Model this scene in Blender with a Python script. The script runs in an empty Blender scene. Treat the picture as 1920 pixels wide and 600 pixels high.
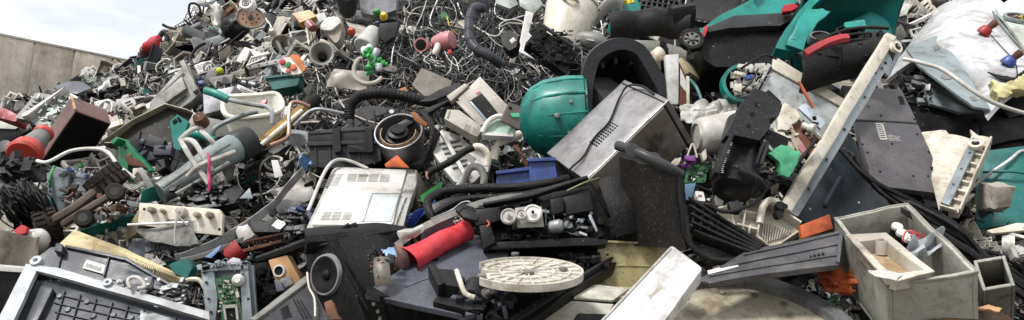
import bpy, bmesh, math, random
import numpy as np
from mathutils import Vector, Matrix, noise
random.seed(7)
sc = bpy.context.scene
col = sc.collection
R = math.radians
FPX = 1450.0; PITCH = R(12); CAM = Vector((0, 0, 1.6))
FWD = Vector((0, math.cos(PITCH), math.sin(PITCH))); UP = Vector((0, -math.sin(PITCH), math.cos(PITCH))); RT = Vector((1, 0, 0))
def P(px, py, d): return CAM + (FWD + RT*((px-960)/FPX) + UP*((300-py)/FPX))*d
def proj(p):
    q = p-CAM; d = q.dot(FWD); return (960+FPX*q.dot(RT)/d, 300-FPX*q.dot(UP)/d, d)
SIL = [(-900, 260), (-300, 215), (0, 186), (60, 178), (120, 158), (200, 128), (250, 108), (300, 80), (340, 52), (380, 18), (420, -30), (520, -110), (700, -160), (2900, -200)]
def sil(px):
    for (a, b), (c, d) in zip(SIL, SIL[1:]):
        if px <= c: return b+(d-b)*(px-a)/(c-a) if px > a else b
    return SIL[-1][1]
def base_d(py):
    e = PITCH+math.atan((300-py)/FPX)
    return 1.953/max(.2, .781-math.tan(e))
def hd(px, py):
    t = min(1, max(0, (640-px)/230.)); t = t*t*(3-2*t)
    return base_d(py)+3.6*math.exp(-max(-60, py-max(sil(px), 0))/75.)*t
# ------------------------------------------------------------------ materials
def lin(c):
    return tuple(((v/255.)/12.92 if v/255. <= .04045 else (((v/255.)+.055)/1.055)**2.4) for v in c)+(1,)
MATS = {}
def M(key, rgb, rough=.5, metal=0., dirt=.5, dc=(58, 50, 42), spk=.35, sc_=1., bump=.25, alpha=1., streak=0.):
    if key in MATS: return MATS[key]
    m = bpy.data.materials.new(key); m.use_nodes = True; nt = m.node_tree; N = nt.nodes; L = nt.links
    b = N['Principled BSDF']; tc = N.new('ShaderNodeTexCoord'); oi = N.new('ShaderNodeObjectInfo')
    off = N.new('ShaderNodeVectorMath'); off.operation = 'MULTIPLY_ADD'; cmb = N.new('ShaderNodeCombineXYZ')
    for i in range(3): L.new(oi.outputs['Random'], cmb.inputs[i])
    L.new(cmb.outputs[0], off.inputs[0]); off.inputs[1].default_value = (37, 19, 53); L.new(tc.outputs['Object'], off.inputs[2])
    def nz(scale, det, rgh=.6, vec=None):
        n = N.new('ShaderNodeTexNoise'); n.inputs['Scale'].default_value = scale; n.inputs['Detail'].default_value = det; n.inputs['Roughness'].default_value = rgh
        L.new(vec or off.outputs[0], n.inputs['Vector']); return n
    def ramp(src, a, b_, va=0, vb=1):
        r = N.new('ShaderNodeMapRange'); r.inputs[1].default_value = a; r.inputs[2].default_value = b_; r.inputs[3].default_value = va; r.inputs[4].default_value = vb
        L.new(src, r.inputs[0]); return r.outputs[0]
    def mix(fac, a, c, mode='MIX'):
        x = N.new('ShaderNodeMix'); x.data_type = 'RGBA'; x.blend_type = mode; L.new(fac, x.inputs[0]) if not isinstance(fac, float) else x.inputs[0].__setattr__('default_value', fac)
        for s, i in ((a, 6), (c, 7)):
            if isinstance(s, tuple): x.inputs[i].default_value = s
            else: L.new(s, x.inputs[i])
        return x.outputs[2]
    nA = nz(7*sc_, 7, .65); nB = nz((75 if lin(rgb)[1] > .1 else 130)*sc_, 3); mp = N.new('ShaderNodeMapping'); mp.inputs['Scale'].default_value = (14, 3, 90)
    mp.inputs['Rotation'].default_value = (.5, .8, .3)
    L.new(off.outputs[0], mp.inputs[0]); nC = nz(2.2*sc_, 3, .6, mp.outputs[0])
    base = lin(rgb); hi = tuple(min(.75, v*1.12+(.03 if v > .08 else .0015)) for v in base[:3])+(1,)
    lumv = base[0]*.3+base[1]*.6+base[2]*.1
    if lumv < .06: spk *= .5; dirt *= .6; dc = tuple(q*.72 for q in dc); b.inputs['Specular IOR Level'].default_value = .2
    dust = (.15, .143, .135, 1) if lumv < .12 else lin(dc)
    c = mix(ramp(nA.outputs[0], .35, .65, 0, .6), tuple(v*.86 for v in base[:3])+(1,), hi)
    c = mix(ramp(nA.outputs[0], .51, .63, 0, min(.9, dirt*1.1)), c, lin(dc))
    nD = nz(2.6*sc_, 6, .7)
    c = mix(ramp(nD.outputs[0], .46, .6, 0, .6 if lumv > .06 else .3), c, (.42, .38, .33, 1), 'MULTIPLY')
    c = mix(ramp(nB.outputs[0], .58, .68, 0, spk), c, dust)
    c = mix(ramp(nC.outputs[0], .60 if lumv > .06 else .63, .68 if lumv > .06 else .74, 0, spk*(.8 if lumv > .06 else .6)), c, dust)
    if streak:
        ms = N.new('ShaderNodeMapping'); ms.inputs['Scale'].default_value = (5, 5, .5); L.new(off.outputs[0], ms.inputs[0]); nS = nz(1.2, 6, .7, ms.outputs[0]); c = mix(ramp(nS.outputs[0], .45, .65, 0, streak), c, (.5, .47, .43, 1), 'MULTIPLY')
    c2 = mix(1., c, (1, 1, 1, 1), 'MULTIPLY')
    hv = N.new('ShaderNodeHueSaturation'); L.new(c2, hv.inputs['Color']); L.new(ramp(oi.outputs['Random'], 0, 1, .82, 1.12), hv.inputs['Value'])
    L.new(hv.outputs[0], b.inputs['Base Color'])
    b.inputs['Metallic'].default_value = metal
    L.new(ramp(nA.outputs[0], .3, .7, max(.08, rough-.12), min(1, rough+.2)), b.inputs['Roughness'])
    bp = N.new('ShaderNodeBump'); bp.inputs['Strength'].default_value = bump; bp.inputs['Distance'].default_value = .006
    ad = N.new('ShaderNodeMath'); ad.operation = 'MULTIPLY_ADD'; L.new(nB.outputs[0], ad.inputs[0]); ad.inputs[1].default_value = .3; L.new(nA.outputs[0], ad.inputs[2])
    L.new(ad.outputs[0], bp.inputs['Height']); L.new(bp.outputs[0], b.inputs['Normal'])
    if alpha < 1: b.inputs['Alpha'].default_value = alpha
    MATS[key] = m; return m
white = M('white_plastic', (220, 219, 215), .4, dirt=.35, dc=(150, 142, 130), spk=.25)
enamel = M('white_enamel', (210, 211, 211), .32, dirt=.6, dc=(120, 118, 112), spk=.3)
cream = M('cream_plastic', (212, 206, 190), .45, dirt=.5, dc=(110, 95, 72), spk=.3)
beige = M('beige_plastic', (188, 178, 140), .45, dirt=.5, dc=(100, 88, 60), spk=.3)
olive = M('stained_beige_plastic', (160, 150, 108), .5, dirt=.6, dc=(70, 58, 36), spk=.5)
putty = M('warm_grey_plastic', (172, 166, 156), .5, dirt=.45, dc=(90, 82, 72), spk=.3)
lgrey = M('light_grey_plastic', (178, 178, 174), .4, dirt=.5, dc=(92, 88, 82))
bluegrey = M('blue_grey_metal', (142, 152, 158), .35, .25, dirt=.45, dc=(70, 70, 70))
grey = M('grey_plastic', (118, 117, 114), .45, dirt=.5, dc=(60, 55, 50))
crategrey = M('weathered_grey_plastic', (152, 152, 144), .6, dirt=.6, dc=(80, 73, 62), spk=.35)
slate = M('slate_plastic', (84, 90, 102), .35, dirt=.4, dc=(46, 44, 42), spk=.5)
dgrey = M('dark_grey_plastic', (60, 62, 64), .4, dirt=.4, dc=(35, 33, 30), spk=.4)
charcoal = M('charcoal_plastic', (38, 38, 41), .45, dirt=.3, dc=(80, 76, 72), spk=.5)
black = M('black_plastic', (18, 18, 19), .38, dirt=.35, dc=(52, 49, 45), spk=.3)
rubber = M('black_rubber', (24, 24, 25), .6, dirt=.6, dc=(66, 62, 57), spk=.45)
void = M('dark_recess', (9, 9, 10), .7, dirt=.2, dc=(20, 18, 16), spk=.1)
teal = M('teal_plastic', (22, 142, 132), .35, dirt=.35, dc=(24, 70, 64), spk=.25)
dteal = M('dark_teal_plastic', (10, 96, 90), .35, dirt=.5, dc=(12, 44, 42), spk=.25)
green = M('green_plastic', (24, 130, 82), .4, dirt=.3, dc=(16, 70, 50), spk=.2)
vgreen = M('bright_green_plastic', (46, 148, 66), .5, dirt=.5, dc=(20, 90, 30), spk=.1)
mint = M('mint_plastic', (84, 190, 142), .4, dirt=.35, dc=(50, 110, 84), spk=.2)
blue = M('blue_plastic', (42, 76, 150), .35, dirt=.45, dc=(24, 36, 70), spk=.3)
lblue = M('light_blue_plastic', (110, 150, 190), .4, dirt=.4, dc=(60, 70, 90), spk=.2)
red = M('red_plastic', (184, 40, 46), .4, dirt=.3, dc=(110, 26, 28), spk=.15)
coral = M('coral_red_plastic', (176, 60, 46), .4, dirt=.3, dc=(110, 36, 28), spk=.15)
orange = M('rusty_orange_paint', (186, 84, 38), .6, dirt=.7, dc=(120, 42, 18), spk=.4)
amber = M('amber_brown_plastic', (160, 92, 34), .5, dirt=.6, dc=(80, 40, 18), spk=.3)
yellow = M('yellow_plastic', (226, 196, 40), .4, dirt=.2, dc=(120, 100, 30), spk=.1)
pink = M('pink_plastic', (186, 124, 128), .4, dirt=.4, dc=(100, 60, 60), spk=.2)
purple = M('purple_plastic', (130, 70, 150), .4, dirt=.3, dc=(60, 40, 70), spk=.2)
steel = M('brushed_steel', (146, 145, 147), .38, .6, dirt=.55, dc=(84, 82, 80), spk=.3, bump=.12)
dsteel = M('stained_steel', (134, 128, 120), .5, .3, dirt=.7, dc=(54, 48, 42), spk=.3)
galv = M('galvanised_steel', (150, 157, 160), .45, .4, dirt=.5, dc=(80, 80, 78), spk=.3)
rust = M('rusty_iron', (104, 66, 48), .8, .3, dirt=.7, dc=(50, 32, 24), spk=.4)
bronze = M('bronze_metal', (152, 122, 72), .3, .8, dirt=.5, dc=(70, 52, 30), spk=.2)
copper = M('copper_pink_pipe', (190, 146, 126), .35, .6, dirt=.4, dc=(100, 70, 60), spk=.2)
brown = M('brown_veneer', (98, 70, 66), .5, dirt=.45, dc=(60, 42, 38), spk=.35)
wood = M('raw_chipboard', (186, 146, 102), .7, dirt=.4, dc=(110, 80, 52), spk=.4)
dwood = M('charred_wood', (60, 46, 34), .8, dirt=.8, dc=(150, 110, 66), spk=.4)
pcbm = M('green_circuit_board', (30, 98, 56), .4, dirt=.5, dc=(22, 54, 34), spk=.4, sc_=2.2)
rock = M('broken_concrete', (176, 170, 158), .9, dirt=.5, dc=(110, 102, 90), spk=.4, bump=1.)
foam = M('yellow_foam', (206, 198, 150), .9, dirt=.5, dc=(150, 134, 84), spk=.2, bump=.8)
conc = M('concrete_wall', (196, 188, 172), .85, streak=.7, dirt=.45, dc=(150, 143, 130), spk=.35, sc_=.7, bump=.5)
conc_d = M('concrete_joint', (178, 171, 157), .9, dirt=.4, dc=(90, 86, 80))
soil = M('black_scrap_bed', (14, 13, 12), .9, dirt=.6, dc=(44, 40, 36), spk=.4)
grit = M('yard_gravel', (110, 104, 96), .9, dirt=.6, dc=(70, 66, 60), spk=.5)
filmy = M('clear_plastic_film', (190, 196, 202), .2, dirt=.4, dc=(120, 120, 120), spk=.2, alpha=.72)
mwhite = M('paper_label', (222, 222, 220), .7, dirt=.15, dc=(150, 146, 140), spk=.1)
# ------------------------------------------------------------------ mesh builder
class MB:
    def __init__(s): s.b = bmesh.new(); s.mi = 0
    def face(s, vs):
        try: f = s.b.faces.new(vs); f.material_index = s.mi; return f
        except ValueError: return None
    def hull8(s, p):   # 4 lower + 4 upper corners
        v = [s.b.verts.new(q) for q in p]
        for q in ((3, 2, 1, 0), (4, 5, 6, 7), (0, 1, 5, 4), (1, 2, 6, 5), (2, 3, 7, 6), (3, 0, 4, 7)): s.face([v[i] for i in q])
    def prism(s, m, poly, w0, w1):
        a = [s.b.verts.new(m(x, y, w0)) for x, y in poly]; c = [s.b.verts.new(m(x, y, w1)) for x, y in poly]; n = len(poly)
        s.face(a[::-1]); s.face(c)
        for i in range(n): s.face([a[i], a[(i+1) % n], c[(i+1) % n], c[i]])
    def rect(s, m, x0, y0, x1, y1, w0, w1): s.prism(m, [(x0, y0), (x1, y0), (x1, y1), (x0, y1)], w0, w1)
    def box(s, c, X, Y, Z, a, b_, h):
        s.hull8([c-X*a-Y*b_-Z*h, c+X*a-Y*b_-Z*h, c+X*a+Y*b_-Z*h, c-X*a+Y*b_-Z*h, c-X*a-Y*b_+Z*h, c+X*a-Y*b_+Z*h, c+X*a+Y*b_+Z*h, c-X*a+Y*b_+Z*h])
    def lathe(s, p0, p1, prof, seg=24, cap=True, ang=None):
        ax = (p1-p0); L_ = ax.length; ax = ax/L_; u = ax.orthogonal().normalized(); v = ax.cross(u); rings = []
        for t, r in prof:
            c = p0+ax*(t*L_); rings.append([s.b.verts.new(c+(u*math.cos(k*2*math.pi/seg)+v*math.sin(k*2*math.pi/seg))*r) for k in range(seg)])
        for a, c in zip(rings, rings[1:]):
            for k in range(seg): s.face([a[k], a[(k+1) % seg], c[(k+1) % seg], c[k]])
        if cap: s.face(rings[0][::-1]); s.face(rings[-1])
    def tube(s, pts, r, seg=7, smooth=4, cap=True):
        pts = [Vector(p) for p in pts]
        if smooth and len(pts) > 2:
            o = []; n = len(pts)
            for i in range(n-1):
                p0, p1, p2, p3 = pts[max(i-1, 0)], pts[i], pts[i+1], pts[min(i+2, n-1)]
                for k in range(smooth):
                    t = k/smooth; o.append(.5*((2*p1)+(p2-p0)*t+(2*p0-5*p1+4*p2-p3)*t*t+(3*p1-p0-3*p2+p3)*t**3))
            o.append(pts[-1]); pts = o
        u = None; rings = []; n = len(pts)
        for i, p in enumerate(pts):
            d = (pts[min(i+1, n-1)]-pts[max(i-1, 0)]);
            if d.length < 1e-7: d = Vector((0, 0, 1))
            d.normalize(); u = d.orthogonal().normalized() if u is None else (u-d*u.dot(d)).normalized(); v = d.cross(u)
            rr_ = r(i/(n-1)) if callable(r) else r
            rings.append([s.b.verts.new(p+(u*math.cos(k*2*math.pi/seg)+v*math.sin(k*2*math.pi/seg))*rr_) for k in range(seg)])
        for a, c in zip(rings, rings[1:]):
            for k in range(seg): s.face([a[k], a[(k+1) % seg], c[(k+1) % seg], c[k]])
        if cap: s.face(rings[0][::-1]); s.face(rings[-1])
    def sheet(s, f, nx, ny, th):      # f(u,v)->world point, thickness along normal
        g = [[Vector(f(i/nx, j/ny)) for i in range(nx+1)] for j in range(ny+1)]
        N_ = [[None]*(nx+1) for _ in range(ny+1)]
        for j in range(ny+1):
            for i in range(nx+1):
                a = g[j][min(i+1, nx)]-g[j][max(i-1, 0)]; b_ = g[min(j+1, ny)][i]-g[max(j-1, 0)][i]; q = a.cross(b_)
                N_[j][i] = q.normalized() if q.length > 1e-9 else Vector((0, 0, 1))
        A = [[s.b.verts.new(g[j][i]) for i in range(nx+1)] for j in range(ny+1)]
        B = [[s.b.verts.new(g[j][i]-N_[j][i]*th) for i in range(nx+1)] for j in range(ny+1)]
        for j in range(ny):
            for i in range(nx):
                s.face([A[j][i], A[j][i+1], A[j+1][i+1], A[j+1][i]]); s.face([B[j+1][i], B[j+1][i+1], B[j][i+1], B[j][i]])
        for i in range(nx): s.face([A[0][i+1], A[0][i], B[0][i], B[0][i+1]]); s.face([A[ny][i], A[ny][i+1], B[ny][i+1], B[ny][i]])
        for j in range(ny): s.face([A[j][0], A[j+1][0], B[j+1][0], B[j][0]]); s.face([A[j+1][nx], A[j][nx], B[j][nx], B[j+1][nx]])
    def mesh(s, name, mats, org=Vector(), bev=0., warp=0., fine=.06, freq=5.):
        b = s.b
        bmesh.ops.recalc_face_normals(b, faces=b.faces[:])
        if bev > 0:
            es = [e for e in b.edges if len(e.link_faces) == 2 and e.calc_face_angle(0) > .6 and e.calc_length() > bev*1.5]
            if es and len(es) < 4000: bmesh.ops.bevel(b, geom=es, offset=bev, segments=2, profile=.6, affect='EDGES', clamp_overlap=True)
        if warp > 0:
            bmesh.ops.triangulate(b, faces=[f for f in b.faces if len(f.verts) > 3])
            for _ in range(3):
                es = [e for e in b.edges if e.calc_length() > fine]
                if not es or len(b.verts) > 9000: break
                bmesh.ops.subdivide_edges(b, edges=es, cuts=1); bmesh.ops.triangulate(b, faces=[f for f in b.faces if len(f.verts) > 3])
            for v in b.verts: v.co += noise.noise_vector(v.co*freq)*warp+noise.noise_vector(v.co*freq*3.1)*warp*.35
        me = bpy.data.meshes.new(name)
        for v in b.verts: v.co -= org
        b.to_mesh(me); b.free()
        for m in (mats if isinstance(mats, (list, tuple)) else [mats]): me.materials.append(m)
        me.polygons.foreach_set('use_smooth', [True]*len(me.polygons)); me.set_sharp_from_angle(angle=R(38)); me.update()
        return me
# ------------------------------------------------------------------ mappings from a plane or a box to the world
class Plane:   # tilted plane through P(px,py,d0); tx: right side recedes, ty: top recedes (degrees)
    def __init__(s, px, py, d0, tx=0, ty=35):
        x0 = (px-960)/FPX; y0 = (300-py)/FPX; a_, b_ = math.tan(R(tx)), math.tan(R(ty))
        s.k = ((1+a_*x0+b_*y0)/d0, -a_/d0, -b_/d0); s.fin()
    def fin(s):
        a, b_, c = s.k; n = (RT*b_+UP*c+FWD*a); n.normalize(); s.n = -n
        s.U = (RT-s.n*RT.dot(s.n)).normalized(); s.V = s.n.cross(s.U).normalized()
    @staticmethod
    def three(*pts):
        A = np.array([[1, (p[0]-960)/FPX, (300-p[1])/FPX] for p in pts]); k = np.linalg.solve(A, np.array([1/p[2] for p in pts]))
        o = Plane.__new__(Plane); o.k = tuple(float(v) for v in k); o.fin(); return o
    def d(s, px, py): return 1/(s.k[0]+s.k[1]*(px-960)/FPX+s.k[2]*(300-py)/FPX)
    def __call__(s, px, py, w=0.): return P(px, py, s.d(px, py))+s.n*w
    def loc(s, px, py):               # metric frame centred at a pixel
        o = s(px, py); return lambda a, b, w: o+s.U*a+s.V*b+s.n*w
class Box:     # orthogonal box from a corner and three edge ends in pixels (numeric solve)
    def __init__(s, O, A, B, C, d0, sg=1):
        o2 = np.array(O[:2], float); e = [np.array(q[:2], float)-o2 for q in (A, B, C)]
        ab, ac, bc = e[0]@e[1], e[0]@e[2], e[1]@e[2]
        za = math.sqrt(max(1., abs(ab*ac/(bc if abs(bc) > 1 else 1)))); zb = -ab/za; zc = -ac/za
        z = np.array([za, zb, zc])*sg
        d = d0+z*d0/FPX
        Po = np.array(P(*O[:2], d0)); ry = [np.array(P(*q[:2], 1.)-CAM) for q in (A, B, C)]; cm = np.array(CAM)
        def vec(d): return [cm+ry[i]*d[i]-Po for i in range(3)]
        def res(d):
            v = vec(d); return np.array([v[0]@v[1], v[0]@v[2], v[1]@v[2]])
        lam = 1e-3; r = res(d)
        for _ in range(60):
            J = np.zeros((3, 3))
            for i in range(3):
                dd = d.copy(); dd[i] += 1e-5; J[:, i] = (res(dd)-r)/1e-5
            st = np.linalg.solve(J.T@J+np.eye(3)*lam*1e-3, -J.T@r); nd = d+np.clip(st, -.1, .1); nr = res(nd)
            if nr@nr < r@r: d, r, lam = nd, nr, lam*.4
            else: lam *= 3
        v = [Vector(q) for q in vec(d)]; s.O = Vector(Po); s.X, s.Y, s.Z = v
        s.err = float(np.abs(r).max())
        X = s.X; Y = s.Y-X*(s.Y.dot(X)/X.dot(X)); Nn = X.cross(Y).normalized(); s.Y = Y; s.Z = Nn*s.Z.dot(Nn)
    def __call__(s, u, v, w): return s.O+s.X*u+s.Y*v+s.Z*w
    def face(s, i, j, end=False):     # mapping (a,b fractions, w metres outward)
        ax = [s.X, s.Y, s.Z]; k = 3-i-j; o = s.O+(ax[k] if end else Vector()); n = ax[k].normalized()*(1 if end else -1)
        return lambda a, b, w: o+ax[i]*a+ax[j]*b+n*w
    def solid(s, mb): mb.hull8([s(0, 0, 0), s(1, 0, 0), s(1, 1, 0), s(0, 1, 0), s(0, 0, 1), s(1, 0, 1), s(1, 1, 1), s(0, 1, 1)])
    def tray(s, mb, th, opn=0):       # open box; face with w=0 (opn 0) is missing
        lx, ly, lz = th/s.X.length, th/s.Y.length, th/s.Z.length
        def bx(a, b, c, d_, e, f): mb.hull8([s(a, b, c), s(d_, b, c), s(d_, e, c), s(a, e, c), s(a, b, f), s(d_, b, f), s(d_, e, f), s(a, e, f)])
        bx(0, 0, 1-lz, 1, 1, 1); bx(0, 0, 0, lx, 1, 1-lz); bx(1-lx, 0, 0, 1, 1, 1-lz); bx(lx, 0, 0, 1-lx, ly, 1-lz); bx(lx, 1-ly, 0, 1-lx, 1, 1-lz)
def rr(poly, r, n=3):      # round the corners of a pixel polygon
    o = []; k = len(poly)
    for i in range(k):
        p, a, b_ = Vector(poly[i]), Vector(poly[i-1]), Vector(poly[(i+1) % k]); ra = min(r, (a-p).length*.45); rb = min(r, (b_-p).length*.45)
        s_ = p+(a-p).normalized()*ra; e_ = p+(b_-p).normalized()*rb
        for j in range(n+1):
            t = j/n; q = s_*(1-t)**2+p*2*t*(1-t)+e_*t*t; o.append((q.x, q.y))
    return o
def circ(r, n=28, cx=0, cy=0, a0=0, a1=360): return [(cx+r*math.cos(R(a0+(a1-a0)*i/n)), cy+r*math.sin(R(a0+(a1-a0)*i/n))) for i in range(n+(0 if a1-a0 == 360 else 1))]
def jag(poly, amp, n=3, seed=1):     # broken edge
    rd = random.Random(seed); o = []
    for i, p in enumerate(poly):
        q = poly[(i+1) % len(poly)]
        for k in range(n): t = k/n; o.append((p[0]+(q[0]-p[0])*t+(rd.uniform(-amp, amp) if k else 0), p[1]+(q[1]-p[1])*t+(rd.uniform(-amp, amp) if k else 0)))
    return o
# ------------------------------------------------------------------ things
THINGS = []; LMS = []
class T:
    def __init__(s, name, label, cat, px, py, off=-.15, tx=0, ty=35, lm=None, group=None, pl=None, d=None):
        s.name, s.label, s.cat, s.group = name, label, cat, group; s.d0 = d or hd(px, py)+off
        s.pl = pl or Plane(px, py, s.d0, tx, ty); s.o = s.pl(px, py); s.px, s.py = px, py
        s.e = bpy.data.objects.new(name, None); s.e.empty_display_size = .05; col.objects.link(s.e); s.e.location = s.o; s.kids = []
        if lm: LMS.append((lm, px, py))
        THINGS.append(s)
    def add(s, name, mb, mats, parent=None, label=None, bev=.003, warp=0., **k):
        if warp == 0 and len(mb.b.verts) < 900:
            ex = [max(v.co[i] for v in mb.b.verts)-min(v.co[i] for v in mb.b.verts) for i in range(3)] if len(mb.b.verts) else [0]
            if max(ex) > .14: warp = .0024; k.setdefault('fine', .07)
        me = mb.mesh(name, mats, s.o, bev, warp, **k); o = bpy.data.objects.new(name, me); col.objects.link(o)
        o.parent = parent or s.e
        if label: o['label'] = label
        s.kids.append(o); return o
    def slab(s, name, poly, w0, w1, mat, r=0, pl=None, n=3, **k):
        b = MB(); b.prism(pl or s.pl, rr(poly, r, n) if r else poly, w0, w1); return s.add(name, b, mat, **k)
    def tub(s, name, pts, r, mat, seg=8, smooth=5, **k):
        b = MB(); b.tube([s.pl(*p) for p in pts], r, seg, smooth); return s.add(name, b, mat, bev=0, **k)
    def disc(s, name, px, py, r, w0, w1, mat, n=28, pl=None, **k):
        b = MB(); b.prism((pl or s.pl).loc(px, py), circ(r, n), w0, w1); return s.add(name, b, mat, **k)
    def fin(s):
        if len(s.kids) == 1:
            o = s.kids[0]; o.parent = None; o.location = s.o; bpy.data.objects.remove(s.e); o.name = s.name; s.e = o
            if 'label' in o: del o['label']
        s.e['label'] = s.label; s.e['category'] = s.cat
        if s.group: s.e['group'] = s.group
def clutter(mb, m, x0, y0, x1, y1, w0, w1, n, sz, seed, nm=3, poly=None):   # small mechanism detail inside one part mesh
    rd = random.Random(seed)
    for _ in range(n):
        x, y = rd.uniform(x0, x1), rd.uniform(y0, y1); c = m(x, y, rd.uniform(w0, w1)); X = Vector((rd.gauss(0, 1), rd.gauss(0, 1), rd.gauss(0, 1))).normalized()
        if isinstance(m, Plane) and rd.random() < .7: X = (m.U*rd.choice((-1, 1))+m.V*rd.uniform(-.4, .4)).normalized(); Z = m.n
        else: Z = X.orthogonal().normalized()
        Z = (Z-X*Z.dot(X)).normalized(); Y = Z.cross(X); mb.mi = rd.randrange(nm); k = rd.random()
        if k < .6: mb.box(c, X, Y, Z, sz*rd.uniform(.3, 1.3), sz*rd.uniform(.15, .7), sz*rd.uniform(.1, .5))
        elif k < .8: mb.lathe(c, c+Z*sz*rd.uniform(.3, 1), [(0, sz*.3), (.9, sz*.3), (1, sz*.22)], 12)
        else: mb.tube([c, c+X*sz+Y*sz*rd.uniform(-1, 1), c+X*sz*2+Z*sz*rd.uniform(-1, 1)], sz*.09, 5, 3)
def slots(mb, m, q, nu, nv, fu=.7, fv=.5, w=.0015, depth=.002):     # array of slots inside quad q (px)
    (a, b_, c, d_) = [Vector(v) for v in q]
    def at(u, v): p = (a*(1-u)+b_*u)*(1-v)+(d_*(1-u)+c*u)*v; return (p.x, p.y)
    for i in range(nu):
        for j in range(nv):
            u0 = (i+.5-fu/2)/nu; u1 = (i+.5+fu/2)/nu; v0 = (j+.5-fv/2)/nv; v1 = (j+.5+fv/2)/nv
            mb.prism(m, [at(u0, v0), at(u1, v0), at(u1, v1), at(u0, v1)], -depth, w)
def hp(px, py, off=0.): return P(px, py, hd(px, py)+off)
# ------------------------------------------------------------------ setting
def structure(name, mb, mats, kind='structure', **k):
    o = bpy.data.objects.new(name, mb.mesh(name, mats, Vector(), **k)); col.objects.link(o); o['kind'] = kind; return o
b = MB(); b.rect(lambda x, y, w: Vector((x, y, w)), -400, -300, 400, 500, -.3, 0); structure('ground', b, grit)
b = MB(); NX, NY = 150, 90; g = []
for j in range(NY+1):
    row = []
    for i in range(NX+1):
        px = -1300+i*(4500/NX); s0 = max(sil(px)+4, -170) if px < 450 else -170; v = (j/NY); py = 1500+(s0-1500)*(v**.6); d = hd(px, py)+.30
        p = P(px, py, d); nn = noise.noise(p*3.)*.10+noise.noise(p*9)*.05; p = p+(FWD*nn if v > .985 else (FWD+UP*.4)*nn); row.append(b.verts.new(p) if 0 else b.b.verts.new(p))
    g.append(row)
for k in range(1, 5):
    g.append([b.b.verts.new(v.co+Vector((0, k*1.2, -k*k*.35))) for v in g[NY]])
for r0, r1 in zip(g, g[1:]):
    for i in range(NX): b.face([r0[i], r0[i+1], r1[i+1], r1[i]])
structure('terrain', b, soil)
# concrete wall running away behind the heap
wt = P(0, 62, 9.6); hz = R(49); WD = Vector((math.sin(hz), math.cos(hz), 0)); WN = Vector((WD.y, -WD.x, 0))
def wall_s(px):     # distance along the wall top seen at column px
    rx = (px-960)/FPX; lo, hi = -8, 40
    for _ in range(50):
        m_ = (lo+hi)/2
        if (proj(wt+WD*m_)[0] if (wt+WD*m_-CAM).dot(FWD) > .3 else -1e9) < px: lo = m_
        else: hi = m_
    return lo
sa, sb = wall_s(66), wall_s(141); pw = (sb-sa)
t = T('concrete_wall', 'tall grey concrete panel wall standing behind the left end of the scrap heap', 'wall', 0, 62, d=9.6, lm='the concrete wall')
for k in range(-3, 9):
    s0, s1 = sa+k*pw+.006, sa+(k+1)*pw-.006; b = MB(); H = wt.z
    pm = lambda a, z, w: Vector((wt.x, wt.y, 0))+WD*a+WN*w+Vector((0, 0, z))
    b.rect(pm, s0, 0, s1, H-.03, -.2, 0); t.add('wall_panel', b, conc, bev=.008)
b = MB(); b.rect(pm, sa-3*pw, H-.03, sa+9*pw, H, -.22, .003); t.add('coping', b, conc_d, bev=.005)
b = MB(); b.rect(pm, sa-3*pw, 0, sa+9*pw, H-.06, -.18, -.004); t.add('joint_filler', b, conc_d)
# ================================================================== right third
def bx(name, label, cat, O, A, B_, C, off, lm=None, sg=1, d=None):
    d0 = d or hd(O[0], O[1])+off; f = Box(O, A, B_, C, d0, sg); t = T(name, label, cat, O[0], O[1], d=d0, lm=lm); t.f = f; return t
# grey crate with drawer
t = bx('storage_crate', 'large open weathered grey plastic crate holding a broken drawer and jars, bottom right', 'crate', (1663, 535), (1835, 508), (1562, 408), (1672, 660), -.45, 'the large grey crate')
b = MB(); t.f.tray(b, .014)
F1 = t.f.face(0, 2); t.add('crate_shell', b, crategrey, bev=.003, warp=.009, fine=.09)
b = MB(); f = t.f
for (a0, a1, b0, b1) in ((-.004, 1.004, -.006, .01), (-.004, 1.004, .985, 1.004), (-.005, .01, 0, 1), (.985, 1.005, 0, 1)):
    b.hull8([f(a0, b0, -.012), f(a1, b0, -.012), f(a1, b1, -.012), f(a0, b1, -.012), f(a0, b0, .03), f(a1, b0, .03), f(a1, b1, .03), f(a0, b1, .03)])
t.add('rim', b, crategrey, bev=.003, warp=.009)
crate = t
cm = t.f
def cloc(u, v, w_): return cm(u, v, w_)
# broken drawer resting in the crate
t = T('stained_drawer', 'stained beige drawer tray with cracked rim lying across the grey crate', 'drawer', 1660, 480, d=crate.d0-.02, tx=8, ty=50, lm='the stained drawer')
t.pl = Plane.three((1672, 520, crate.d0-.05), (1745, 505, crate.d0+.0), (1590, 440, crate.d0+.28))
outer = [(1586, 440), (1662, 437), (1752, 508), (1740, 521), (1680, 527), (1655, 515)]
inner = [(1610, 453), (1655, 447), (1735, 506), (1682, 514), (1664, 508)]
b = MB(); b.prism(t.pl, rr(inner, 3), -.05, -.045); t.add('tray_floor', b, M('stained_tray', (186, 166, 136), .5, dirt=.7, dc=(132, 104, 72), spk=.5))
b = MB()
for i in range(5):
    j = (i+1) % 5; o_ = [outer[0], outer[1], outer[2], outer[4], outer[5]]
    b.prism(t.pl, [o_[i], o_[j], inner[j], inner[i]], -.004, 0)
    b.prism(t.pl, [inner[i], inner[j], (inner[j][0]*.97+1668*.03, inner[j][1]*.97+485*.03), (inner[i][0]*.97+1668*.03, inner[i][1]*.97+485*.03)], -.05, 0)
t.add('tray_rim', b, cream, bev=.002, warp=.004)
b = MB(); c_ = t.pl(1656, 452, -.045); e_ = c_+UP*.045; b.lathe(c_, e_, [(0, .02), (1, .021), (1, .016), (.1, .016)], 20, False); t.add('spout', b, putty)
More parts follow.
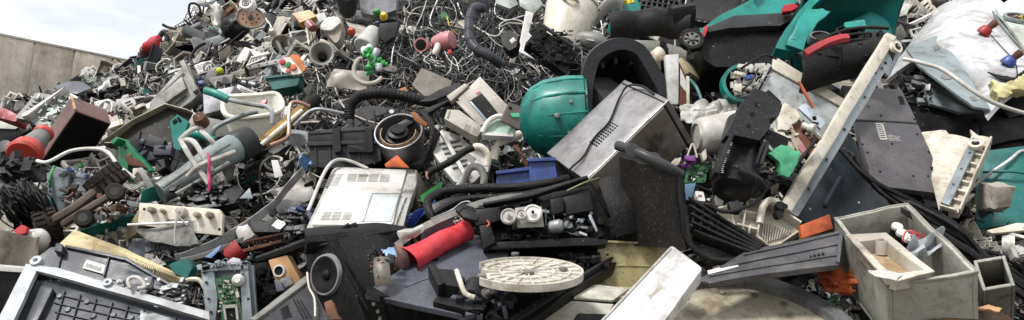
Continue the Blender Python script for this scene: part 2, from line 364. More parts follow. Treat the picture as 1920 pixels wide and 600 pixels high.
t.slab('torn_flap', jag([(1627, 508), (1655, 505), (1690, 515), (1680, 528), (1640, 520)], 1.5, 3, 5), .002, .005, lgrey, warp=.01)
for k, (px, py) in enumerate(((1683, 424), (1692, 436), (1704, 446))):
    t = T('capped_jar', ['small black jar with white lid farthest back in the grey crate', 'small black jar with white lid in the middle of the three in the crate', 'small black jar with white lid nearest the red wire in the crate'][k], 'jar', px, py, d=crate.d0+.34-.05*k, group='white lidded jars in the grey crate', ty=50)
    b = MB(); b.lathe(t.pl(px, py, -.09), t.pl(px, py, -.01), [(0, .017), (1, .017)], 18); t.add('jar_body', b, black)
    b = MB(); b.lathe(t.pl(px, py, -.01), t.pl(px, py, .004), [(0, .0185), (.8, .0185), (1, .016)], 18); t.add('lid', b, white)
t = T('red_wire', 'thin red wire looped beside the white jar lids in the grey crate', 'wire', 1712, 438, d=crate.d0+.22)
t.tub('wire', [(1693, 452, 0), (1698, 435, 0), (1712, 438, .01), (1722, 446, 0), (1712, 452, 0), (1708, 440, .01), (1735, 444, 0), (1750, 448, -.03)], .0028, red)
t = T('plastic_bag', 'crumpled clear plastic bag stuffed in the back corner of the grey crate', 'bag', 1730, 460, d=crate.d0+.2)
b = MB(); b.sheet(lambda u, v: t.pl(1702+u*62, 448+v*38-u*16, .02*math.sin(u*9+v*7)+.018*math.sin(v*13-u*5)), 14, 9, .0015); t.add('film', b, filmy, bev=0, warp=.02)
# second grey box
t = bx('parts_box', 'smaller open grey box tilted at the right of the large grey crate', 'box', (1842, 545), (1904, 536), (1824, 488), (1846, 610), -.28, 'the smaller grey box')
b = MB(); t.f.tray(b, .01); t.add('box_shell', b, crategrey, warp=.004)
# orange scrap piece and charcoal louvre panel
t = T('orange_block', 'scuffed bright orange plate standing behind the charcoal louvre panel', 'plate', 1528, 425, off=-.35, ty=20, lm='the orange plate')
t.slab('block', [(1498, 424), (1553, 403), (1560, 430), (1501, 449)], -.012, .012, orange, bev=.003)
t = T('louvre_panel', 'long charcoal plastic panel with ridges and a white label strip, left of the grey crate', 'panel', 1440, 490, off=-.42, lm='the charcoal louvre panel')
t.pl = Plane.three((1310, 525, 2.42), (1580, 432, 2.62), (1575, 500, 2.40))
b = MB(); b.prism(t.pl, [(1306, 524), (1400, 470), (1582, 430), (1574, 497), (1440, 512), (1330, 530)], -.02, 0); b.mi = 0
b.prism(t.pl, [(1350, 500), (1580, 456), (1580, 459), (1350, 504)], 0, .006); b.prism(t.pl, [(1395, 478), (1580, 437), (1580, 439), (1395, 481)], 0, .006); b.prism(t.pl, [(1574, 436), (1582, 432), (1575, 497), (1568, 495)], 0, .01)
b.prism(t.pl, [(1330, 515), (1573, 478), (1572, 481), (1330, 519)], 0, .005)
b.mi = 1
for k in range(7): b.prism(t.pl.loc(1520+k*4+(k % 2)*3, 484-k*.8), circ(.004, 6), 0, .007)
t.add('panel_shell', b, [M('dusty_charcoal', (74, 74, 79), .5, dirt=.5, dc=(110, 108, 106), spk=.5), void], warp=.003)
t.slab('label_strip', [(1326, 508), (1383, 494), (1385, 500), (1328, 515)], .0005, .0015, mwhite)
# washing-machine door ring, bottom
t = T('drum_ring', 'big round dark ring around a stained cream lid at the bottom edge', 'ring', 1405, 600, lm='the big round ring')
t.pl = Plane.three((1240, 600, 2.42), (1575, 600, 2.44), (1400, 525, 2.64))
c0 = t.pl.loc(1403, 640); rad = (t.pl(1403, 640)-t.pl(1403, 522)).length
b = MB(); n = 48; cc = circ(rad, n); ci = circ(rad*.86, n)
for i in range(n): j = (i+1) % n; b.prism(c0, [cc[i], cc[j], ci[j], ci[i]], -.03, .02)
t.add('ring', b, M('dusty_ring', (112, 114, 117), .5, dirt=.6, dc=(50, 48, 46), spk=.5), bev=0)
t.slab('lid', circ(rad*.86, n), -.03, -.012, M('stained_cream_lid', (178, 172, 152), .55, dirt=.8, dc=(110, 100, 78), spk=.5), pl=c0, bev=0)
for a in (70, 92, 120, 50):
    b = MB(); b.prism(t.pl.loc(1403, 640), circ(.011, 8, rad*.76*math.cos(R(a)), rad*.76*math.sin(R(a))), -.012, -.004); t.add('clip', b, grey if a != 92 else cream)
# white long housing, bottom
t = bx('appliance_door', 'glossy white long door panel leaning at the bottom between the disc and the round ring', 'door', (1316, 502), (1232, 615), (1258, 461), (1322, 520), -.30, 'the white door panel')
f = t.f
pl = Plane.three((1316, 502, 2.36), (1258, 461, 2.46), (1180, 600, 2.22)); t.pl = pl
b = MB(); b.prism(pl, rr([(1258, 460), (1317, 503), (1230, 625), (1110, 625)], 7), -.05, 0); t.add('door_shell', b, enamel, bev=.006, warp=.003); b = MB()
for q in ((1262, 470), (1303, 500), (1205, 575)): b.prism(pl.loc(*q), circ(.004, 8), 0, .002)
t.add('screw_hole', b, dgrey, bev=0) if 0 else b.b.free()
t.slab('edge_trim', [(1256, 464), (1259, 467), (1112, 624), (1107, 622)], 0, .005, lgrey); t.slab('glue_scar', jag([(1215, 555), (1240, 535), (1243, 540), (1220, 562)], 1.5, 3, 2), 0, .0012, putty)
# beige bin behind
t = bx('beige_bin', 'stained beige open bin between the white door panel and the printer mechanism', 'bin', (1125, 520), (1060, 500), (1215, 540), (1135, 452), -.1)
t.pl = Plane(1190, 490, hd(1190, 490)-.12, 0, 8)
b = MB(); b.prism(t.pl, rr([(1125, 451), (1262, 458), (1255, 545), (1100, 540)], 5), -.01, 0); b.prism(t.pl, [(1125, 450), (1262, 457), (1262, 461), (1125, 454)], 0, .02)
b.prism(t.pl, [(1120, 495), (1232, 498), (1232, 500), (1120, 497)], 0, .004)
t.add('bin_back', b, olive, warp=.002)
b = MB(); b.hull8([t.pl(1120, 540, 0), t.pl(1255, 545, 0), t.pl(1255, 540, .0), t.pl(1118, 534, 0), t.pl(1095, 560, .12), t.pl(1230, 570, .12), t.pl(1230, 560, .13), t.pl(1100, 550, .13)]); t.add('bin_floor', b, olive)
t = T('pale_board', 'pale grey flat boards lying under the beige bin at the bottom', 'board', 1110, 560, off=-.12, ty=62, tx=5)
t.slab('upper_board', [(1080, 528), (1180, 540), (1150, 562), (1060, 556)], -.01, 0, M('pale_board_paint', (196, 196, 184), .5, dirt=.6, dc=(110, 106, 92)), warp=.003)
t.slab('lower_board', [(1060, 558), (1152, 565), (1120, 615), (1000, 615)], -.02, -.008, MATS['pale_board_paint'], warp=.003)
t = T('rounded_plastic_scrap', 'small rounded black lid at the bottom edge left of the white door panel', 'lid', 1110, 592, off=-.16, ty=50); t.slab('lid', rr([(1082, 587), (1140, 589), (1130, 612), (1070, 612)], 5), -.01, 0, black)
# long rail with rollers
t = T('slide_rail', 'long cream steel rail with a white roller at its top, leaning diagonally over the heap', 'rail', 1570, 220, lm='the long cream rail')
t.pl = Plane.three((1470, 392, 2.75), (1678, 66, 3.35), (1554, 446, 2.79))
b = MB(); b.prism(t.pl, [(1664, 60), (1681, 68), (1484, 396), (1465, 386)], -.02, .0); b.mi = 1; b.prism(t.pl, [(1681, 68), (1694, 78), (1500, 404), (1484, 396)], -.03, -.010)
b.mi = 2
for q in ((1654, 125), (1622, 178), (1586, 238), (1552, 294), (1518, 350)): b.prism(t.pl.loc(q[0], q[1]+3), circ(.006, 10), -.012, -.006)
t.add('rail_bar', b, [cream, bluegrey, void], warp=.009, fine=.05, freq=2.2)
b = MB(); b.prism(t.pl, [(1684, 74), (1694, 96), (1670, 143), (1644, 118)], -.02, -.006); b.mi = 1
for q in ((1650, 119), (1662, 117), (1643, 135), (1654, 103)): b.prism(t.pl.loc(*q), circ(.007, 10), -.006, -.003)
t.add('end_plate', b, [bluegrey, void])
def roller(t, px, py, r=.026, w0=.0, w1=.02):
    b = MB(); b.prism(t.pl.loc(px, py), circ(r, 24), w0, w1); o = t.add('roller', b, cream, bev=.005); b = MB(); b.prism(t.pl.loc(px, py), circ(r*.55, 18), w1, w1+.003); t.add('hub', b, black, parent=o); b = MB(); b.prism(t.pl.loc(px, py), circ(r*.22, 12), w1+.003, w1+.008); t.add('axle', b, steel, parent=o)
roller(t, 1676, 91, .028)
t.disc('bolt', 1455, 405, .016, 0, .02, black); t.disc('bolt', 1472, 387, .008, 0, .006, black)
# dark plate with groove
t = T('oven_plate', 'dark blue-grey sheet metal plate with an embossed handle groove, framed in cream', 'panel', 1560, 340, lm='the dark embossed plate')
t.pl = Plane.three((1480, 400, 2.85), (1595, 275, 3.2), (1665, 385, 3.15))
b = MB(); b.prism(t.pl, [(1478, 392), (1588, 240), (1672, 392), (1512, 420)], -.008, 0)
b.mi = 1
for q in ((1507, 349), (1500, 361), (1528, 322), (1518, 392), (1610, 380)): b.prism(t.pl.loc(*q), circ(.005, 8), 0, .003)
t.add('plate', b, [M('dark_blue_grey_paint', (62, 70, 78), .3, .3, dirt=.4, dc=(40, 40, 40)), cream])
a = t.pl(1545, 388, .0); c = t.pl(1576, 332, .0); b = MB(); b.tube([a, t.pl(1560, 358, .002), c], .011, 10, 4); t.add('handle_groove', b, MATS['dark_blue_grey_paint'])
# laptop, opened flat
lp = Plane.three((1612, 228, 3.17), (1728, 232, 3.26), (1640, 345, 2.92))
t = T('open_laptop', 'dark grey laptop lying face down with a paper label on its underside', 'laptop', 1690, 290, pl=lp, lm='the dark laptop')
t.pl = lp
b = MB(); b.prism(lp, rr([(1604, 226), (1720, 230), (1778, 358), (1772, 364), (1642, 348), (1636, 342)], 4), -.022, 0)
b.mi = 1
for q in ((1617, 270), (1626, 286), (1672, 270), (1740, 330), (1712, 330), (1650, 322), (1742, 285), (1720, 252)): b.prism(lp.loc(*q), circ(.005, 8), 0, .002)
b.prism(lp, rr([(1744, 312), (1757, 314), (1768, 340), (1755, 337)], 3), 0, .002)
t.add('laptop_base', b, [M('laptop_grey', (72, 70, 76), .45, dirt=.3, dc=(100, 96, 90), spk=.5), void], bev=.004)
b = MB(); b.mi = 0; b.prism(lp, [(1641, 231), (1655, 232), (1664, 262), (1650, 262)], 0, .0015); b.mi = 1
for k in range(7): b.prism(lp, [(1642.5+k*1.2, 233+k*4), (1653+k*1.2, 234+k*4), (1653.6+k*1.2, 235.6+k*4), (1643+k*1.2, 234.6+k*4)], .0015, .002)
b.mi = 0
rk = random.Random(5)
for j in range(11):
    e_ = rk.uniform(10, 24); b.prism(lp, [(1658+j*.8, 233+j*2.9), (1658+e_+j*.8, 233.6+j*2.9), (1658.3+e_+j*.8, 234.7+j*2.9), (1658.3+j*.8, 234.1+j*2.9)], 0, .0008)
t.add('label_sticker', b, [lgrey, charcoal], bev=0)
l2 = Plane.three((1606, 222, 3.20), (1718, 228, 3.29), (1690, 168, 3.46))
b = MB(); b.prism(l2, rr([(1578, 160), (1690, 168), (1720, 229), (1604, 224)], 4), -.014, 0); b.mi = 1
b.prism(l2, rr([(1683, 180), (1692, 181), (1697, 196), (1688, 195)], 2), 0, .002)
for q in ((1651, 217), (1715, 223), (1628, 200)): b.prism(l2.loc(*q), circ(.005, 8), 0, .002)
t.add('screen_lid', b, [MATS['laptop_grey'], void], bev=.004)
b = MB(); b.tube([lp(1604, 226, -.006), lp(1720, 231, -.006)], .009, 10, 0); t.add('hinge', b, black)
# cream slotted frame
t = T('drawer_side_scrap', 'broken cream plastic drawer side with a slotted edge and steel runner right of the laptop', 'frame', 1800, 310, lm='the cream slotted frame')
t.pl = Plane.three((1770, 400, 2.85), (1850, 265, 3.1), (1740, 250, 3.25))
b = MB(); b.prism(t.pl, jag([(1728, 247), (1765, 243), (1790, 252), (1822, 262), (1760, 395), (1745, 330)], 2.5, 3, 3), -.012, 0)
b.prism(t.pl, jag([(1818, 246), (1834, 258), (1856, 262), (1858, 270), (1798, 402), (1778, 400), (1824, 262)], 1.2, 2, 2), -.02, .01)
for k in range(8): b.prism(t.pl, [(1818-k*7.5, 275+k*17), (1848-k*7.5, 284+k*17), (1847-k*7.5, 287+k*17), (1817-k*7.5, 278+k*17)], .01, .03)
b.prism(t.pl, [(1822, 264), (1826, 266), (1766, 398), (1762, 396)], 0, .03); b.prism(t.pl, [(1856, 266), (1860, 268), (1802, 404), (1798, 402)], 0, .03)
t.add('frame_panel', b, cream, bev=.002, warp=.003)
b = MB(); b.prism(t.pl, [(1822, 272), (1838, 277), (1780, 400), (1764, 394)], .02, .04); b.mi = 1
for q in ((1818, 303), (1788, 362), (1803, 333)): b.prism(t.pl.loc(*q), circ(.006, 8), .04, .043)
t.add('runner', b, [bluegrey, void]); roller(t, 1829, 291, .026, .042, .058)
# white boiler shell top right
t = T('boiler_shell', 'dented white enamel appliance shell with red and blue pipe fittings, top right corner', 'appliance', 1800, 90, lm='the white boiler shell')
t.pl = Plane.three((1690, 120, 3.75), (1910, 80, 4.1), (1850, 190, 3.35))
def bsh(u, v):
    x = (1688*(1-v)+1864*v)*(1-u)+(1800*(1-v)+2010*v)*u+34*math.sin(math.pi*v)*(1-u)**3; y = (64*(1-v)+194*v)*(1-u)+(-70*(1-v)+110*v)*u-30*math.sin(math.pi*v)*(1-u)**3
    return t.pl(x, y, -.75*max(0, .34-v)**1.8*2-.3*max(0, .2-u)**1.6*2+.008*math.sin(u*5+v*2)*math.sin(v*4)-.03)
b = MB(); b.sheet(bsh, 46, 40, .02); t.add('shell_front', b, M('dented_enamel', (196, 199, 204), .3, dirt=.6, dc=(120, 112, 104), spk=.45), bev=0, warp=.0035, freq=3)
t.slab('side_flange', [(1866, 22), (1990, -60), (1990, 150), (1926, 104)], .0, .022, M('pale_green_enamel', (176, 186, 180), .35, dirt=.5, dc=(110, 112, 100)), warp=.008)
b = MB(); b.prism(t.pl, rr([(1700, 78), (1758, 55), (1774, 64), (1862, 190), (1830, 186), (1728, 112)], 6), -.045, -.034); b.mi = 1
b.prism(t.pl, rr([(1752, 77), (1762, 73), (1767, 80), (1757, 84)], 1), -.034, -.031); b.prism(t.pl, rr([(1822, 168), (1832, 168), (1836, 176), (1827, 176)], 1), -.034, -.031)
b.mi = 1; b.prism(t.pl.loc(1779, 131), [(x*.6+y*.5, y*1.0-x*.1) for x, y in circ(.045, 18)], -.034, -.031)
t.add('shell_side', b, [M('blue_grey_enamel', (138, 152, 156), .4, .1, dirt=.5, dc=(80, 84, 84)), grey], bev=.004, warp=.006)
for (px, py, mt, nm, r) in ((1842, 62, red, 'inlet_fitting', .036), (1886, 120, blue, 'outlet_fitting', .034)):
    b = MB(); q = t.pl.loc(px, py); b.lathe(q(0, 0, -.005), q(.025, .004, .03), [(0, r), (.5, r*.95), (1, r*.75)], 22); o = t.add(nm, b, mt, label='red ringed pipe stub' if mt is red else 'blue ringed pipe stub')
    b = MB(); b.lathe(q(.02, .003, .02), q(.06, .008, .06), [(0, r*.5), (.6, r*.5), (.6, r*.56), (1, r*.56)], 16); t.add('pipe_stub', b, rust, parent=o)
b = MB(); b.tube([t.pl(1858, 66, .0), t.pl(1880, 90, .0), t.pl(1902, 114, .0), t.pl(1908, 142, .0)], .003, 6); b.prism(t.pl, jag([(1851, 136), (1880, 144), (1903, 147), (1910, 140), (1925, 128), (1928, 136), (1908, 156), (1875, 150)], 1, 3, 3), -.0, .006); t.add('torn_seam', b, void)
b = MB(); b.tube([t.pl(1862, 22, .0), t.pl(1880, 50, .0), t.pl(1925, 100, .0)], .006, 6); t.add('seam_edge', b, grey)
q = t.pl.loc(1908, 46); q0_ = q; q = lambda a, c, w: q0_(a, c, w+.03); b = MB(); n = 32; a1, a2 = circ(.085, n), circ(.068, n)
for i in range(n): j = (i+1) % n; b.prism(q, [a1[i], a1[j], a2[j], a2[i]], 0, .018)
o = t.add('flange_ring', b, galv); b = MB(); b.prism(q, circ(.066, 30), .0, .004); clutter(b, q, -.05, -.05, .05, .05, .004, .02, 12, .02, 4, 3); t.add('flange_plate', b, [rust, galv, yellow], parent=o)
t = T('foam_insulation', 'torn yellow foam insulation bulging below the blue fitting of the white shell', 'foam', 1885, 165, d=3.42, ty=20)
b = MB(); b.prism(t.pl, jag([(1852, 146), (1880, 150), (1905, 150), (1925, 132), (1930, 165), (1905, 172), (1888, 190), (1868, 188)], 3, 4, 4), -.05, .0); t.add('foam', b, foam, bev=.008, warp=.03, fine=.02, freq=9)
t = T('white_cable', 'thick white cable sweeping down in front of the white boiler shell', 'cable', 1800, 170, d=3.2, tx=0, ty=30)
t.tub('cable', [(1698, 105, -.02), (1722, 122, .02), (1760, 142, .04), (1800, 175, .05), (1835, 198, .05), (1880, 210, .03), (1935, 216, 0)], .0085, white, seg=10)
# teal bin right, rod, rock
t = T('teal_bin', 'dirty teal plastic bin side at the right edge behind the concrete lump', 'bin', 1880, 350, off=-.05, ty=30, lm='the teal bin')
b = MB(); b.sheet(lambda u, v: t.pl(1835+u*130, 288+v*140, .06*math.sin(u*2.2)-.03*v), 14, 10, .01); b.mi = 0; t.add('bin_side', b, dteal, bev=0, warp=.012)
b = MB(); b.tube([t.pl(1835, 330, .03), t.pl(1880, 340, .08), t.pl(1935, 348, .07)], .006, 6); b.tube([t.pl(1835, 290, .01), t.pl(1935, 290, .07)], .01, 6); t.add('bin_rib', b, dteal)
t = T('white_rod', 'thin bent white metal rod crossing in front of the teal bin', 'rod', 1870, 310, off=-.2)
t.tub('rod', [(1824, 348, -.05), (1850, 330, 0), (1885, 308, .03), (1905, 293, .04), (1935, 291, .02)], .006, enamel)
t = T('concrete_lump', 'rough broken lump of pale concrete in front of the teal bin', 'rubble', 1866, 368, off=-.18, lm='the concrete lump')
b = MB(); bm2 = b.b; rk = random.Random(17); hv = [bm2.verts.new((rk.choice((-1, 1))*rk.uniform(.55, 1), rk.choice((-1, 1))*rk.uniform(.55, 1), rk.choice((-1, 1))*rk.uniform(.5, 1))) for _ in range(13)]; hh = bmesh.ops.convex_hull(bm2, input=hv); bmesh.ops.delete(bm2, geom=[g_ for g_ in hh['geom_interior'] if isinstance(g_, bmesh.types.BMVert)], context='VERTS'); bmesh.ops.subdivide_edges(bm2, edges=bm2.edges[:], cuts=3, use_grid_fill=True)
ax = [Vector((1, .3, .2)).normalized(), Vector((-.8, .5, .3)).normalized(), Vector((.2, -.9, .4)).normalized(), Vector((0, .3, 1)).normalized(), Vector((.3, .2, -1)).normalized(), Vector((-.5, -.6, -.2)).normalized()]
for v in bm2.verts:
    v.co += noise.noise_vector(v.co*2.5)*.12; v.co = t.o+RT*v.co.x*.058+UP*v.co.z*.065+FWD*v.co.y*.06
t.add('lump', b, rock, bev=0)
# rubber strip bundle
t = T('rubber_trim_bundle', 'bundle of long black rubber strips draped from the laptop to the bottom right', 'trim bundle', 1750, 400, lm='the black strip bundle')
rd = random.Random(3)
for k in range(13):
    o1, o2, o3, w_ = rd.uniform(-14, 14), rd.uniform(-20, 20), rd.uniform(-30, 34), rd.uniform(-.03, .04)
    pts = [(1590+o1, 285+o1*.5), (1640+o1*.8, 345+o1), (1720, 395+o2*.7), (1800, 445+o2), (1870, 495+o3*.8), (1945, 545+o3)]
    b = MB(); b.tube([P(x, y, (2.85+(2.62-2.85)*i/5)+w_-.04*math.sin(k+i)) for i, (x, y) in enumerate(pts)], rd.uniform(.006, .014), 5, 5); t.add('rubber_strip', b, rubber if k % 3 else charcoal, bev=0)
b = MB(); b.sheet(lambda u, v: P(1690+u*250, 400+u*150-v*12, 2.58-u*.15+.01*math.sin(u*20)), 24, 2, .004); t.add('edge_strip', b, charcoal)
# scrap plank bottom
t = T('charred_plank', 'splintered dark wooden plank with raw yellow edge at the bottom right', 'plank', 1830, 590, d=2.25, ty=50)
b = MB(); b.prism(t.pl, jag([(1740, 600), (1800, 588), (1852, 574), (1875, 580), (1900, 600), (1900, 640), (1740, 640)], 3, 5, 9), -.02, 0); b.mi = 1; b.prism(t.pl, jag([(1800, 586), (1852, 573), (1878, 581), (1870, 588), (1845, 582)], 2, 4, 11), 0, .008); t.add('plank', b, [dwood, wood], warp=.008)
t = T('white_strip', 'flat cream plastic strip at the right edge below the concrete lump', 'strip', 1890, 425, off=-.25, ty=45); t.slab('strip', rr([(1850, 432), (1905, 418), (1940, 420), (1940, 430), (1860, 437)], 3), -.01, 0, cream)
t = T('broken_clamp', 'small broken pale grey bracket at the right edge above the smaller grey box', 'bracket', 1905, 470, off=-.2)
b = MB(); b.prism(t.pl, jag([(1890, 468), (1908, 462), (1925, 470), (1922, 486), (1900, 484)], 2, 3, 4), -.02, .01); clutter(b, t.pl, 1892, 466, 1920, 482, 0, .02, 8, .014, 5, 2); t.add('bracket', b, [lgrey, cream])
# black car-like mass and machinery between laptop and boiler
t = T('black_fender', 'folded black plastic fender with a pale trim strip between laptop and boiler shell', 'fender', 1770, 210, off=-.1, lm='the black fender')
b = MB(); b.sheet(lambda u, v: t.pl(1690+u*230, 165+u*70+v*70, .015*math.sin(v*3+u*4)), 20, 10, .01); t.add('fender_shell', b, rubber, bev=0, warp=.03)
for q_ in ([(1700, 215), (1830, 240), (1835, 270), (1720, 262)], [(1820, 230), (1930, 222), (1930, 262), (1850, 280)], [(1850, 190), (1930, 168), (1930, 215), (1880, 225)]): t.slab('fender_fold', q_, .0, .03, black, warp=.02)
t.slab('trim', [(1722, 168), (1730, 160), (1822, 212), (1832, 222), (1812, 224)], .06, .075, M('greenish_trim', (92, 104, 100), .4, dirt=.4)); t.slab('inner_wall', [(1722, 172), (1745, 182), (1818, 224), (1790, 226), (1735, 208)], .04, .06, bluegrey, warp=.006)
t = T('hinge_mechanism', 'tangled shiny steel hinge mechanism just right of the laptop lid', 'hinge', 1722, 168, off=-.32, lm='the steel hinge')
b = MB(); clutter(b, t.pl, 1694, 150, 1750, 195, -.02, .05, 46, .02, 12, 3); b.tube([t.pl(1696, 152, 0), t.pl(1712, 158, .02), t.pl(1735, 172, .04), t.pl(1752, 188, .02)], .007, 8); t.add('linkage', b, [steel, galv, black]); t.disc('pivot', 1701, 154, .014, 0, .03, steel)
t.slab('bracket', [(1682, 132), (1706, 146), (1712, 164), (1694, 160)], -.01, .0, dgrey)
# ================================================================== 960..1600
# lawn mower hood (teal + charcoal)
t = T('lawn_mower', 'lawn mower with a teal top, charcoal skirt, black underside and grey spoked wheel', 'lawn mower', 1380, 90, d=3.75, ty=28, lm='the teal lawn mower')
b = MB(); b.prism(t.pl, rr([(1296, 82), (1312, 66), (1345, 40), (1398, 12), (1440, -14), (1505, -24), (1484, 20), (1478, 48), (1462, 44), (1366, 56), (1318, 76)], 4), -.08, .045); t.add('top_shell', b, teal, bev=.022, warp=.008, fine=.04)
b = MB(); b.prism(t.pl, rr([(1318, 68), (1368, 46), (1450, 41), (1478, 34), (1475, 54), (1455, 64), (1360, 68), (1322, 76)], 3), -.04, .07); t.add('skirt', b, dgrey, bev=.012, warp=.004)
b = MB(); b.prism(t.pl, rr([(1312, 76), (1362, 70), (1456, 66), (1478, 40), (1500, 20), (1480, 100), (1440, 128), (1335, 132), (1315, 118)], 8), -.2, .03); t.add('underside', b, black, bev=.02, warp=.01)
def wheel(t, px, py, r, wd, rimmat, tyremat, spk=7, w=0., pl=None, tilt=None, name='wheel'):
    q = (pl or t.pl).loc(px, py); b = MB(); n = 36; s0, s1, s2 = circ(r, n), circ(r*.97, n), circ(r*.72, n)
    for i in range(n): j = (i+1) % n; b.prism(q, [s0[i], s0[j], s2[j], s2[i]], w-wd, w)
    o = t.add('tyre', b, tyremat, bev=0); b = MB(); s3, s4 = circ(r*.72, n), circ(r*.6, n)
    for i in range(n): j = (i+1) % n; b.prism(q, [s3[i], s3[j], s4[j], s4[i]], w-wd*.8, w-.002)
    for k in range(spk):
        a = 2*math.pi*k/spk; c, s = math.cos(a), math.sin(a); h = r*.09; b.prism(q, [(c*r*.2-s*h, s*r*.2+c*h), (c*r*.2+s*h, s*r*.2-c*h), (c*r*.62+s*h*1.6, s*r*.62-c*h*1.6), (c*r*.62-s*h*1.6, s*r*.62+c*h*1.6)], w-wd*.6, w-.004)
    b.prism(q, circ(r*.24, 16), w-wd*.6, w+.006); b.mi = 1; b.prism(q, circ(r*.6, 20), w-wd*.9, w-wd*.7); t.add('wheel_rim', b, [rimmat, void], parent=o)
wheel(t, 1290, 92, .058, .03, grey, black, 7, .09)
b = MB(); b.lathe(t.pl(1300, 92, -.02), t.pl(1290, 92, .08), [(0, .012), (1, .012)], 10); t.add('axle', b, dgrey)
t.slab('red_lever', [(1322, 66), (1316, 66), (1309, 82), (1309, 89), (1315, 86)], .0, .08, red, r=2)
t.slab('red_tab', [(1404, -2), (1418, -6), (1414, 5), (1404, 14)], .06, .09, red)
t = T('round_black_lid', 'large round black plastic guard rising behind the teal lawn mower', 'lid', 1330, 20, d=3.95, ty=35, tx=-15)
q = t.pl.loc(1335, 5); b = MB(); s0 = circ(.17, 32); s1 = circ(.15, 32)
for i in range(32): j = (i+1) % 32; b.prism(q, [s0[i], s0[j], s1[j], s1[i]], -.01, .035)
b.prism(q, s1, -.01, .005); t.add('guard', b, black, bev=.004)
t.tub('bright_edge', [(1285, 18, .04), (1290, 4, .04), (1297, -10, .04)], .004, steel)
# second mower: teal shell, red arc
t = T('mower_shell', 'cracked open teal mower hood arching over a black deck, top right', 'mower hood', 1570, 60, d=3.65, lm='the cracked teal hood')
def shell(u, v):
    return t.pl(1500+u*186-14*(1-u)*v, -30+8*math.sin(u*3)+v*(118-22*u), -.26*math.sin(math.pi*u)**.7-.05+.42*(1-v)**2.2)
b = MB(); b.sheet(shell, 28, 14, .012); t.add('hood', b, M('shaded_hood_teal', (6, 74, 70), .35, dirt=.5, dc=(8, 40, 38), spk=.2), bev=0, warp=.012)  # same teal plastic as the edge, darkened to paint in the hollow's shade
t.slab('hood_edge', rr([(1441, 119), (1460, 80), (1480, 48), (1518, 14), (1552, -12), (1592, -14), (1550, 8), (1508, 40), (1492, 72), (1484, 100), (1474, 124)], 4), .04, .10, teal, bev=.014, warp=.012, fine=.04)
t.slab('torn_flap', jag([(1494, 52), (1526, 50), (1541, 56), (1514, 80), (1496, 112), (1492, 130), (1456, 118), (1476, 84)], 1.2, 3, 5), .12, .135, teal, bev=.003, warp=.02, fine=.03, freq=7)
b = MB(); b.prism(t.pl, rr([(1675, 5), (1684, 12), (1680, 78), (1640, 100), (1610, 92), (1604, 30), (1640, 8)], 5), -.08, -.05); t.add('hood_side', b, dteal, warp=.015)  # inner side also in darker teal, shade put into the colour
t = T('mower_deck', 'black ribbed mower deck with a red arc handle and chrome ring under the teal hood', 'mower deck', 1560, 115, d=3.45, ty=40, lm='the black mower deck')
b = MB(); b.sheet(lambda u, v: t.pl(1490+u*165, 128-26*math.sin(u*2.2)+v*(58+10*u)-u*14, .1*math.sin(v*2.6+.3)+.02), 24, 12, .02)
clutter(b, t.pl, 1500, 100, 1640, 150, .08, .13, 26, .03, 88, 1); t.add('deck_shell', b, black, bev=0, warp=.012)
b = MB()
for k in range(4): b.tube([t.pl(1492+k*3, 130+k*12, .1), t.pl(1540, 106+k*11, .13), t.pl(1590, 92+k*11, .13), t.pl(1650, 84+k*12, .10)], .008, 6)
t.add('deck_rib', b, rubber)
b = MB(); b.sheet(lambda u, v: t.pl(1492+u*78, 142-34*math.sin(u*1.45)+v*6+u*3, .13+.015*math.sin(v*3)), 16, 3, .015); t.add('red_handle', b, M('worn_red', (168, 40, 48), .45, dirt=.5, dc=(90, 24, 26), spk=.4), bev=0)
t.slab('teal_bracket', [(1564, 82), (1602, 76), (1606, 92), (1590, 88), (1568, 92)], .1, .13, teal, r=3)
for q in ((1590, 105), (1602, 102), (1615, 98), (1628, 96)): t.slab('deck_slot', [(q[0], q[1]), (q[0]+8, q[1]-2), (q[0]+9, q[1]+18), (q[0]+1, q[1]+20)], .1, .128, charcoal if q[0] % 2 else void)
for (px, py, r, m1) in ((1522, 104, .046, steel), (1572, 96, .055, black)):
    q = t.pl.loc(px, py); b = MB(); n = 28; s0 = [(x, y*.6) for x, y in circ(r, n)]; s1 = [(x*.8, y*.8) for x, y in s0]
    for i in range(n): j = (i+1) % n; b.prism(q, [s0[i], s0[j], s1[j], s1[i]], .08, .125)
    b.mi = 1; b.prism(q, s1, .08, .095); b.prism(q, circ(r*.25, 12), .095, .12)
    t.add('chrome_ring' if m1 is steel else 'blade_hub', b, [m1, void])
t = T('red_motor_cap', 'flat red plastic cap wedged between the teal lawn mower and the teal hood', 'cap', 1483, 18, d=3.7, ty=30); t.slab('cap', rr([(1468, 10), (1488, 6), (1498, 12), (1484, 20), (1468, 22)], 3), -.03, 0, red, bev=.006)
t = T('lattice_crate', 'black lattice plastic crate tipped at the top edge above the black deck cover', 'crate', 1245, 10, d=4.35, tx=-10, ty=25, lm='the black lattice crate')
b = MB()
for k in range(9):
    u = k/8; b.prism(t.pl, [(1195+u*82, 22+u*12), (1199+u*82, 23+u*12), (1219+u*74, -38), (1215+u*74, -38)], -.01, 0)
    b.prism(t.pl, [(1193+u*22, 24-u*66), (1280+u*14, 36-u*66), (1280+u*14, 39-u*66), (1193+u*22, 27-u*66)], -.008, .002)
b.mi = 1; b.prism(t.pl, [(1193, 26), (1280, 38), (1296, -40), (1214, -42)], -.05, -.02); t.add('lattice', b, [charcoal, void])
t = T('deck_cover', 'long scuffed black padded cover resting on a cream cabinet near the top', 'cover', 1210, 55, d=3.85, ty=35, lm='the black padded cover')
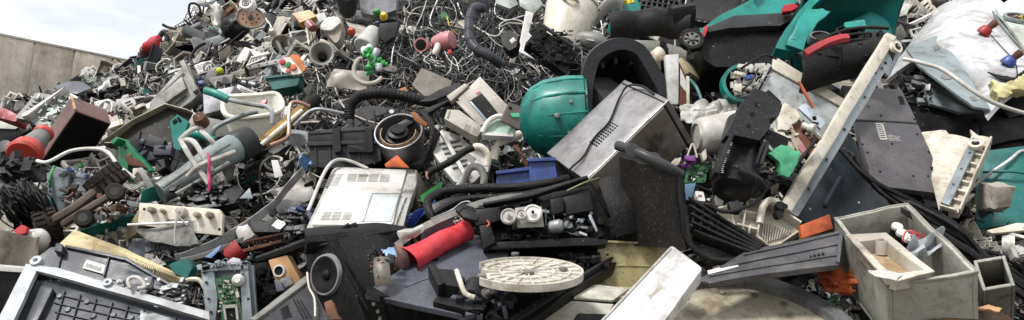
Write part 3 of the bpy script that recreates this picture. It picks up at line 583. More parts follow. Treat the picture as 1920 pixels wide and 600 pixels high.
b = MB(); b.sheet(lambda u, v: t.pl(1143+u*146+v*0, 42-6*u-8*math.sin(u*4)*.5+v*34, .06*math.sin(math.pi*(v*.9+.05))+.01*math.sin(u*14)), 26, 8, .04); t.add('padded_top', b, rubber, bev=0, warp=.008)
b = MB(); b.sheet(lambda u, v: t.pl(1252+u*42, 38-6*u+v*(24-4*u), .1*math.sin(math.pi*(v*.9+.05))), 8, 6, .03); t.add('end_pad', b, rubber, bev=0, warp=.008)
t = T('cream_cabinet', 'pale cream cabinet front under the black padded cover', 'cabinet', 1195, 95, d=3.95, ty=8); t.slab('front', [(1143, 74), (1238, 76), (1240, 130), (1145, 130)], -.1, 0, M('pale_cabinet', (196, 198, 190), .4, dirt=.4, dc=(120, 116, 100)), bev=.005); t.slab('side_post', [(1240, 76), (1250, 80), (1252, 130), (1242, 130)], -.1, .004, charcoal); t.slab('end_panel', [(1252, 80), (1290, 92), (1285, 120), (1254, 120)], -.08, -.01, lgrey)
t = T('bread_shoe', 'rounded cream plastic paddle with a rusty smear left of the white post frame', 'paddle', 1225, 115, d=3.5, ty=40); b = MB(); b.tube([t.pl(1206, 128, 0), t.pl(1220, 115, .01), t.pl(1238, 103, .01)], lambda u: .02+.014*u, 12, 5); t.add('paddle', b, M('smeared_cream', (206, 196, 180), .4, dirt=.8, dc=(124, 78, 58)), bev=0)
t = T('teal_drum', 'teal drum end with a yellow warning label at the top edge', 'drum', 1178, 14, d=4.35, ty=30, lm='the yellow labelled drum')
b = MB(); q = t.pl.loc(1178, 12); b.lathe(q(-.02, -.02, -.2), q(0, 0, .03), [(0, .075), (.8, .08), (.93, .07), (1, .04)], 28); t.add('drum', b, teal, bev=0)
b = MB(); b.prism(q, [(-.045, -.02), (.03, 0.004), (.024, .032), (-.045, .012)], .028, .034); b.mi = 1; b.prism(q, [(-.03, -.008), (-.02, .01), (-.012, .005), (-.02, -.01)], .034, .036); b.prism(q, [(.0, 0), (.015, .018), (.018, .008)], .034, .036); t.add('warning_label', b, [yellow, charcoal])
t = T('grey_shroud', 'curved dark grey shroud arching left of the yellow labelled drum', 'shroud', 1140, 25, d=4.3, ty=30); b = MB(); b.sheet(lambda u, v: t.pl(1112+u*55, 30-45*math.sin(u*1.8)+v*(22+12*u), .05*math.sin(v*3)), 12, 6, .008); t.add('shroud', b, grey, bev=0, warp=.006)
# cooker pot etc
t = T('rice_cooker', 'large round cream cooker pot lying on its side near the top', 'cooker', 1065, 50, d=4.2, lm='the cream cooker pot')
p0 = P(1075, 12, 4.3); p1 = P(1050, 92, 4.15); b = MB(); b.lathe(p0, p1, [(0, .125), (.04, .145), (.12, .15), (.8, .118), (.98, .10), (1, .06)], 36); t.add('pot', b, cream, bev=0)
b = MB(); b.lathe(p0-(p1-p0)*.03, p0+(p1-p0)*.08, [(0, .14), (.4, .157), (1, .157)], 36, False); o = t.add('rim', b, cream, bev=0)
b = MB(); b.tube([P(1050, 6, 4.2), P(1062, -2, 4.12), P(1080, 0, 4.12), P(1088, 8, 4.18)], .008, 6); t.add('handle', b, cream)
t = T('printer_chassis', 'black open printer mechanism full of rollers below the cream cooker pot', 'printer mechanism', 1035, 90, d=3.95, ty=30, tx=10, lm='the black roller mechanism')
b = MB(); b.prism(t.pl, [(1010, 50), (1082, 98), (1060, 138), (985, 82)], -.06, 0); clutter(b, t.pl, 995, 62, 1070, 122, 0, .04, 170, .012, 8, 3); t.add('mechanism', b, [black, void, charcoal]); b = MB(); b.tube([t.pl(1012, 52, .03), t.pl(1085, 102, .03)], .01, 8, 0); t.add('roller_bar', b, dgrey)
t.slab('circuit_board', [(985, 82), (1005, 72), (1022, 92), (1005, 100)], .01, .014, void)
t = T('motor_housing', 'small dull metal motor housing with a crumpled cap beside the cream pot', 'motor', 1105, 80, d=3.9, ty=30); b = MB(); b.lathe(t.pl(1082, 72, .0), t.pl(1135, 88, .03), [(0, .02), (.1, .034), (.5, .044), (.8, .04), (1, .02)], 20); clutter(b, t.pl, 1075, 64, 1132, 90, 0, .06, 20, .018, 2, 2); t.add('housing', b, [grey, galv], bev=0, warp=.006)
t = T('white_backing_sheet', 'white plastic sheet lying behind the black roller mechanism', 'panel', 1000, 80, d=4.1, ty=35); t.slab('sheet', [(985, 20), (1000, 25), (992, 60), (1045, 120), (1020, 120), (972, 95)], -.01, 0, enamel, warp=.006)
# teal barrel
t = T('teal_barrel', 'big battered teal plastic barrel lying on its side left of the steel microwave', 'barrel', 1035, 220, d=3.3, lm='the teal barrel')
p0 = P(1105, 215, 3.30); p1 = P(972, 228, 3.33); b = MB()
b.lathe(p0, p1, [(0, .166), (.0, .158), (.02, .158), (.04, .172), (.3, .178), (.6, .168), (.8, .138), (.93, .09), (1, .03)], 44)
t.add('barrel_shell', b, M('battered_teal', (30, 142, 130), .38, dirt=.75, dc=(16, 78, 72), spk=.6), bev=0, warp=.006)
b = MB(); ax_ = (p1-p0).normalized(); u0_ = (UP-ax_*UP.dot(ax_)).normalized(); v0_ = -FWD
prf = [(.07, .1745), (.3, .179), (.6, .169), (.8, .139), (.93, .091)]
for a_ in (58, 30, 2, -28): b.tube([p0+(p1-p0)*tt_+(u0_*math.sin(R(a_))+v0_*math.cos(R(a_)))*rr_ for tt_, rr_ in prf], .006 if a_ == 30 else .003, 6)
t.add('rib', b, MATS['battered_teal'], bev=0)
b = MB()
for a in (-60, -20, 20, 60): b.prism(t.pl, [(985, 222+a*.7), (1100, 216+a*.9), (1100, 218+a*.9), (985, 223+a*.7)], 0, 0.001)
b = MB(); q = P(1044, 217, 3.3)
for (px, py, r) in ((1044, 217, .012), (1071, 191, .009), (1066, 248, .006)):
    c = P(px, py, 3.115+abs(py-220)*.0009); b.lathe(c+FWD*.02, c-FWD*.012, [(0, r), (.8, r), (1, r*.6)], 12)
t.add('bolt', b, steel)
# black hood
t = T('engine_hood', 'glossy black domed plastic hood standing open behind the steel microwave', 'hood', 1165, 150, d=3.35, ty=15, tx=10, lm='the black domed hood')
arch = []; 
for k in range(25):
    a = math.pi*k/24; arch.append((1162-70*math.cos(a)*1.0-(8 if k < 8 else 0), 215-118*math.sin(a)**.8-(10 if 6 < k < 16 else 0)+(10 if k > 18 else 0)))
arch = [(1096, 235), (1090, 205), (1092, 165), (1100, 128), (1108, 112), (1125, 98), (1150, 88), (1175, 90), (1196, 100), (1212, 125), (1228, 155), (1240, 175), (1240, 200)]
cx, cy = 1165, 190
def ins(k, s): return (cx+(k[0]-cx)*s, cy+(k[1]-cy)*s)
b = MB()
for i in range(len(arch)-1):
    a, c = arch[i], arch[i+1]; b.prism(t.pl, [a, c, ins(c, .84), ins(a, .84)], -.05, .04)
b = MB(); asm = [Vector((p[0], p[1], 0)) for p in rr(arch, 20, 3)]
def along(u): k = u*(len(asm)-1); i = min(int(k), len(asm)-2); return asm[i].lerp(asm[i+1], k-i)
b.sheet(lambda u, v: (lambda p: t.pl(*ins((p.x, p.y), 1-.075*v), .03+.02*math.sin(math.pi*v)-.06*v*v))(along(u)), 60, 5, .03)
t.add('hood_rim', b, M('hood_charcoal', (34, 35, 38), .3, dirt=.4), bev=0)
b = MB()
for i in range(len(arch)-1):
    a, c = ins(arch[i], .93), ins(arch[i+1], .93); a2, c2 = ins(a, .55), ins(c, .55)
    b.hull8([t.pl(*a, -.04), t.pl(*c, -.04), t.pl(*c2, -.17), t.pl(*a2, -.17), t.pl(*a, -.02), t.pl(*c, -.02), t.pl(*c2, -.15), t.pl(*a2, -.15)])
b.prism(t.pl, [ins(p, .48) for p in arch], -.17, -.15); t.add('hood_cavity', b, black, bev=0)
b = MB()
for (px, py) in ((1125, 104), (1150, 96), (1180, 98)): b = MB(); b.prism(t.pl, [(px, py), (px+5, py-2), (px+9, py+22), (px+3, py+24)], -.08, .0); t.add('hood_rib', b, charcoal)
t = T('grey_tub_edge', 'dark grey curved tub edge between teal barrel and black domed hood', 'tub', 1100, 195, d=3.42, ty=10); b = MB(); b.lathe(P(1130, 205, 3.5), P(1085, 215, 3.38), [(0, .15), (1, .155)], 36); t.add('tub', b, dgrey, bev=0)
# microwave
t = bx('steel_microwave', 'dented brushed steel microwave casing with rows of vent slots and a black cord', 'microwave', (1098, 337), (1255, 187), (1025, 287), (1150, 410), -.42, 'the steel microwave')
b = MB(); t.f.solid(b); q = t.f.face(0, 1); b.mi = 1
for i in range(4):
    for j in range(9): b.prism(q, [(.44-.025*i+j*.022*0+.0, .34+j*.0), (.0, 0), (0, 0)], 0, 0) if 0 else None
steelm = t.add('casing', b, [steel, void], bev=.004, warp=.004, fine=.06)
b = MB()
for i in range(4):
    for j in range(10): b.rect(q, .30+j*.028, .34+i*.05, .314+j*.028, .365+i*.05, -.001, .0025)
t.add('vent_slots', b, void, bev=0)
b = MB(); b.rect(q, .95, .02, .962, .98, 0, .004); q2 = t.f.face(0, 2); b.rect(q2, .93, 0, .945, 1, 0, .006); t.add('front_trim', b, charcoal)
q3 = t.f.face(0, 2); b = MB(); b.rect(q3, .02, .02, .92, .98, 0, .006); t.add('side_panel', b, dsteel, bev=.004)
f = t.f.face(0, 1); b = MB(); b.tube([f(a, c, h) for a, c, h in ((.98, .28, .004), (.99, .55, .015), (.93, .75, .02), (.80, .72, .01), (.55, .5, .008), (.35, .48, .008), (.15, .35, .008), (-.02, .32, .01), (-.06, .3, -.05))], .0042, 8, 6); t.add('cord', b, black, bev=0)
# frames behind microwave
t = T('post_frame', 'upright white window-like frame with brown core right of the black hood', 'frame', 1265, 145, d=3.3, ty=8, lm='the white post frame')
t.slab('post', [(1247, 103), (1273, 101), (1272, 196), (1252, 196)], -.04, 0, enamel, bev=.006, warp=.003); t.slab('core', [(1273, 112), (1291, 150), (1290, 196), (1273, 196)], -.05, -.01, rust); t.slab('thin_post', [(1287, 142), (1293, 143), (1293, 196), (1288, 196)], -.04, .0, cream); t.slab('paper_note', [(1276, 126), (1287, 152), (1287, 172), (1276, 158)], -.009, -.006, mwhite)
t = bx('vented_casing', 'long beige electronics casing with a punched vent grille beside the white post frame', 'casing', (1292, 135), (1372, 188), (1277, 108), (1296, 205), -.55, 'the beige vented casing', d=3.4)
b = MB(); t.f.solid(b); b.mi = 1; q = t.f.face(0, 2)
for i in range(14):
    for j in range(4): b.rect(q, .18+i*.045, .35+j*.12, .20+i*.045, .42+j*.12, 0, .002)
t.add('casing', b, [beige, void], bev=.004)
t = T('teal_strap', 'thin curved dark teal strip below the beige vented casing', 'strip', 1306, 172, d=3.35); t.tub('strip', [(1294, 150, 0), (1304, 170, .02), (1313, 192, .02)], .008, dteal)
t = T('grey_egg_tray', 'crumpled grey moulded tray lying right of the steel microwave', 'tray', 1325, 212, d=3.25, ty=58, lm='the grey moulded tray')
b = MB(); b.sheet(lambda u, v: t.pl(1272+u*110+v*8, 196+v*36-u*4, .02*abs(math.sin(u*13+v*2))*abs(math.sin(v*7))), 40, 18, .004); t.add('moulded_tray', b, lgrey, bev=0, warp=.03, freq=11)
# white bucket
t = T('white_bucket', 'scuffed white plastic bucket lying between the microwave and black canister', 'bucket', 1338, 255, d=3.0, lm='the white bucket')
b = MB(); b.lathe(P(1306, 256, 3.03), P(1384, 248, 3.06), [(0, .05), (.03, .064), (.1, .072), (1, .088), (1, .094), (.96, .094)], 36, False); b.lathe(P(1306, 256, 3.03), P(1310, 256, 3.03), [(0, .052), (1, .052)], 30); t.add('bucket', b, white, bev=0, warp=.003)
# appliance panel white
t = T('appliance_back_panel', 'flat pale grey appliance panel with a folded cream rim behind the long rail', 'panel', 1480, 190, d=3.35, lm='the pale appliance panel')
t.pl = Plane(1490, 190, 3.3, 5, 30)
b = MB(); b.prism(t.pl, [(1440, 118), (1560, 190), (1586, 215), (1560, 290), (1390, 260), (1400, 215)], -.02, 0); b.mi = 1
for q in ((1470, 158), (1428, 187), (1546, 222), (1450, 203), (1420, 230)): b.prism(t.pl.loc(*q), circ(.006, 8), 0, .002)
t.add('panel', b, [M('pale_panel', (182, 188, 190), .35, .1, dirt=.35, dc=(120, 120, 116)), void], warp=.002)
t.slab('raised_plate', rr([(1466, 150), (1505, 178), (1560, 230), (1530, 270), (1440, 240)], 6), .001, .006, MATS['pale_panel']); t.slab('folded_rim', [(1448, 113), (1458, 112), (1588, 192), (1583, 207), (1446, 131)], .0, .012, cream, bev=.004)
b = MB(); b.tube([t.pl(1445, 128, .01), t.pl(1425, 165, .01), t.pl(1408, 200, .01)], .005, 6, 0); t.add('seam', b, void)
t = T('control_unit', 'jumble of white connectors and blue switch mounted inside a teal ring', 'control unit', 1400, 150, d=3.3, ty=15, lm='the white connector unit')
q = t.pl.loc(1388, 160); b = MB(); s0, s1 = circ(.085, 28, 0, 0, 80, 290), circ(.07, 28, 0, 0, 80, 290)
for i in range(28): b.prism(q, [s0[i], s0[i+1], s1[i+1], s1[i]], -.02, .03)
t.add('teal_ring', b, teal, bev=0); b = MB(); clutter(b, t.pl, 1375, 125, 1425, 190, .0, .06, 60, .022, 21, 3); t.add('connectors', b, [white, cream, lgrey]); t.slab('blue_switch', [(1387, 154), (1400, 152), (1403, 159), (1389, 161)], .06, .08, blue, r=2)
b = MB(); b.tube([t.pl(1380, 140, .07), t.pl(1400, 128, .08), t.pl(1425, 115, .07), t.pl(1450, 117, .04)], .006, 6); b.tube([t.pl(1378, 180, .05), t.pl(1396, 168, .08), t.pl(1412, 140, .07)], .004, 6); t.add('leads', b, black)
t = T('copper_strip', 'thin bent orange-brown metal strip standing before the pale appliance panel', 'strip', 1511, 178, d=3.15); t.slab('strip', [(1496, 154), (1499, 153), (1526, 200), (1523, 203)], -.006, .006, M('orange_brown', (176, 84, 40), .4, dirt=.4), bev=0)
# broken cream mechanism with disc drive
t = T('disc_drive', 'broken cream disc drive with shiny disc sled beside the long rail', 'disc drive', 1490, 240, d=3.0, ty=28, lm='the broken disc drive')
b = MB(); b.prism(t.pl, jag([(1452, 215), (1470, 196), (1492, 210), (1500, 222), (1478, 245), (1455, 248)], 2.5, 3, 7), -.01, .02); b.prism(t.pl, jag([(1450, 240), (1470, 250), (1490, 290), (1475, 296), (1455, 268)], 2, 3, 8), -.01, .01); t.add('housing', b, cream, warp=.008)
t.slab('drive_body', [(1482, 232), (1500, 222), (1540, 262), (1520, 290)], -.05, -.005, rust); t.slab('metal_plate', [(1498, 200), (1512, 190), (1550, 228), (1540, 240)], -.02, -.008, M('pale_blue_steel', (168, 178, 188), .35, .5)); 
b = MB(); b.prism(t.pl, [(1474, 246), (1486, 240), (1512, 282), (1500, 296)], .0, .004); m = M('prism_foil', (190, 170, 150), .15, .8, dirt=.2); nt = m.node_tree; t.add('disc_sled', b, m)
t.slab('pink_edge', [(1498, 268), (1512, 282), (1508, 292), (1496, 280)], .005, .008, pink); b = MB(); b.lathe(t.pl(1503, 238, .01), t.pl(1522, 250, .03), [(0, .016), (.5, .012), (.6, .02), (1, .02)], 12); b.tube([t.pl(1520, 248, .02), t.pl(1536, 262, .02)], .006, 8, 0); t.add('plunger', b, lgrey)
b = MB(); clutter(b, t.pl, 1462, 205, 1530, 280, -.02, .02, 26, .014, 31, 3); t.add('fittings', b, [cream, black, galv])
# black canister
t = T('canister_vacuum', 'black canister vacuum with a moulded bracket and white print, right of the white bucket', 'vacuum cleaner', 1390, 290, d=2.85, ty=25, tx=5, lm='the black canister')
b = MB(); b.lathe(P(1398, 235, 2.98), P(1372, 362, 2.78), [(0, .075), (.75, .083), (.8, .09), (.86, .09), (.88, .082), (.97, .07), (1, .04)], 32); t.add('canister', b, M('canister_black', (40, 40, 42), .32, dirt=.3, dc=(70, 66, 62), spk=.5), bev=0)
t.slab('bracket', [(1396, 192), (1416, 200), (1446, 222), (1438, 245), (1420, 248), (1424, 262), (1404, 288), (1360, 278), (1342, 280), (1374, 216)], .05, .11, charcoal, r=4, bev=.006)
b = MB(); b.prism(t.pl, [(1374, 215), (1382, 212), (1332, 348), (1324, 345)], .04, .11); b.mi = 1
for q in ((1390, 240), (1383, 261), (1398, 222)): b.prism(t.pl.loc(*q), circ(.009, 12), .11, .113)
t.add('side_spine', b, [charcoal, void])
b = MB(); b.prism(t.pl, [(1412, 200), (1425, 190), (1448, 212), (1440, 235), (1425, 228)], .02, .09); b.prism(t.pl, [(1425, 250), (1470, 270), (1462, 300), (1420, 290)], -.02, .05); clutter(b, t.pl, 1415, 250, 1460, 350, -.02, .05, 40, .022, 71, 2); t.add('motor_block', b, [black, charcoal])
b = MB(); rd = random.Random(2)
for k in range(16): x = 1352-k*1.1+rd.uniform(-2, 2); y = 288+k*3.6; b.prism(t.pl, [(x-1.5, y), (x+3, y+.5), (x+2.6, y+2), (x-1.8, y+1.6)], .094, .097) if k not in (6, 7) else None
t.add('print', b, mwhite, bev=0); t.slab('rating_label', [(1419, 277), (1423, 275), (1438, 293), (1434, 296)], .06, .062, mwhite); t.slab('motor_shell', rr([(1412, 278), (1424, 268), (1446, 296), (1434, 304)], 4), .03, .059, black)
b = MB(); b.tube([t.pl(1368, 340, .1), t.pl(1400, 355, .1), t.pl(1420, 365, .06)], .014, 8); b.tube([t.pl(1400, 330, .1), t.pl(1408, 300, .12), t.pl(1416, 296, .12), t.pl(1404, 335, .12)], .007, 6); t.add('handle', b, charcoal)
t = T('mint_duster', 'crumpled mint green plastic cloth hanging beside the black canister', 'cloth', 1470, 305, d=2.78, ty=10, lm='the mint green cloth')
b = MB(); b.prism(t.pl, jag([(1441, 292), (1462, 276), (1478, 280), (1498, 284), (1492, 305), (1476, 334), (1458, 328), (1455, 306)], 2, 3, 6), -.02, .02); t.add('cloth', b, mint, bev=.006, warp=.012, fine=.02, freq=14)
# pcb with purple
t = T('circuit_module', 'green circuit board with purple and white connectors below the steel microwave', 'circuit board', 1302, 318, d=2.95, ty=15, lm='the purple tipped circuit board')
b = MB(); b.prism(t.pl, [(1290, 308), (1330, 310), (1322, 342), (1282, 343)], -.004, 0); b.mi = 1; clutter(b, t.pl, 1286, 312, 1325, 340, 0, .008, 30, .008, 41, 4); t.add('board', b, [pcbm, black, galv, cream], bev=0)
b = MB(); b.mi = 0; clutter(b, t.pl, 1278, 298, 1298, 320, .0, .04, 10, .016, 42, 1); b.mi = 1; b.tube([t.pl(1282, 310, .02), t.pl(1290, 285, .03), t.pl(1296, 274, .03), t.pl(1304, 300, .03)], .004, 5); b.tube([t.pl(1284, 300, .02), t.pl(1298, 296, .02)], .004, 5); b.prism(t.pl, rr([(1312, 290), (1320, 282), (1322, 300), (1316, 306)], 2), .0, .03); t.add('connector', b, [purple, cream])
# black fin / chair back
t = T('chair_shell', 'tall curved black plastic chair shell with a rolled top edge, centre right', 'chair shell', 1225, 370, d=2.62, ty=5, tx=-18, lm='the black chair shell')
b = MB(); b.sheet(lambda u, v: t.pl(1166+u*(112+6*v)+8*v*v*0, 292+u*42+v*(165-30*u), .05*math.sin(u*3.1)-.10*(1-u)*v), 16, 16, .012); t.add('shell', b, M('matt_black_shell', (34, 33, 32), .42, dirt=.4, dc=(62, 58, 52), spk=.6), bev=0, warp=.004)
b = MB(); b.tube([t.pl(1158, 273, .0), t.pl(1185, 282, .03), t.pl(1220, 298, .06), t.pl(1255, 316, .05), t.pl(1276, 328, .0)], .0175, 12); t.add('rolled_edge', b, dgrey, bev=0)
b = MB()
for q in ((1190, 285), (1228, 301)): b.lathe(t.pl(q[0], q[1], .03), t.pl(q[0]+2, q[1]+1, .06), [(0, .025), (1, .025)], 14)
t.add('seam_ring', b, dgrey)
b = MB(); b.tube([t.pl(1272, 330, .02), t.pl(1282, 400, .03), t.pl(1290, 450, .02), t.pl(1330, 485, .0), t.pl(1390, 488, -.05)], .009, 8); t.add('side_bead', b, rubber)
t = T('rubber_belt', 'wide folded black rubber belt hanging beside the printer gears', 'belt', 1150, 385, d=2.7, ty=12, lm='the wide rubber belt')
b = MB(); b.sheet(lambda u, v: t.pl(1120+u*48+v*32, 338-u*10+v*105, .05*math.sin(v*2.6)+.01*math.sin(u*4)), 10, 14, .008); t.add('belt', b, rubber, bev=0, warp=.006)
t = T('bumper_insert', 'black slatted bumper insert lying below the black canister', 'bumper', 1350, 430, d=2.68, ty=55, tx=0, lm='the black slatted bumper')
b = MB(); b.prism(t.pl, [(1284, 372), (1300, 378), (1430, 462), (1425, 474), (1330, 482), (1290, 440)], -.04, -.02)
for k in range(5): b.prism(t.pl, [(1286+k*3, 376+k*16), (1290+k*3, 374+k*16), (1432-k*4, 464+k*4), (1428-k*4, 468+k*4)], -.02, .02)
for k in range(8): b.prism(t.pl, [(1300+k*15, 386+k*9), (1305+k*15, 389+k*9), (1300+k*15, 430+k*5), (1295+k*15, 428+k*5)], -.02, .01)
t.add('insert', b, black, bev=.003)
t = T('cream_moulding', 'broken cream moulded tray with compartments and a black foot below the canister', 'moulding', 1430, 415, d=2.78, ty=40, lm='the cream compartment moulding')
b = MB(); b.prism(t.pl, jag([(1345, 395), (1400, 380), (1460, 384), (1502, 430), (1440, 466), (1350, 425)], 2, 3, 3), -.03, -.02)
for (a, c) in (((1400, 378), (1440, 384)), ((1440, 384), (1425, 408)), ((1425, 408), (1390, 400)), ((1425, 408), (1418, 448)), ((1418, 448), (1440, 466)), ((1400, 380), (1390, 440)), ((1440, 384), (1500, 422)), ((1455, 466), (1505, 432)), ((1380, 425), (1420, 436)), ((1345, 395), (1392, 384)), ((1370, 405), (1376, 428)), ((1405, 428), (1402, 445))):
    d_ = Vector((c[0]-a[0], c[1]-a[1])).normalized()*1.6; b.prism(t.pl, [(a[0]-d_.y, a[1]+d_.x), (a[0]+d_.y, a[1]-d_.x), (c[0]+d_.y, c[1]-d_.x), (c[0]-d_.y, c[1]+d_.x)], -.02, .02)
for k in range(11): b.prism(t.pl, [(1432+k*5, 412+k*1.5), (1434+k*5, 412+k*1.5), (1432+k*4.5, 455-k*1.5), (1430+k*4.5, 455-k*1.5)], -.02, -.008)
t.add('moulding', b, cream, bev=.002, warp=.003); t.tub('raised_arch', [(1422, 425, .02), (1426, 400, .04), (1440, 390, .045), (1456, 396, .04)], .013, cream); t.disc('rubber_foot', 1456, 404, .018, .03, .06, black)
t = T('small_white_part', 'small white plastic latch with red print below the purple tipped circuit board', 'latch', 1314, 370, d=2.85, ty=30); t.slab('latch', rr([(1302, 360), (1318, 362), (1322, 380), (1306, 378)], 3), -.02, .01, white); t.slab('red_print', [(1308, 368), (1315, 369), (1315, 371), (1308, 370)], .011, .013, red)
t = T('blue_glass_pane', 'small pale blue pane standing right of the black chair shell', 'pane', 1290, 355, d=2.82, ty=5); t.slab('pane', [(1284, 345), (1305, 343), (1296, 378), (1286, 374)], -.003, 0, lblue)
t = T('bent_black_cable', 'short thick black cable curling under the black canister', 'cable', 1360, 385, d=2.72); t.tub('cable', [(1335, 368, 0), (1338, 395, .02), (1360, 405, .03), (1385, 400, .03), (1420, 380, .02), (1440, 350, 0), (1480, 320, -.02), (1530, 262, 0)], .007, rubber); t.slab('cable_bracket', [(1362, 387), (1380, 384), (1392, 396), (1384, 404), (1368, 402)], .0, .03, charcoal)
t = T('orange_debris', 'broken orange plastic grille in the shade below the charcoal louvre panel', 'grille', 1560, 525, d=2.55, ty=35)
b = MB(); b.prism(t.pl, jag([(1530, 505), (1580, 498), (1598, 530), (1550, 545)], 4, 4, 3), -.01, 0); clutter(b, t.pl, 1535, 500, 1600, 550, 0, .04, 22, .025, 15, 1); t.add('grille', b, orange, warp=.006)
# ================================================================== 480..1130
# printer mechanism with gears
t = T('printer_mechanism', 'black gutted printer mechanism with three white gears above the cream disc', 'printer mechanism', 1010, 400, d=2.68, ty=22, tx=0, lm='the white geared mechanism')
b = MB(); b.prism(t.pl, [(888, 375), (930, 372), (1110, 335), (1160, 430), (1130, 462), (905, 468)], -.14, -.06); b.prism(t.pl, [(893, 398), (938, 392), (940, 418), (893, 428)], -.06, .03); b.prism(t.pl, [(899, 428), (920, 424), (930, 458), (906, 472)], -.06, .03); b.prism(t.pl, [(930, 455), (1100, 446), (1140, 450), (1136, 460), (908, 470)], -.06, .01); b.prism(t.pl, [(1030, 380), (1055, 374), (1056, 402), (1034, 408)], -.05, .03); b.prism(t.pl, [(1055, 372), (1105, 356), (1112, 395), (1060, 405)], -.05, .01)
t.add('chassis', b, black, bev=.004)
b = MB(); clutter(b, t.pl, 905, 378, 1130, 450, -.06, .0, 130, .022, 51, 2); t.add('inner_works', b, [black, void]); b = MB(); clutter(b, t.pl, 1020, 395, 1110, 440, -.05, .01, 34, .016, 52, 3); t.add('metal_fittings', b, [galv, lgrey, MATS['pale_blue_steel']])
b = MB()
for k in range(3): b.prism(t.pl, [(905+k*12, 383-k*3), (1000, 366-k*4), (1100, 332-k*2), (1102, 336-k*2), (1000, 371-k*4), (906+k*12, 388-k*3)], -.02-k*.01, .02-k*.01)
t.add('top_rail', b, charcoal)
def gear(px, py, r, w0):
    q = t.pl.loc(px, py); b = MB(); n = 56; b.prism(q, [(r*(1 if k % 2 else .955)*math.cos(2*math.pi*k/n), r*(1 if k % 2 else .955)*math.sin(2*math.pi*k/n)) for k in range(n)], w0, w0+.012)
    s0, s1 = circ(r*.86, 28), circ(r*.8, 28)
    for i in range(28): j = (i+1) % 28; b.prism(q, [s0[i], s0[j], s1[j], s1[i]], w0+.012, w0+.017)
    b.prism(q, circ(r*.35, 16), w0+.012, w0+.02); o = t.add('gear', b, white, bev=0); b = MB(); b.prism(q, circ(r*.16, 12), w0+.02, w0+.028); t.add('axle', b, black if r > .03 else steel, parent=o)
gear(954, 415, .0285, .045); gear(977, 414, .019, .06); gear(998, 410, .032, .048)
t.slab('gear_plate', [(965, 395), (985, 392), (1015, 392), (1020, 430), (970, 432)], .02, .03, lgrey); t.slab('latch_arm', [(1101, 410), (1106, 406), (1119, 437), (1116, 441)], .03, .035, MATS['pale_blue_steel']); t.slab('green_strip', [(1021, 397), (1023, 396), (1024, 428), (1022, 428)], .03, .04, pcbm)
b = MB(); b.lathe(t.pl(1030, 430, .02), t.pl(1055, 428, .04), [(0, .016), (.1, .022), (.8, .022), (1, .012)], 18); t.add('motor', b, galv)
b = MB(); b.tube([t.pl(1062, 362, .02), t.pl(1095, 348, .03), t.pl(1122, 338, .02)], .004, 5); t.add('wire_loom', b, M('khaki', (120, 122, 84)))
t.tub('red_lead', [(914, 420, .04), (918, 428, .05), (914, 434, .05)], .003, red); 
# slate top lid with printer base
t = T('flatbed_printer', 'large dusty slate blue printer lid over a black base, under the red boot, bottom centre', 'printer', 820, 520, d=2.5, lm='the slate printer lid')
t.pl = Plane.three((685, 552, 2.40), (890, 440, 2.78), (870, 590, 2.30))
b = MB(); b.prism(t.pl, [(685, 552), (700, 538), (770, 492), (845, 448), (885, 440), (960, 450), (945, 500), (905, 585), (890, 594)], -.02, 0); b.prism(t.pl, [(760, 535), (790, 522), (827, 513), (828, 516), (792, 526), (762, 539)], 0, .003); t.add('lid', b, slate, bev=.004, warp=.003)
pf = Plane(790, 580, 2.38, 12, -10)
b = MB(); b.prism(pf, [(688, 556), (800, 575), (895, 594), (900, 625), (690, 625)], -.1, -.03); b.mi = 1
for k in range(7): b.prism(pf, [(700+k*28, 566+k*4), (722+k*28, 570+k*4), (722+k*28, 620), (700+k*28, 620)], -.03, -.025)
t.add('base', b, [black, void], bev=.004); b = MB(); b.prism(pf, rr([(685, 556), (712, 560), (716, 572), (690, 572)], 3), -.03, .02); b.prism(pf, [(696, 572), (720, 574), (726, 620), (700, 620)], -.03, .0); b.mi = 1
for q in ((700, 566), (708, 580), (712, 595)): b.prism(pf.loc(*q), circ(.006, 8), .0, .023)
t.add('hinge_block', b, [black, grey])
b = MB(); b.prism(t.pl, [(803, 522), (818, 520), (836, 556), (822, 562)], 0, .05); t.add('latch_post', b, black, bev=.003); b = MB(); b.prism(t.pl, [(818, 526), (850, 528), (872, 545), (862, 562), (830, 556)], .0, .045); b.prism(t.pl, [(820, 565), (905, 585), (900, 598), (812, 575)], -.01, .02); t.add('latch_block', b, black, bev=.003); t.slab('vent_notch', [(795, 487), (818, 482), (822, 488), (800, 492)], 0, .004, void)
# black tray under disc with mechanism
t = T('printer_carcass', 'black printer tray with slotted edge underneath the cream disc', 'tray', 980, 560, d=2.42, lm='the black tray')
t.pl = Plane.three((900, 595, 2.30), (1150, 480, 2.68), (860, 530, 2.5))
b = MB(); b.prism(t.pl, jag([(870, 545), (900, 500), (960, 470), (1130, 455), (1162, 482), (1090, 528), (1000, 590), (960, 625), (870, 620)], 1.5, 3, 3), -.05, -.012); b.mi = 1
b.prism(t.pl, [(1130, 490), (1155, 480), (962, 606), (955, 598)], -.012, .006); b.mi = 0
for k in range(16): b.prism(t.pl, [(975+k*9, 588-k*6), (979+k*9, 587-k*6), (976+k*9, 574-k*6), (972+k*9, 575-k*6)], .0, .012)
t.add('tray', b, [black, charcoal], bev=.003)
b = MB(); clutter(b, t.pl, 855, 550, 960, 600, -.01, .04, 60, .022, 91, 3); t.add('lower_fittings', b, [black, charcoal, slate]); b = MB(); clutter(b, t.pl, 1050, 455, 1150, 500, -.01, .02, 70, .016, 92, 2); t.add('rear_fittings', b, [black, charcoal]); b = MB(); b.lathe(t.pl(905, 566, .02), t.pl(922, 573, .05), [(0, .018), (.5, .018), (.55, .01), (1, .01)], 14); t.add('white_knob', b, grey)
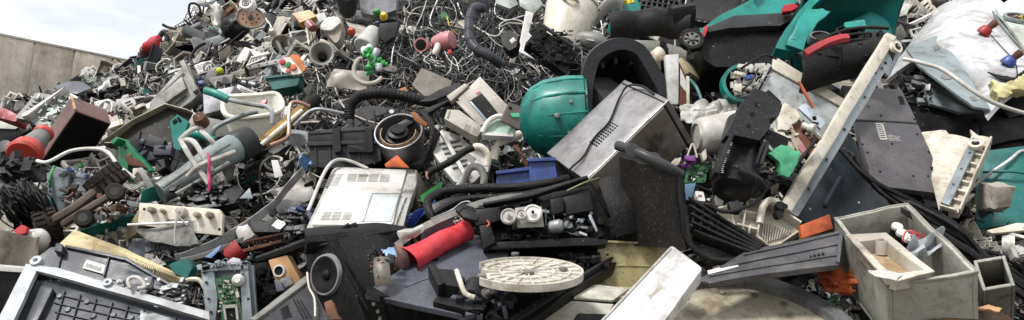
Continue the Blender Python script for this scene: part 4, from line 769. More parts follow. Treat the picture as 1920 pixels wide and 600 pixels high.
b = MB(); b.sheet(lambda u, v: t.pl(868+u*45-v*8, 545+v*26+u*8, .05*math.sin(u*3)), 8, 6, .01); t.add('curved_cover', b, charcoal)
# cream disc
t = T('turntable_disc', 'cracked round cream plastic disc with radial ribs, bottom centre', 'disc', 990, 511, d=2.36, ty=62, lm='the cream ribbed disc')
# plane such that a circle projects to ~ 205 x 82 px ellipse
t.pl = Plane(990, 506, 2.36, 2, 76)
rad = (t.pl(1092, 506)-t.pl(990, 511)).length; q = t.pl.loc(988, 508)
def brk(a): return 1. if not 146 < a < 214 else .76+.09*math.sin(a*1.7)+.06*math.sin(a*.61)
N_ = 90; outer = [(rad*brk(360*k/N_)*math.cos(2*math.pi*k/N_), rad*brk(360*k/N_)*math.sin(2*math.pi*k/N_)) for k in range(N_)]
b = MB(); b.prism(q, outer, -.018, -.004)
ro, ri = circ(rad, 72), circ(rad*.965, 72)
for i in range(72):
    a = i*5
    if 146 < a < 214: continue
    j = (i+1) % 72; b.prism(q, [ro[i], ro[j], ri[j], ri[i]], -.017, .004)
for fr in (.12, .5, .78):
    so, si = circ(rad*fr, 60), circ(rad*fr-.005, 60)
    for i in range(60):
        if fr > .6 and 26 < i < 36: continue
        j = (i+1) % 60; b.prism(q, [so[i], so[j], si[j], si[i]], -.004, .0015)
for k in range(20):
    a = 2*math.pi*k/20+.1; c, s = math.cos(a), math.sin(a); r0, r1 = rad*(.12 if k % 2 else .5), rad*(.965 if not 144 < math.degrees(a) % 360 < 218 else .72); h = .0016
    b.prism(q, [(c*r0-s*h, s*r0+c*h), (c*r0+s*h, s*r0-c*h), (c*r1+s*h, s*r1-c*h), (c*r1-s*h, s*r1+c*h)], -.004, .002)
t.add('disc_body', b, M('aged_white_plastic', (212, 208, 196), .5, dirt=.7, dc=(140, 130, 112), spk=.5), bev=0)
for (px, py) in ((904, 519), (966, 478), (1056, 506), (992, 512)): 
    b = MB(); b.prism(t.pl.loc(px, py), circ(.0135, 16), -.002, .008); t.add('rubber_pad', b, grey)
b = MB(); b.tube([t.pl(856, 520, .02), t.pl(862, 532, .01), t.pl(872, 543, -.01), t.pl(890, 545, -.02)], .008, 8); t.add('broken_arm', b, MATS['aged_white_plastic'])
# red boot / tube
t = T('red_tube', 'bright red flared plastic tube lying on the slate printer lid', 'tube', 815, 460, d=2.62, ty=40, lm='the red tube')
a, c = P(765, 487, 2.56), P(872, 430, 2.72); b = MB(); prof = [(0, .052), (.08, .044), (.3, .038), (.6, .033), (.85, .031), (.96, .035), (1, .037)]
b.lathe(a, c, prof, 30, False); b.lathe(a+(c-a)*.003, c, [(x, r-.004) for x, r in prof], 30, False); t.add('tube', b, M('pinkish_red', (222, 58, 70), .45, dirt=.4, dc=(140, 36, 40), spk=.25), bev=0, warp=.014, freq=7)
t.slab('black_end_bracket', [(855, 408), (868, 398), (888, 405), (905, 412), (895, 430), (870, 424)], .03, .05, rubber)
b = MB(); b.lathe(P(738, 488, 2.56), P(758, 482, 2.58), [(0, .02), (.3, .045), (1, .04)], 16); tt = T('rounded_plug', 'small dull brown rounded cap at the flared end of the red tube', 'cap', 748, 480, d=2.56); tt.add('cap', b, M('dull_brown', (120, 84, 80)), bev=0)
# speaker case
t = T('loudspeaker', 'large black padded box with a silver ringed loudspeaker, bottom centre left', 'loudspeaker', 650, 520, d=2.62, lm='the black loudspeaker')
t.pl = Plane.three((585, 600, 2.42), (600, 450, 2.7), (700, 600, 2.5)); t.pl = Plane(612, 515, 2.52, -38, 12)
b = MB(); b.prism(t.pl, rr([(573, 462), (628, 450), (700, 640), (580, 640)], 10), -.05, 0); t.add('front_baffle', b, black, bev=.01)
b = MB(); b.sheet(lambda u, v: P(625+u*(135-30*v)+v*82, 452+v*165-u*22-u*v*30+u*u*12, 2.50+u*.22-.02*v+.01*math.sin(u*9)), 16, 14, .02); t.add('side_panel', b, charcoal, bev=0, warp=.004)
b = MB(); b.sheet(lambda u, v: P(572+u*188-v*2, 438+v*28-14*math.sin(u*2.4)+u*8, 2.62+u*.15-.08*math.sin(v*2.5)), 22, 8, .02); t.add('padded_top', b, rubber, bev=0, warp=.008)
b = MB(); b.tube([P(622, 455, 2.46), P(655, 515, 2.44), P(700, 600, 2.42)], .006, 8); b.tube([P(575, 462, 2.56), P(640, 455, 2.54), P(700, 440, 2.60), P(752, 432, 2.68)], .006, 8); t.add('piping', b, rubber)
q = t.pl.loc(613, 515); b = MB(); b.lathe(q(0, 0, .0), q(0, 0, .012), [(0, .07), (1, .066), (1, .060), (.3, .058)], 40, False); t.add('silver_ring', b, M('dull_silver_ring', (176, 176, 180), .35, .6, dirt=.3), bev=0)
b = MB(); b.lathe(q(0, 0, .001), q(0, 0, .012), [(0, .001), (.05, .02), (.2, .03), (.9, .052), (1, .056), (.8, .06)], 40, False); b.lathe(q(0, 0, .001), q(0, 0, .014), [(0, .018), (.5, .016), (1, .004)], 20); t.add('cone', b, black, bev=0)
# dirt roller beside
t = T('sprocket_roller', 'small dirty metal chain roller with studs between the loudspeaker and slate lid', 'roller', 718, 512, d=2.42, ty=30)
b = MB(); b.sheet(lambda u, v: t.pl(704+u*24+v*4, 488+v*50, .02*math.sin(v*3)+.012*math.sin(u*3.1)), 8, 10, .01); b.mi = 1
for k in range(5): b.prism(t.pl.loc(712+(k % 2)*9, 494+k*8), circ(.006, 8), .01, .038)
t.add('studded_band', b, [dsteel, void]); b = MB(); clutter(b, t.pl, 692, 480, 738, 508, -.02, .03, 26, .014, 9, 2); b.tube([t.pl(695, 492, .02), t.pl(700, 482, .03), t.pl(712, 486, .02), t.pl(706, 478, .04)], .003, 5); t.add('spring_clips', b, [black, rust])
# white printer cover
t = T('white_printer', 'large white plastic printer cover with four vent grilles and a square recess', 'printer cover', 680, 370, d=3.0, lm='the white printer cover')
t.pl = Plane.three((583, 425, 2.78), (630, 315, 3.22), (740, 420, 2.85))
rim = rr([(572, 432), (626, 312), (780, 316), (786, 330), (752, 432), (660, 440)], 10, 4)
b = MB(); b.prism(t.pl, rim, -.05, -.004); t.add('rim', b, lgrey, bev=.01)
b = MB(); b.prism(t.pl, rr([(583, 424), (632, 322), (762, 320), (735, 425)], 6), -.03, .008); b.mi = 1
slots(b, t.pl, [(620, 330), (645, 330), (634, 353), (609, 353)], 2, 9, .9, .45, .0095, .0)
for x in (653, 672, 693, 714): slots(b, t.pl, [(x, 330), (x+18, 330), (x+15, 345), (x-3, 345)], 1, 6, .95, .45, .0095, 0)
for x in (604, 623, 643): slots(b, t.pl, [(x+4, 400), (x+20, 400), (x+14, 416), (x-3, 416)], 1, 6, .95, .45, .0095, 0)
b.prism(t.pl, [(674, 332), (692, 332), (691, 335), (673, 335)], .009, .0105)
t.add('cover_face', b, [white, grey], bev=.004)
b = MB(); b.prism(t.pl, [(697, 366), (750, 366), (733, 419), (678, 419)], .0085, .010); b.mi = 1; b.prism(t.pl, [(697, 365), (751, 365), (751, 368), (699, 368)], .008, .014); b.prism(t.pl, [(697, 366), (700, 366), (682, 419), (678, 419)], .008, .014); t.add('recess', b, [M('pale_aqua_plastic', (176, 184, 184), .3, dirt=.3, dc=(140, 150, 150)), lgrey], bev=.001)
ps = Plane.three((752, 425, 2.76), (785, 325, 3.16), (775, 430, 2.9)); b = MB(); b.prism(t.pl, [(765, 330), (785, 330), (772, 370), (756, 424), (740, 424)], -.03, .0); b.mi = 1
for k in range(4): b.prism(t.pl, [(760-k*5, 372+k*13), (765-k*5, 370+k*13), (761-k*5, 382+k*13), (756-k*5, 383+k*13)], .0, .003)
t.add('side_edge', b, [lgrey, dgrey]); b = MB(); b.sheet(lambda u, v: P(778+u*28, 318+u*42+v*(60-40*u), 3.15+.1*u+v*.05), 6, 6, .01); t.add('side_wall', b, lgrey)
b = MB(); b.tube([t.pl(577, 400, .01), t.pl(600, 350, .02), t.pl(622, 318, .03), t.pl(648, 308, .02), t.pl(690, 316, .0)], .007, 8); t.add('rubber_seal', b, white, bev=0)
t = T('black_rod', 'thin splintered black plastic bar running from the white printer cover to the circuit chassis', 'bar', 560, 450, d=2.62)
b = MB(); a = P(482, 488, 2.62); c = P(668, 420, 2.66); b.tube([a, P(540, 468, 2.60), P(610, 440, 2.62), c], lambda u: .016-.012*abs(u-.4), 6); b.tube([P(500, 490, 2.64), P(570, 462, 2.6), P(655, 420, 2.64)], .008, 5); b.tube([P(520, 485, 2.66), P(600, 452, 2.62), P(640, 432, 2.66)], .01, 5); t.add('bar', b, rubber, bev=0, warp=.006)
# green card, blue tarp, hoop, grey beam
t = T('green_card', 'bright green rigid plastic sheet standing at the right of the white printer cover', 'sheet', 808, 358, d=3.0, ty=5, lm='the bright green sheet'); t.slab('sheet', rr([(788, 367), (828, 340), (829, 356), (792, 381)], 2), -.004, .0, vgreen)
t = T('blue_tarp', 'folded blue plastic sheet below the bright green card', 'tarp', 790, 395, d=2.98, ty=30); b = MB(); b.sheet(lambda u, v: t.pl(765+u*55, 412-u*38+v*18, .02*math.sin(u*6+v*4)), 12, 6, .003); t.add('sheet', b, blue, bev=0, warp=.01)
t = T('rubber_hoop', 'long black rubber hoop bending from the blue tarp across to the blue crate', 'gasket', 900, 360, d=2.95, lm='the black rubber hoop')
b = MB(); b.tube([P(*q) for q in ((812, 408, 2.8), (804, 392, 2.82), (806, 372, 2.88), (840, 356, 2.92), (900, 352, 2.9), (980, 350, 2.88), (1035, 342, 2.86), (1065, 335, 2.9))], .017, 10, 6); b.tube([P(*q) for q in ((815, 400, 2.78), (840, 385, 2.8), (880, 372, 2.82), (960, 368, 2.82), (1030, 356, 2.84))], .012, 8, 6); t.add('gasket', b, rubber, bev=0, warp=.004)
t.slab('inner_web', [(806, 395), (808, 375), (845, 358), (1030, 346), (1040, 360), (900, 372), (845, 392)], -.05, -.035, black, warp=.01)
t = T('grey_beam', 'long curved pale grey plastic beam running behind the red tube', 'beam', 850, 405, d=2.75, lm='the pale curved beam')
b = MB(); b.tube([P(*q) for q in ((742, 462, 2.62), (790, 428, 2.66), (850, 400, 2.70), (900, 382, 2.74), (960, 370, 2.76), (1010, 372, 2.78))], .016, 4, 6); t.add('beam', b, lgrey, bev=0); b = MB(); b.tube([P(*q) for q in ((808, 410, 2.66), (845, 395, 2.64), (865, 380, 2.66), (880, 378, 2.66), (884, 386, 2.65))], .003, 5); t.add('wire_clip', b, galv)
b = MB(); b.sheet(lambda u, v: P(790+u*60, 432-u*30+v*26, 2.70+v*.01), 6, 3, .01); b.mi = 0; t.add('mesh_side', b, slate, warp=.006)
t = T('white_rag', 'crumpled white foam scrap left of the pale curved beam', 'foam', 765, 428, d=2.62, ty=20); b = MB(); b.sheet(lambda u, v: t.pl(748+u*44, 436-u*14+v*14, .012*math.sin(math.pi*u)*math.sin(math.pi*v)), 26, 14, .008); t.add('foam', b, lgrey, bev=0, warp=.012, freq=14)
t = T('small_blue_scrap', 'torn pale blue plastic scrap between the loudspeaker and red tube', 'scrap', 730, 470, d=2.5, ty=40); t.slab('scrap', jag([(716, 466), (740, 462), (746, 480), (728, 482)], 2, 3, 2), -.003, 0, lblue, warp=.008)
# blue crates
t = T('blue_crate', 'blue plastic crate with folded side left of the black cover, under the teal barrel', 'crate', 985, 330, d=3.0, ty=15, lm='the blue crate')
b = MB(); b.prism(t.pl, rr([(932, 322), (994, 314), (996, 352), (928, 356)], 2), -.05, -.02); b.prism(t.pl, rr([(992, 302), (1040, 300), (1046, 348), (994, 350)], 2), -.06, .01); b.prism(t.pl, [(930, 320), (1000, 312), (1000, 318), (930, 326)], -.04, .0); b.prism(t.pl, [(990, 300), (1042, 298), (1042, 304), (990, 306)], -.04, .025); t.add('crate', b, blue, bev=.005, warp=.003)
t = T('grey_hose_loop', 'thick pale grey hose bent in a hook above the black rubber hoop', 'hose', 890, 335, d=3.05, lm='the pale grey hose'); t.tub('hose', [(860, 350, 0), (872, 338, .02), (884, 325, .04), (900, 326, .04), (908, 338, .02), (904, 352, -.01)], .015, lgrey, seg=12)
t = T('white_pipe_elbow', 'dirty white plastic pipe elbow left of the teal barrel', 'pipe', 950, 275, d=3.15, lm='the white pipe elbow'); t.tub('pipe', [(925, 300, 0), (930, 285, .01), (942, 272, .02), (975, 252, .0)], .018, cream, seg=12); t.tub('joint_band', [(934, 281, .012), (939, 275, .016)], .0195, black, seg=12, smooth=0)
t = T('black_vacuum_hose', 'black hose with a frayed copper end lying over the pale plastic casing', 'hose', 860, 300, d=3.0, lm='the frayed black hose'); t.tub('hose', [(805, 322, 0), (830, 316, .02), (850, 305, .02), (870, 290, .02), (888, 282, .02)], .014, rubber, seg=10); t.tub('pale_end', [(888, 282, .02), (902, 282, .02), (915, 292, .0), (912, 306, -.02)], .015, cream, seg=10); 
b = MB(); b.tube([t.pl(806, 322, 0), t.pl(800, 330, .01), t.pl(803, 336, .0)], .004, 5); b.tube([t.pl(806, 322, 0), t.pl(798, 326, .01)], .004, 5); t.add('copper_strand', b, copper)
# computer cases
t = bx('computer_case', 'beige grey desktop computer front with an empty drive bay, above the white iron', 'computer case', (862, 185), (902, 148), (905, 238), (856, 178), -.38, 'the beige computer front')
t.pl = Plane(905, 190, 3.28, -10, 25)
b = MB(); b.prism(t.pl, [(858, 184), (900, 143), (958, 205), (912, 232), (905, 236)], -.05, -.0); b.mi = 1; b.prism(t.pl, [(878, 190), (904, 175), (940, 218), (918, 232)], 0, .003); b.mi = 2; b.prism(t.pl, [(892, 174), (898, 169), (902, 174), (896, 179)], 0, .004); b.mi = 3; b.prism(t.pl, [(880, 192), (884, 190), (920, 232), (916, 234)], .003, .006); t.add('front_bezel', b, [putty, void, red, lblue], bev=.004)
t.slab('upper_strip', [(838, 182), (872, 158), (880, 162), (846, 192)], -.03, .01, putty); t.slab('lower_strip', [(855, 192), (864, 190), (910, 234), (900, 238)], -.02, .01, putty)
t = T('drive_enclosure', 'beige grey enclosure with twin vent grilles lying under the beige computer front', 'enclosure', 870, 225, d=3.15, ty=35, lm='the beige twin vent box')
b = MB(); b.prism(t.pl, [(838, 205), (860, 206), (906, 240), (895, 256), (880, 250), (832, 222)], -.05, 0); b.mi = 1; slots(b, t.pl, [(872, 232), (884, 236), (880, 250), (868, 244)], 1, 5, .9, .5, .0015, 0); slots(b, t.pl, [(887, 238), (899, 243), (895, 254), (883, 250)], 1, 5, .9, .5, .0015, 0); b.prism(t.pl, [(840, 208), (844, 208), (840, 222), (836, 221)], 0, .003); t.add('enclosure', b, [putty, grey], bev=.004)
t = T('hole_plate', 'brown grey square plate with two round holes leaning on the teal barrel', 'plate', 958, 215, d=3.05, ty=10, tx=20); b = MB(); b.prism(t.pl, rr([(955, 191), (978, 200), (974, 243), (940, 226)], 2), -.02, 0); b.mi = 1; b.prism(t.pl.loc(957, 203), circ(.007, 12), 0, .002); b.mi = 2; b.prism(t.pl, [(955, 213), (972, 212), (974, 220), (960, 221)], 0, .006); t.add('plate', b, [M('brown_grey', (98, 90, 88)), void, mint], bev=.003)
t = T('clothes_iron', 'white and mint clothes iron lying on its side near the teal barrel', 'iron', 932, 240, d=3.08, ty=25, lm='the white iron')
b = MB(); b.prism(t.pl, rr([(903, 250), (916, 232), (934, 222), (950, 224), (968, 240), (964, 254), (930, 256)], 3), -.03, 0); t.add('body', b, M('pale_mint', (168, 198, 184), .35, dirt=.4), bev=.01); b = MB(); b.tube([t.pl(904, 250, .01), t.pl(916, 232, .02), t.pl(930, 223, .02), t.pl(942, 222, .02)], .010, 8); t.add('handle', b, white, bev=0); t.slab('sole_plate', rr([(903, 250), (964, 252), (962, 258), (904, 255)], 2), -.035, .01, white)
# pale casing under hose
t = T('washer_console', 'broken pale grey machine housing with ribbed channels below the frayed black hose', 'housing', 850, 290, d=3.15, ty=35, lm='the ribbed pale housing')
b = MB(); b.prism(t.pl, jag([(828, 245), (860, 255), (920, 298), (915, 320), (880, 345), (852, 340), (810, 285)], 2.5, 3, 4), -.04, 0); b.mi = 1
for k in range(6): b.prism(t.pl, [(822+k*5, 268+k*9), (862+k*3, 262+k*9), (862+k*3, 265+k*9), (823+k*5, 272+k*9)], 0, .012)
b.mi = 0; b.prism(t.pl, [(825, 255), (830, 250), (880, 340), (874, 344)], 0, .03); b.mi = 1; b.prism(t.pl, [(845, 322), (875, 312), (886, 332), (862, 342)], 0, .003); b.mi = 1; b.prism(t.pl, [(858, 276), (892, 296), (886, 306), (850, 286)], 0, .004)
t.add('housing', b, [lgrey, grey], bev=.002, warp=.003)
# tool box
t = T('toolbox', 'scuffed black plastic toolbox with two latches lying left of the steel pot', 'toolbox', 645, 280, d=3.28, ty=18, tx=0, lm='the black toolbox')
b = MB(); b.prism(t.pl, rr([(577, 262), (712, 256), (714, 300), (660, 318), (590, 312), (582, 300)], 2), -.2, 0); b.prism(t.pl, [(576, 268), (714, 264), (714, 270), (576, 275)], 0, .014)
for k in range(5): b.prism(t.pl, [(590+k*27, 276), (593+k*27, 276), (596+k*27, 308), (593+k*27, 308)], 0, .006)
t.add('base', b, charcoal, bev=.006)
b = MB(); b.prism(t.pl, rr([(578, 248), (602, 244), (706, 236), (713, 240), (714, 263), (577, 267)], 3), -.2, .006); b.prism(t.pl, [(580, 250), (706, 241), (706, 244), (580, 253)], 0.006, .010); t.add('lid', b, charcoal, bev=.006)
for x in (632, 692): b = MB(); b.prism(t.pl, rr([(x-6, 244), (x+7, 242), (x+9, 282), (x-2, 290), (x-6, 280)], 2), .004, .024); b.prism(t.pl, rr([(x-3, 277), (x+10, 276), (x+10, 288), (x, 290)], 2), .02, .032); t.add('latch', b, black)
t.slab('handle', rr([(652, 275), (688, 273), (688, 288), (654, 288)], 2), .0, .02, black)
# steel pot
t = T('steel_pot', 'steel pot holding a dark motor and torn foil, right of the black toolbox', 'pot', 755, 260, d=3.35, lm='the steel pot')
b0, b1 = P(760, 302, 3.42), P(747, 247, 3.28); b = MB(); pr = [(0, .07), (.06, .095), (1, .098), (1, .102), (.98, .102)]; b.lathe(b0, b1, pr, 40, False); b.lathe(b1, b0, [(0, .0965), (.5, .094), (.52, .001)], 40, False); b.lathe(b0, b0+(b1-b0)*.02, [(0, .07), (1, .07)], 30); t.add('pot', b, steel, bev=0)
ax = (b1-b0).normalized(); pp = lambda a, c, h: b1+ax*h+ax.orthogonal().normalized()*a+ax.cross(ax.orthogonal().normalized())*c
n = 40; b = MB(); b.tube([pp(.1*math.cos(2*math.pi*k/n), .1*math.sin(2*math.pi*k/n), .002) for k in range(n+1)], .0045, 8, 0); t.add('rim', b, steel, bev=0)
tt = T('pot_motor', 'black round motor sitting inside the steel pot', 'motor', 742, 255, d=3.22); b = MB(); b.lathe(pp(.01, 0, -.06), pp(.0, 0, .02), [(0, .055), (.5, .055), (.55, .045), (.8, .045), (.85, .03), (1, .03)], 26); tt.add('motor', b, black, bev=0)
tt = T('torn_foil', 'crumpled beige paper sleeve around the motor inside the steel pot', 'paper', 757, 246, d=3.22); b = MB(); b.sheet(lambda u, v: pp((.085-.01*v)*math.cos(u*3.6-1.2), (.085-.01*v)*math.sin(u*3.6-1.2), -.04+v*.045), 18, 3, .003); tt.add('sleeve', b, M('beige_paper', (190, 164, 136), .7), bev=0, warp=.01)
for k, (px, py) in enumerate(((790, 222), (745, 302))):
    tt = T('amber_shard', ['curved amber brown plastic shard behind the rim of the steel pot', 'pointed amber brown plastic shard below the steel pot'][k], 'shard', px, py, d=3.2 if k == 0 else 3.05, ty=15); tt.slab('shard', jag([(770, 211), (778, 210), (803, 233), (800, 238), (778, 226)] if k == 0 else [(722, 308), (745, 291), (768, 315), (724, 313)], 1.2, 2, 3), -.01, .006, orange if k else amber, bev=.003)
t = T('coiled_cable', 'thick coil of black cable piled right of the steel pot', 'cable coil', 795, 270, d=3.25, lm='the black cable coil')
rd = random.Random(4)
for k in range(9):
    x0 = 762+rd.uniform(-6, 6); b = MB(); b.tube([P(x0+k*2, 312-k, 3.3), P(800+rd.uniform(-6, 6), 300+rd.uniform(-8, 6), 3.18), P(816+rd.uniform(-8, 6), 262, 3.14+rd.uniform(0, .06)), P(806+rd.uniform(-6, 6), 228, 3.2), P(790+rd.uniform(-8, 8), 212+rd.uniform(-6, 6), 3.3)], .0065, 7, 6); t.add('cable_turn', b, rubber if k % 3 else black, bev=0)
# vacuum body and hose
t = T('vacuum_body', 'black moulded vacuum cleaner body behind the toolbox and steel pot', 'vacuum cleaner', 715, 220, d=3.75, ty=30, lm='the black vacuum body')
b = MB(); b.prism(t.pl, rr([(645, 235), (660, 205), (690, 196), (760, 205), (795, 220), (790, 250), (720, 262), (650, 255)], 8), -.14, 0); b.mi = 1; clutter(b, t.pl, 700, 208, 770, 228, 0, .012, 20, .02, 3, 1); t.add('body', b, [charcoal, black], bev=.02, warp=.008); t.disc('button', 735, 213, .012, 0, .02, lgrey)
t = T('corrugated_hose', 'thick dark corrugated hose arching over the black vacuum body', 'hose', 730, 192, d=3.5, lm='the dark corrugated hose'); t.tub('hose', [(655, 222, 0), (660, 205, .03), (680, 192, .05), (720, 190, .06), (760, 193, .05), (800, 198, .03), (830, 190, .0), (850, 178, -.04)], lambda u: .024+.0015*math.sin(u*260), rubber, seg=10, smooth=16)
t = T('black_fin', 'flat black tapering plastic cover lying diagonally above the steel pot', 'cover', 835, 175, d=3.4, ty=30, lm='the flat black fin')
b = MB(); b.prism(t.pl, rr([(786, 192), (825, 168), (862, 154), (866, 160), (850, 174), (810, 190)], 2), -.012, .004); b.prism(t.pl, [(740, 232), (830, 186), (845, 184), (760, 236)], -.03, -.01); t.add('cover', b, charcoal, bev=.004, warp=.003)
t = T('grey_casing_back', 'flat brownish grey computer side panel below the cable tangle', 'panel', 815, 150, d=3.75, ty=20, lm='the brownish grey panel'); t.slab('panel', rr([(790, 128), (848, 152), (838, 176), (796, 180), (772, 160)], 2), -.03, 0, M('brownish_grey_panel', (118, 112, 104), .5, dirt=.4), warp=.003)
# amber bits
for k, (px, py, s) in enumerate(((716, 178, 10), (752, 175, 14), (770, 188, 8))):
    t = T('amber_block', ['small tan block above the dark corrugated hose', 'jagged rusty brown bracket behind the dark corrugated hose', 'small rusty brown clip at the right of the jagged bracket'][k], 'block', px, py, d=3.62, ty=20); t.slab('block', jag([(px-s, py-s*.4), (px+s*.7, py-s*.8), (px+s, py+s*.4), (px-s*.6, py+s*.7)], s*.25, 2, k), -.03, .01, (wood, amber, amber)[k], warp=.004)
# bronze tube
t = T('bronze_tube', 'bronze flat sided heater tube with black end caps lying diagonally', 'tube', 530, 240, d=3.55, lm='the bronze tube')
b = MB(); a, c = P(482, 282, 3.5), P(582, 195, 3.72); b.tube([a, c], .035, 6, 0); t.add('shell', b, bronze, bev=.004); b = MB(); b.tube([P(490, 272, 3.48), P(566, 207, 3.645)], .011, 8, 0); t.add('inner_rod', b, cream)
b = MB(); d_ = (c-a).normalized(); b.lathe(a-d_*.03, a+d_*.03, [(0, .03), (.2, .042), (1, .042)], 24); t.add('end_cap', b, rubber); b = MB(); b.lathe(c-d_*.04, c+d_*.05, [(0, .038), (.6, .04), (.7, .03), (1, .03)], 20); t.add('end_cap', b, rubber)
t = T('copper_pipe', 'bent pinkish copper pipe hooked over the bronze tube', 'pipe', 545, 230, d=3.45, lm='the pinkish copper pipe'); t.tub('pipe', [(508, 272, 0), (535, 266, .02), (544, 258, .03), (546, 225, .04), (550, 204, .04), (562, 199, .03), (580, 200, 0)], .009, copper, seg=9)
t = T('steel_pipe', 'bent steel grey pipe running right from the bronze tube', 'pipe', 600, 212, d=3.6, lm='the bent steel pipe'); t.tub('pipe', [(552, 236, 0), (572, 222, .02), (586, 212, .02), (605, 210, .02), (652, 214, 0)], .009, galv, seg=9)
# white stone-like scraps
t = T('pale_plastic_sheet', 'crumpled translucent plastic bag scrap left of the black toolbox', 'bag', 555, 265, d=3.55, ty=30); b = MB(); b.sheet(lambda u, v: t.pl(535+u*90, 246+v*22-u*8, .04*math.sin(u*7)*math.sin(v*4)), 16, 6, .002); t.add('film', b, filmy, bev=0, warp=.03)
t = T('blue_rag', 'crumpled light blue packaging below the left end of the black toolbox', 'packaging', 572, 303, d=3.32, ty=30); b = MB(); b.sheet(lambda u, v: t.pl(558+u*28, 292+v*24, .03*math.sin(u*6+v*3)), 10, 8, .003); t.add('film', b, lblue, bev=0, warp=.02)
t = T('white_slat', 'short white plastic slat standing in the scrap below the bronze tube', 'slat', 518, 315, d=3.3, ty=10); t.slab('slat', [(508, 300), (521, 300), (530, 330), (515, 334)], -.008, 0, white)
# blue-black reel
t = T('dark_blue_guide', 'dark blue printer guide rail left of the white printer cover', 'guide', 590, 408, d=2.95, ty=35, lm='the dark blue guide'); b = MB(); b.prism(t.pl, jag([(545, 390), (560, 388), (590, 402), (628, 420), (620, 428), (585, 416), (552, 402)], 1.5, 3, 5), -.02, .01); clutter(b, t.pl, 548, 392, 620, 424, 0, .03, 40, .016, 14, 2); t.add('guide', b, [M('dark_blue_plastic', (44, 58, 92), .35), black])
t = T('gear_tray', 'dark grey open tray with black gears left of the dark blue guide', 'tray', 515, 425, d=2.95, ty=35, lm='the dark open tray'); b = MB(); b.prism(t.pl, [(466, 418), (530, 420), (585, 436), (540, 452), (500, 442)], -.04, -.02); b.prism(t.pl, [(466, 417), (530, 425), (528, 440), (480, 440)], -.02, .02); clutter(b, t.pl, 530, 405, 600, 445, -.02, .04, 70, .018, 17, 3); t.add('tray', b, [charcoal, black, dgrey], bev=.002)
t = T('spring_row', 'row of rusty brown springs on a bar below the dark open tray', 'spring bar', 500, 452, d=2.82, ty=25, lm='the rusty spring bar'); b = MB()
for k in range(13): b.tube([t.pl(462+k*5.4, 462-k*1.2, 0), t.pl(465+k*5.4, 456-k*1.2, .02), t.pl(470+k*5.4, 452-k*1.2, .0)], .004, 5, 3)
b.prism(t.pl, [(452, 470), (528, 450), (530, 455), (455, 476)], -.01, .01); t.add('spring_bar', b, rust)
t = T('crushed_white_panel', 'small torn white paper scrap on the dark open tray', 'scrap', 522, 418, d=2.85, ty=30); t.slab('scrap', jag([(508, 422), (520, 410), (535, 418), (525, 428)], 2, 3, 8), 0, .002, white, warp=.008)
# wood box with hole
t = T('wood_baffle', 'small tan wooden board with a white rimmed hole, left of the loudspeaker', 'board', 535, 512, d=2.58, ty=12, tx=-5, lm='the tan wooden board')
b = MB(); b.prism(t.pl, [(503, 488), (538, 478), (564, 526), (532, 545), (514, 520)], -.05, 0); t.add('board', b, wood, bev=.002)
q = t.pl.loc(524, 508); b = MB(); s0, s1 = circ(.021, 24), circ(.015, 24)
for i in range(24): j = (i+1) % 24; b.prism(q, [s0[i], s0[j], s1[j], s1[i]], 0, .008)
b.mi = 1; b.prism(q, s1, 0, .002); t.add('port_ring', b, [white, void]); t.slab('metal_plate', [(526, 524), (545, 518), (552, 532), (532, 543)], .001, .01, galv)
t = T('plastic_bracket', 'dark grey plastic bracket under the tan wooden board', 'bracket', 520, 540, d=2.54, ty=15); t.slab('bracket', [(515, 524), (528, 530), (535, 545), (520, 548)], -.03, .01, slate)
# dark corner panel bottom
t = T('keyboard_shell', 'black dusty plastic shell with grey edge and slots at the bottom left of the loudspeaker', 'shell', 560, 575, d=2.3, lm='the dusty black shell')
t.pl = Plane.three((470, 600, 2.25), (578, 525, 2.5), (600, 600, 2.28))
b = MB(); b.prism(t.pl, [(475, 605), (578, 527), (592, 548), (625, 610), (600, 625), (470, 625)], -.02, 0); b.mi = 1; b.prism(t.pl, [(525, 580), (540, 572), (548, 595), (530, 600)], 0, .002)
for k in range(3): b.prism(t.pl, [(548+k*7, 562+k), (551+k*7, 560+k), (572+k*7, 598), (568+k*7, 600)], 0, .002)
t.add('shell', b, [M('dusty_black', (50, 50, 54), .5, dirt=.5, dc=(90, 88, 84), spk=.9), void]); t.slab('grey_edge', [(468, 604), (572, 522), (580, 526), (578, 532), (480, 606)], -.01, .01, grey)
b = MB(); b.tube([t.pl(576, 522, .02), t.pl(580, 550, .02), t.pl(590, 575, .03), t.pl(592, 605, .02)], .004, 6); t.add('white_lead', b, cream)
t = T('brown_wedge', 'small torn brown board wedge below the loudspeaker', 'board', 620, 580, d=2.36, ty=10); t.slab('wedge', jag([(607, 568), (620, 562), (640, 600), (612, 600)], 2, 3, 3), -.02, 0, M('reddish_board', (150, 104, 84), .7))
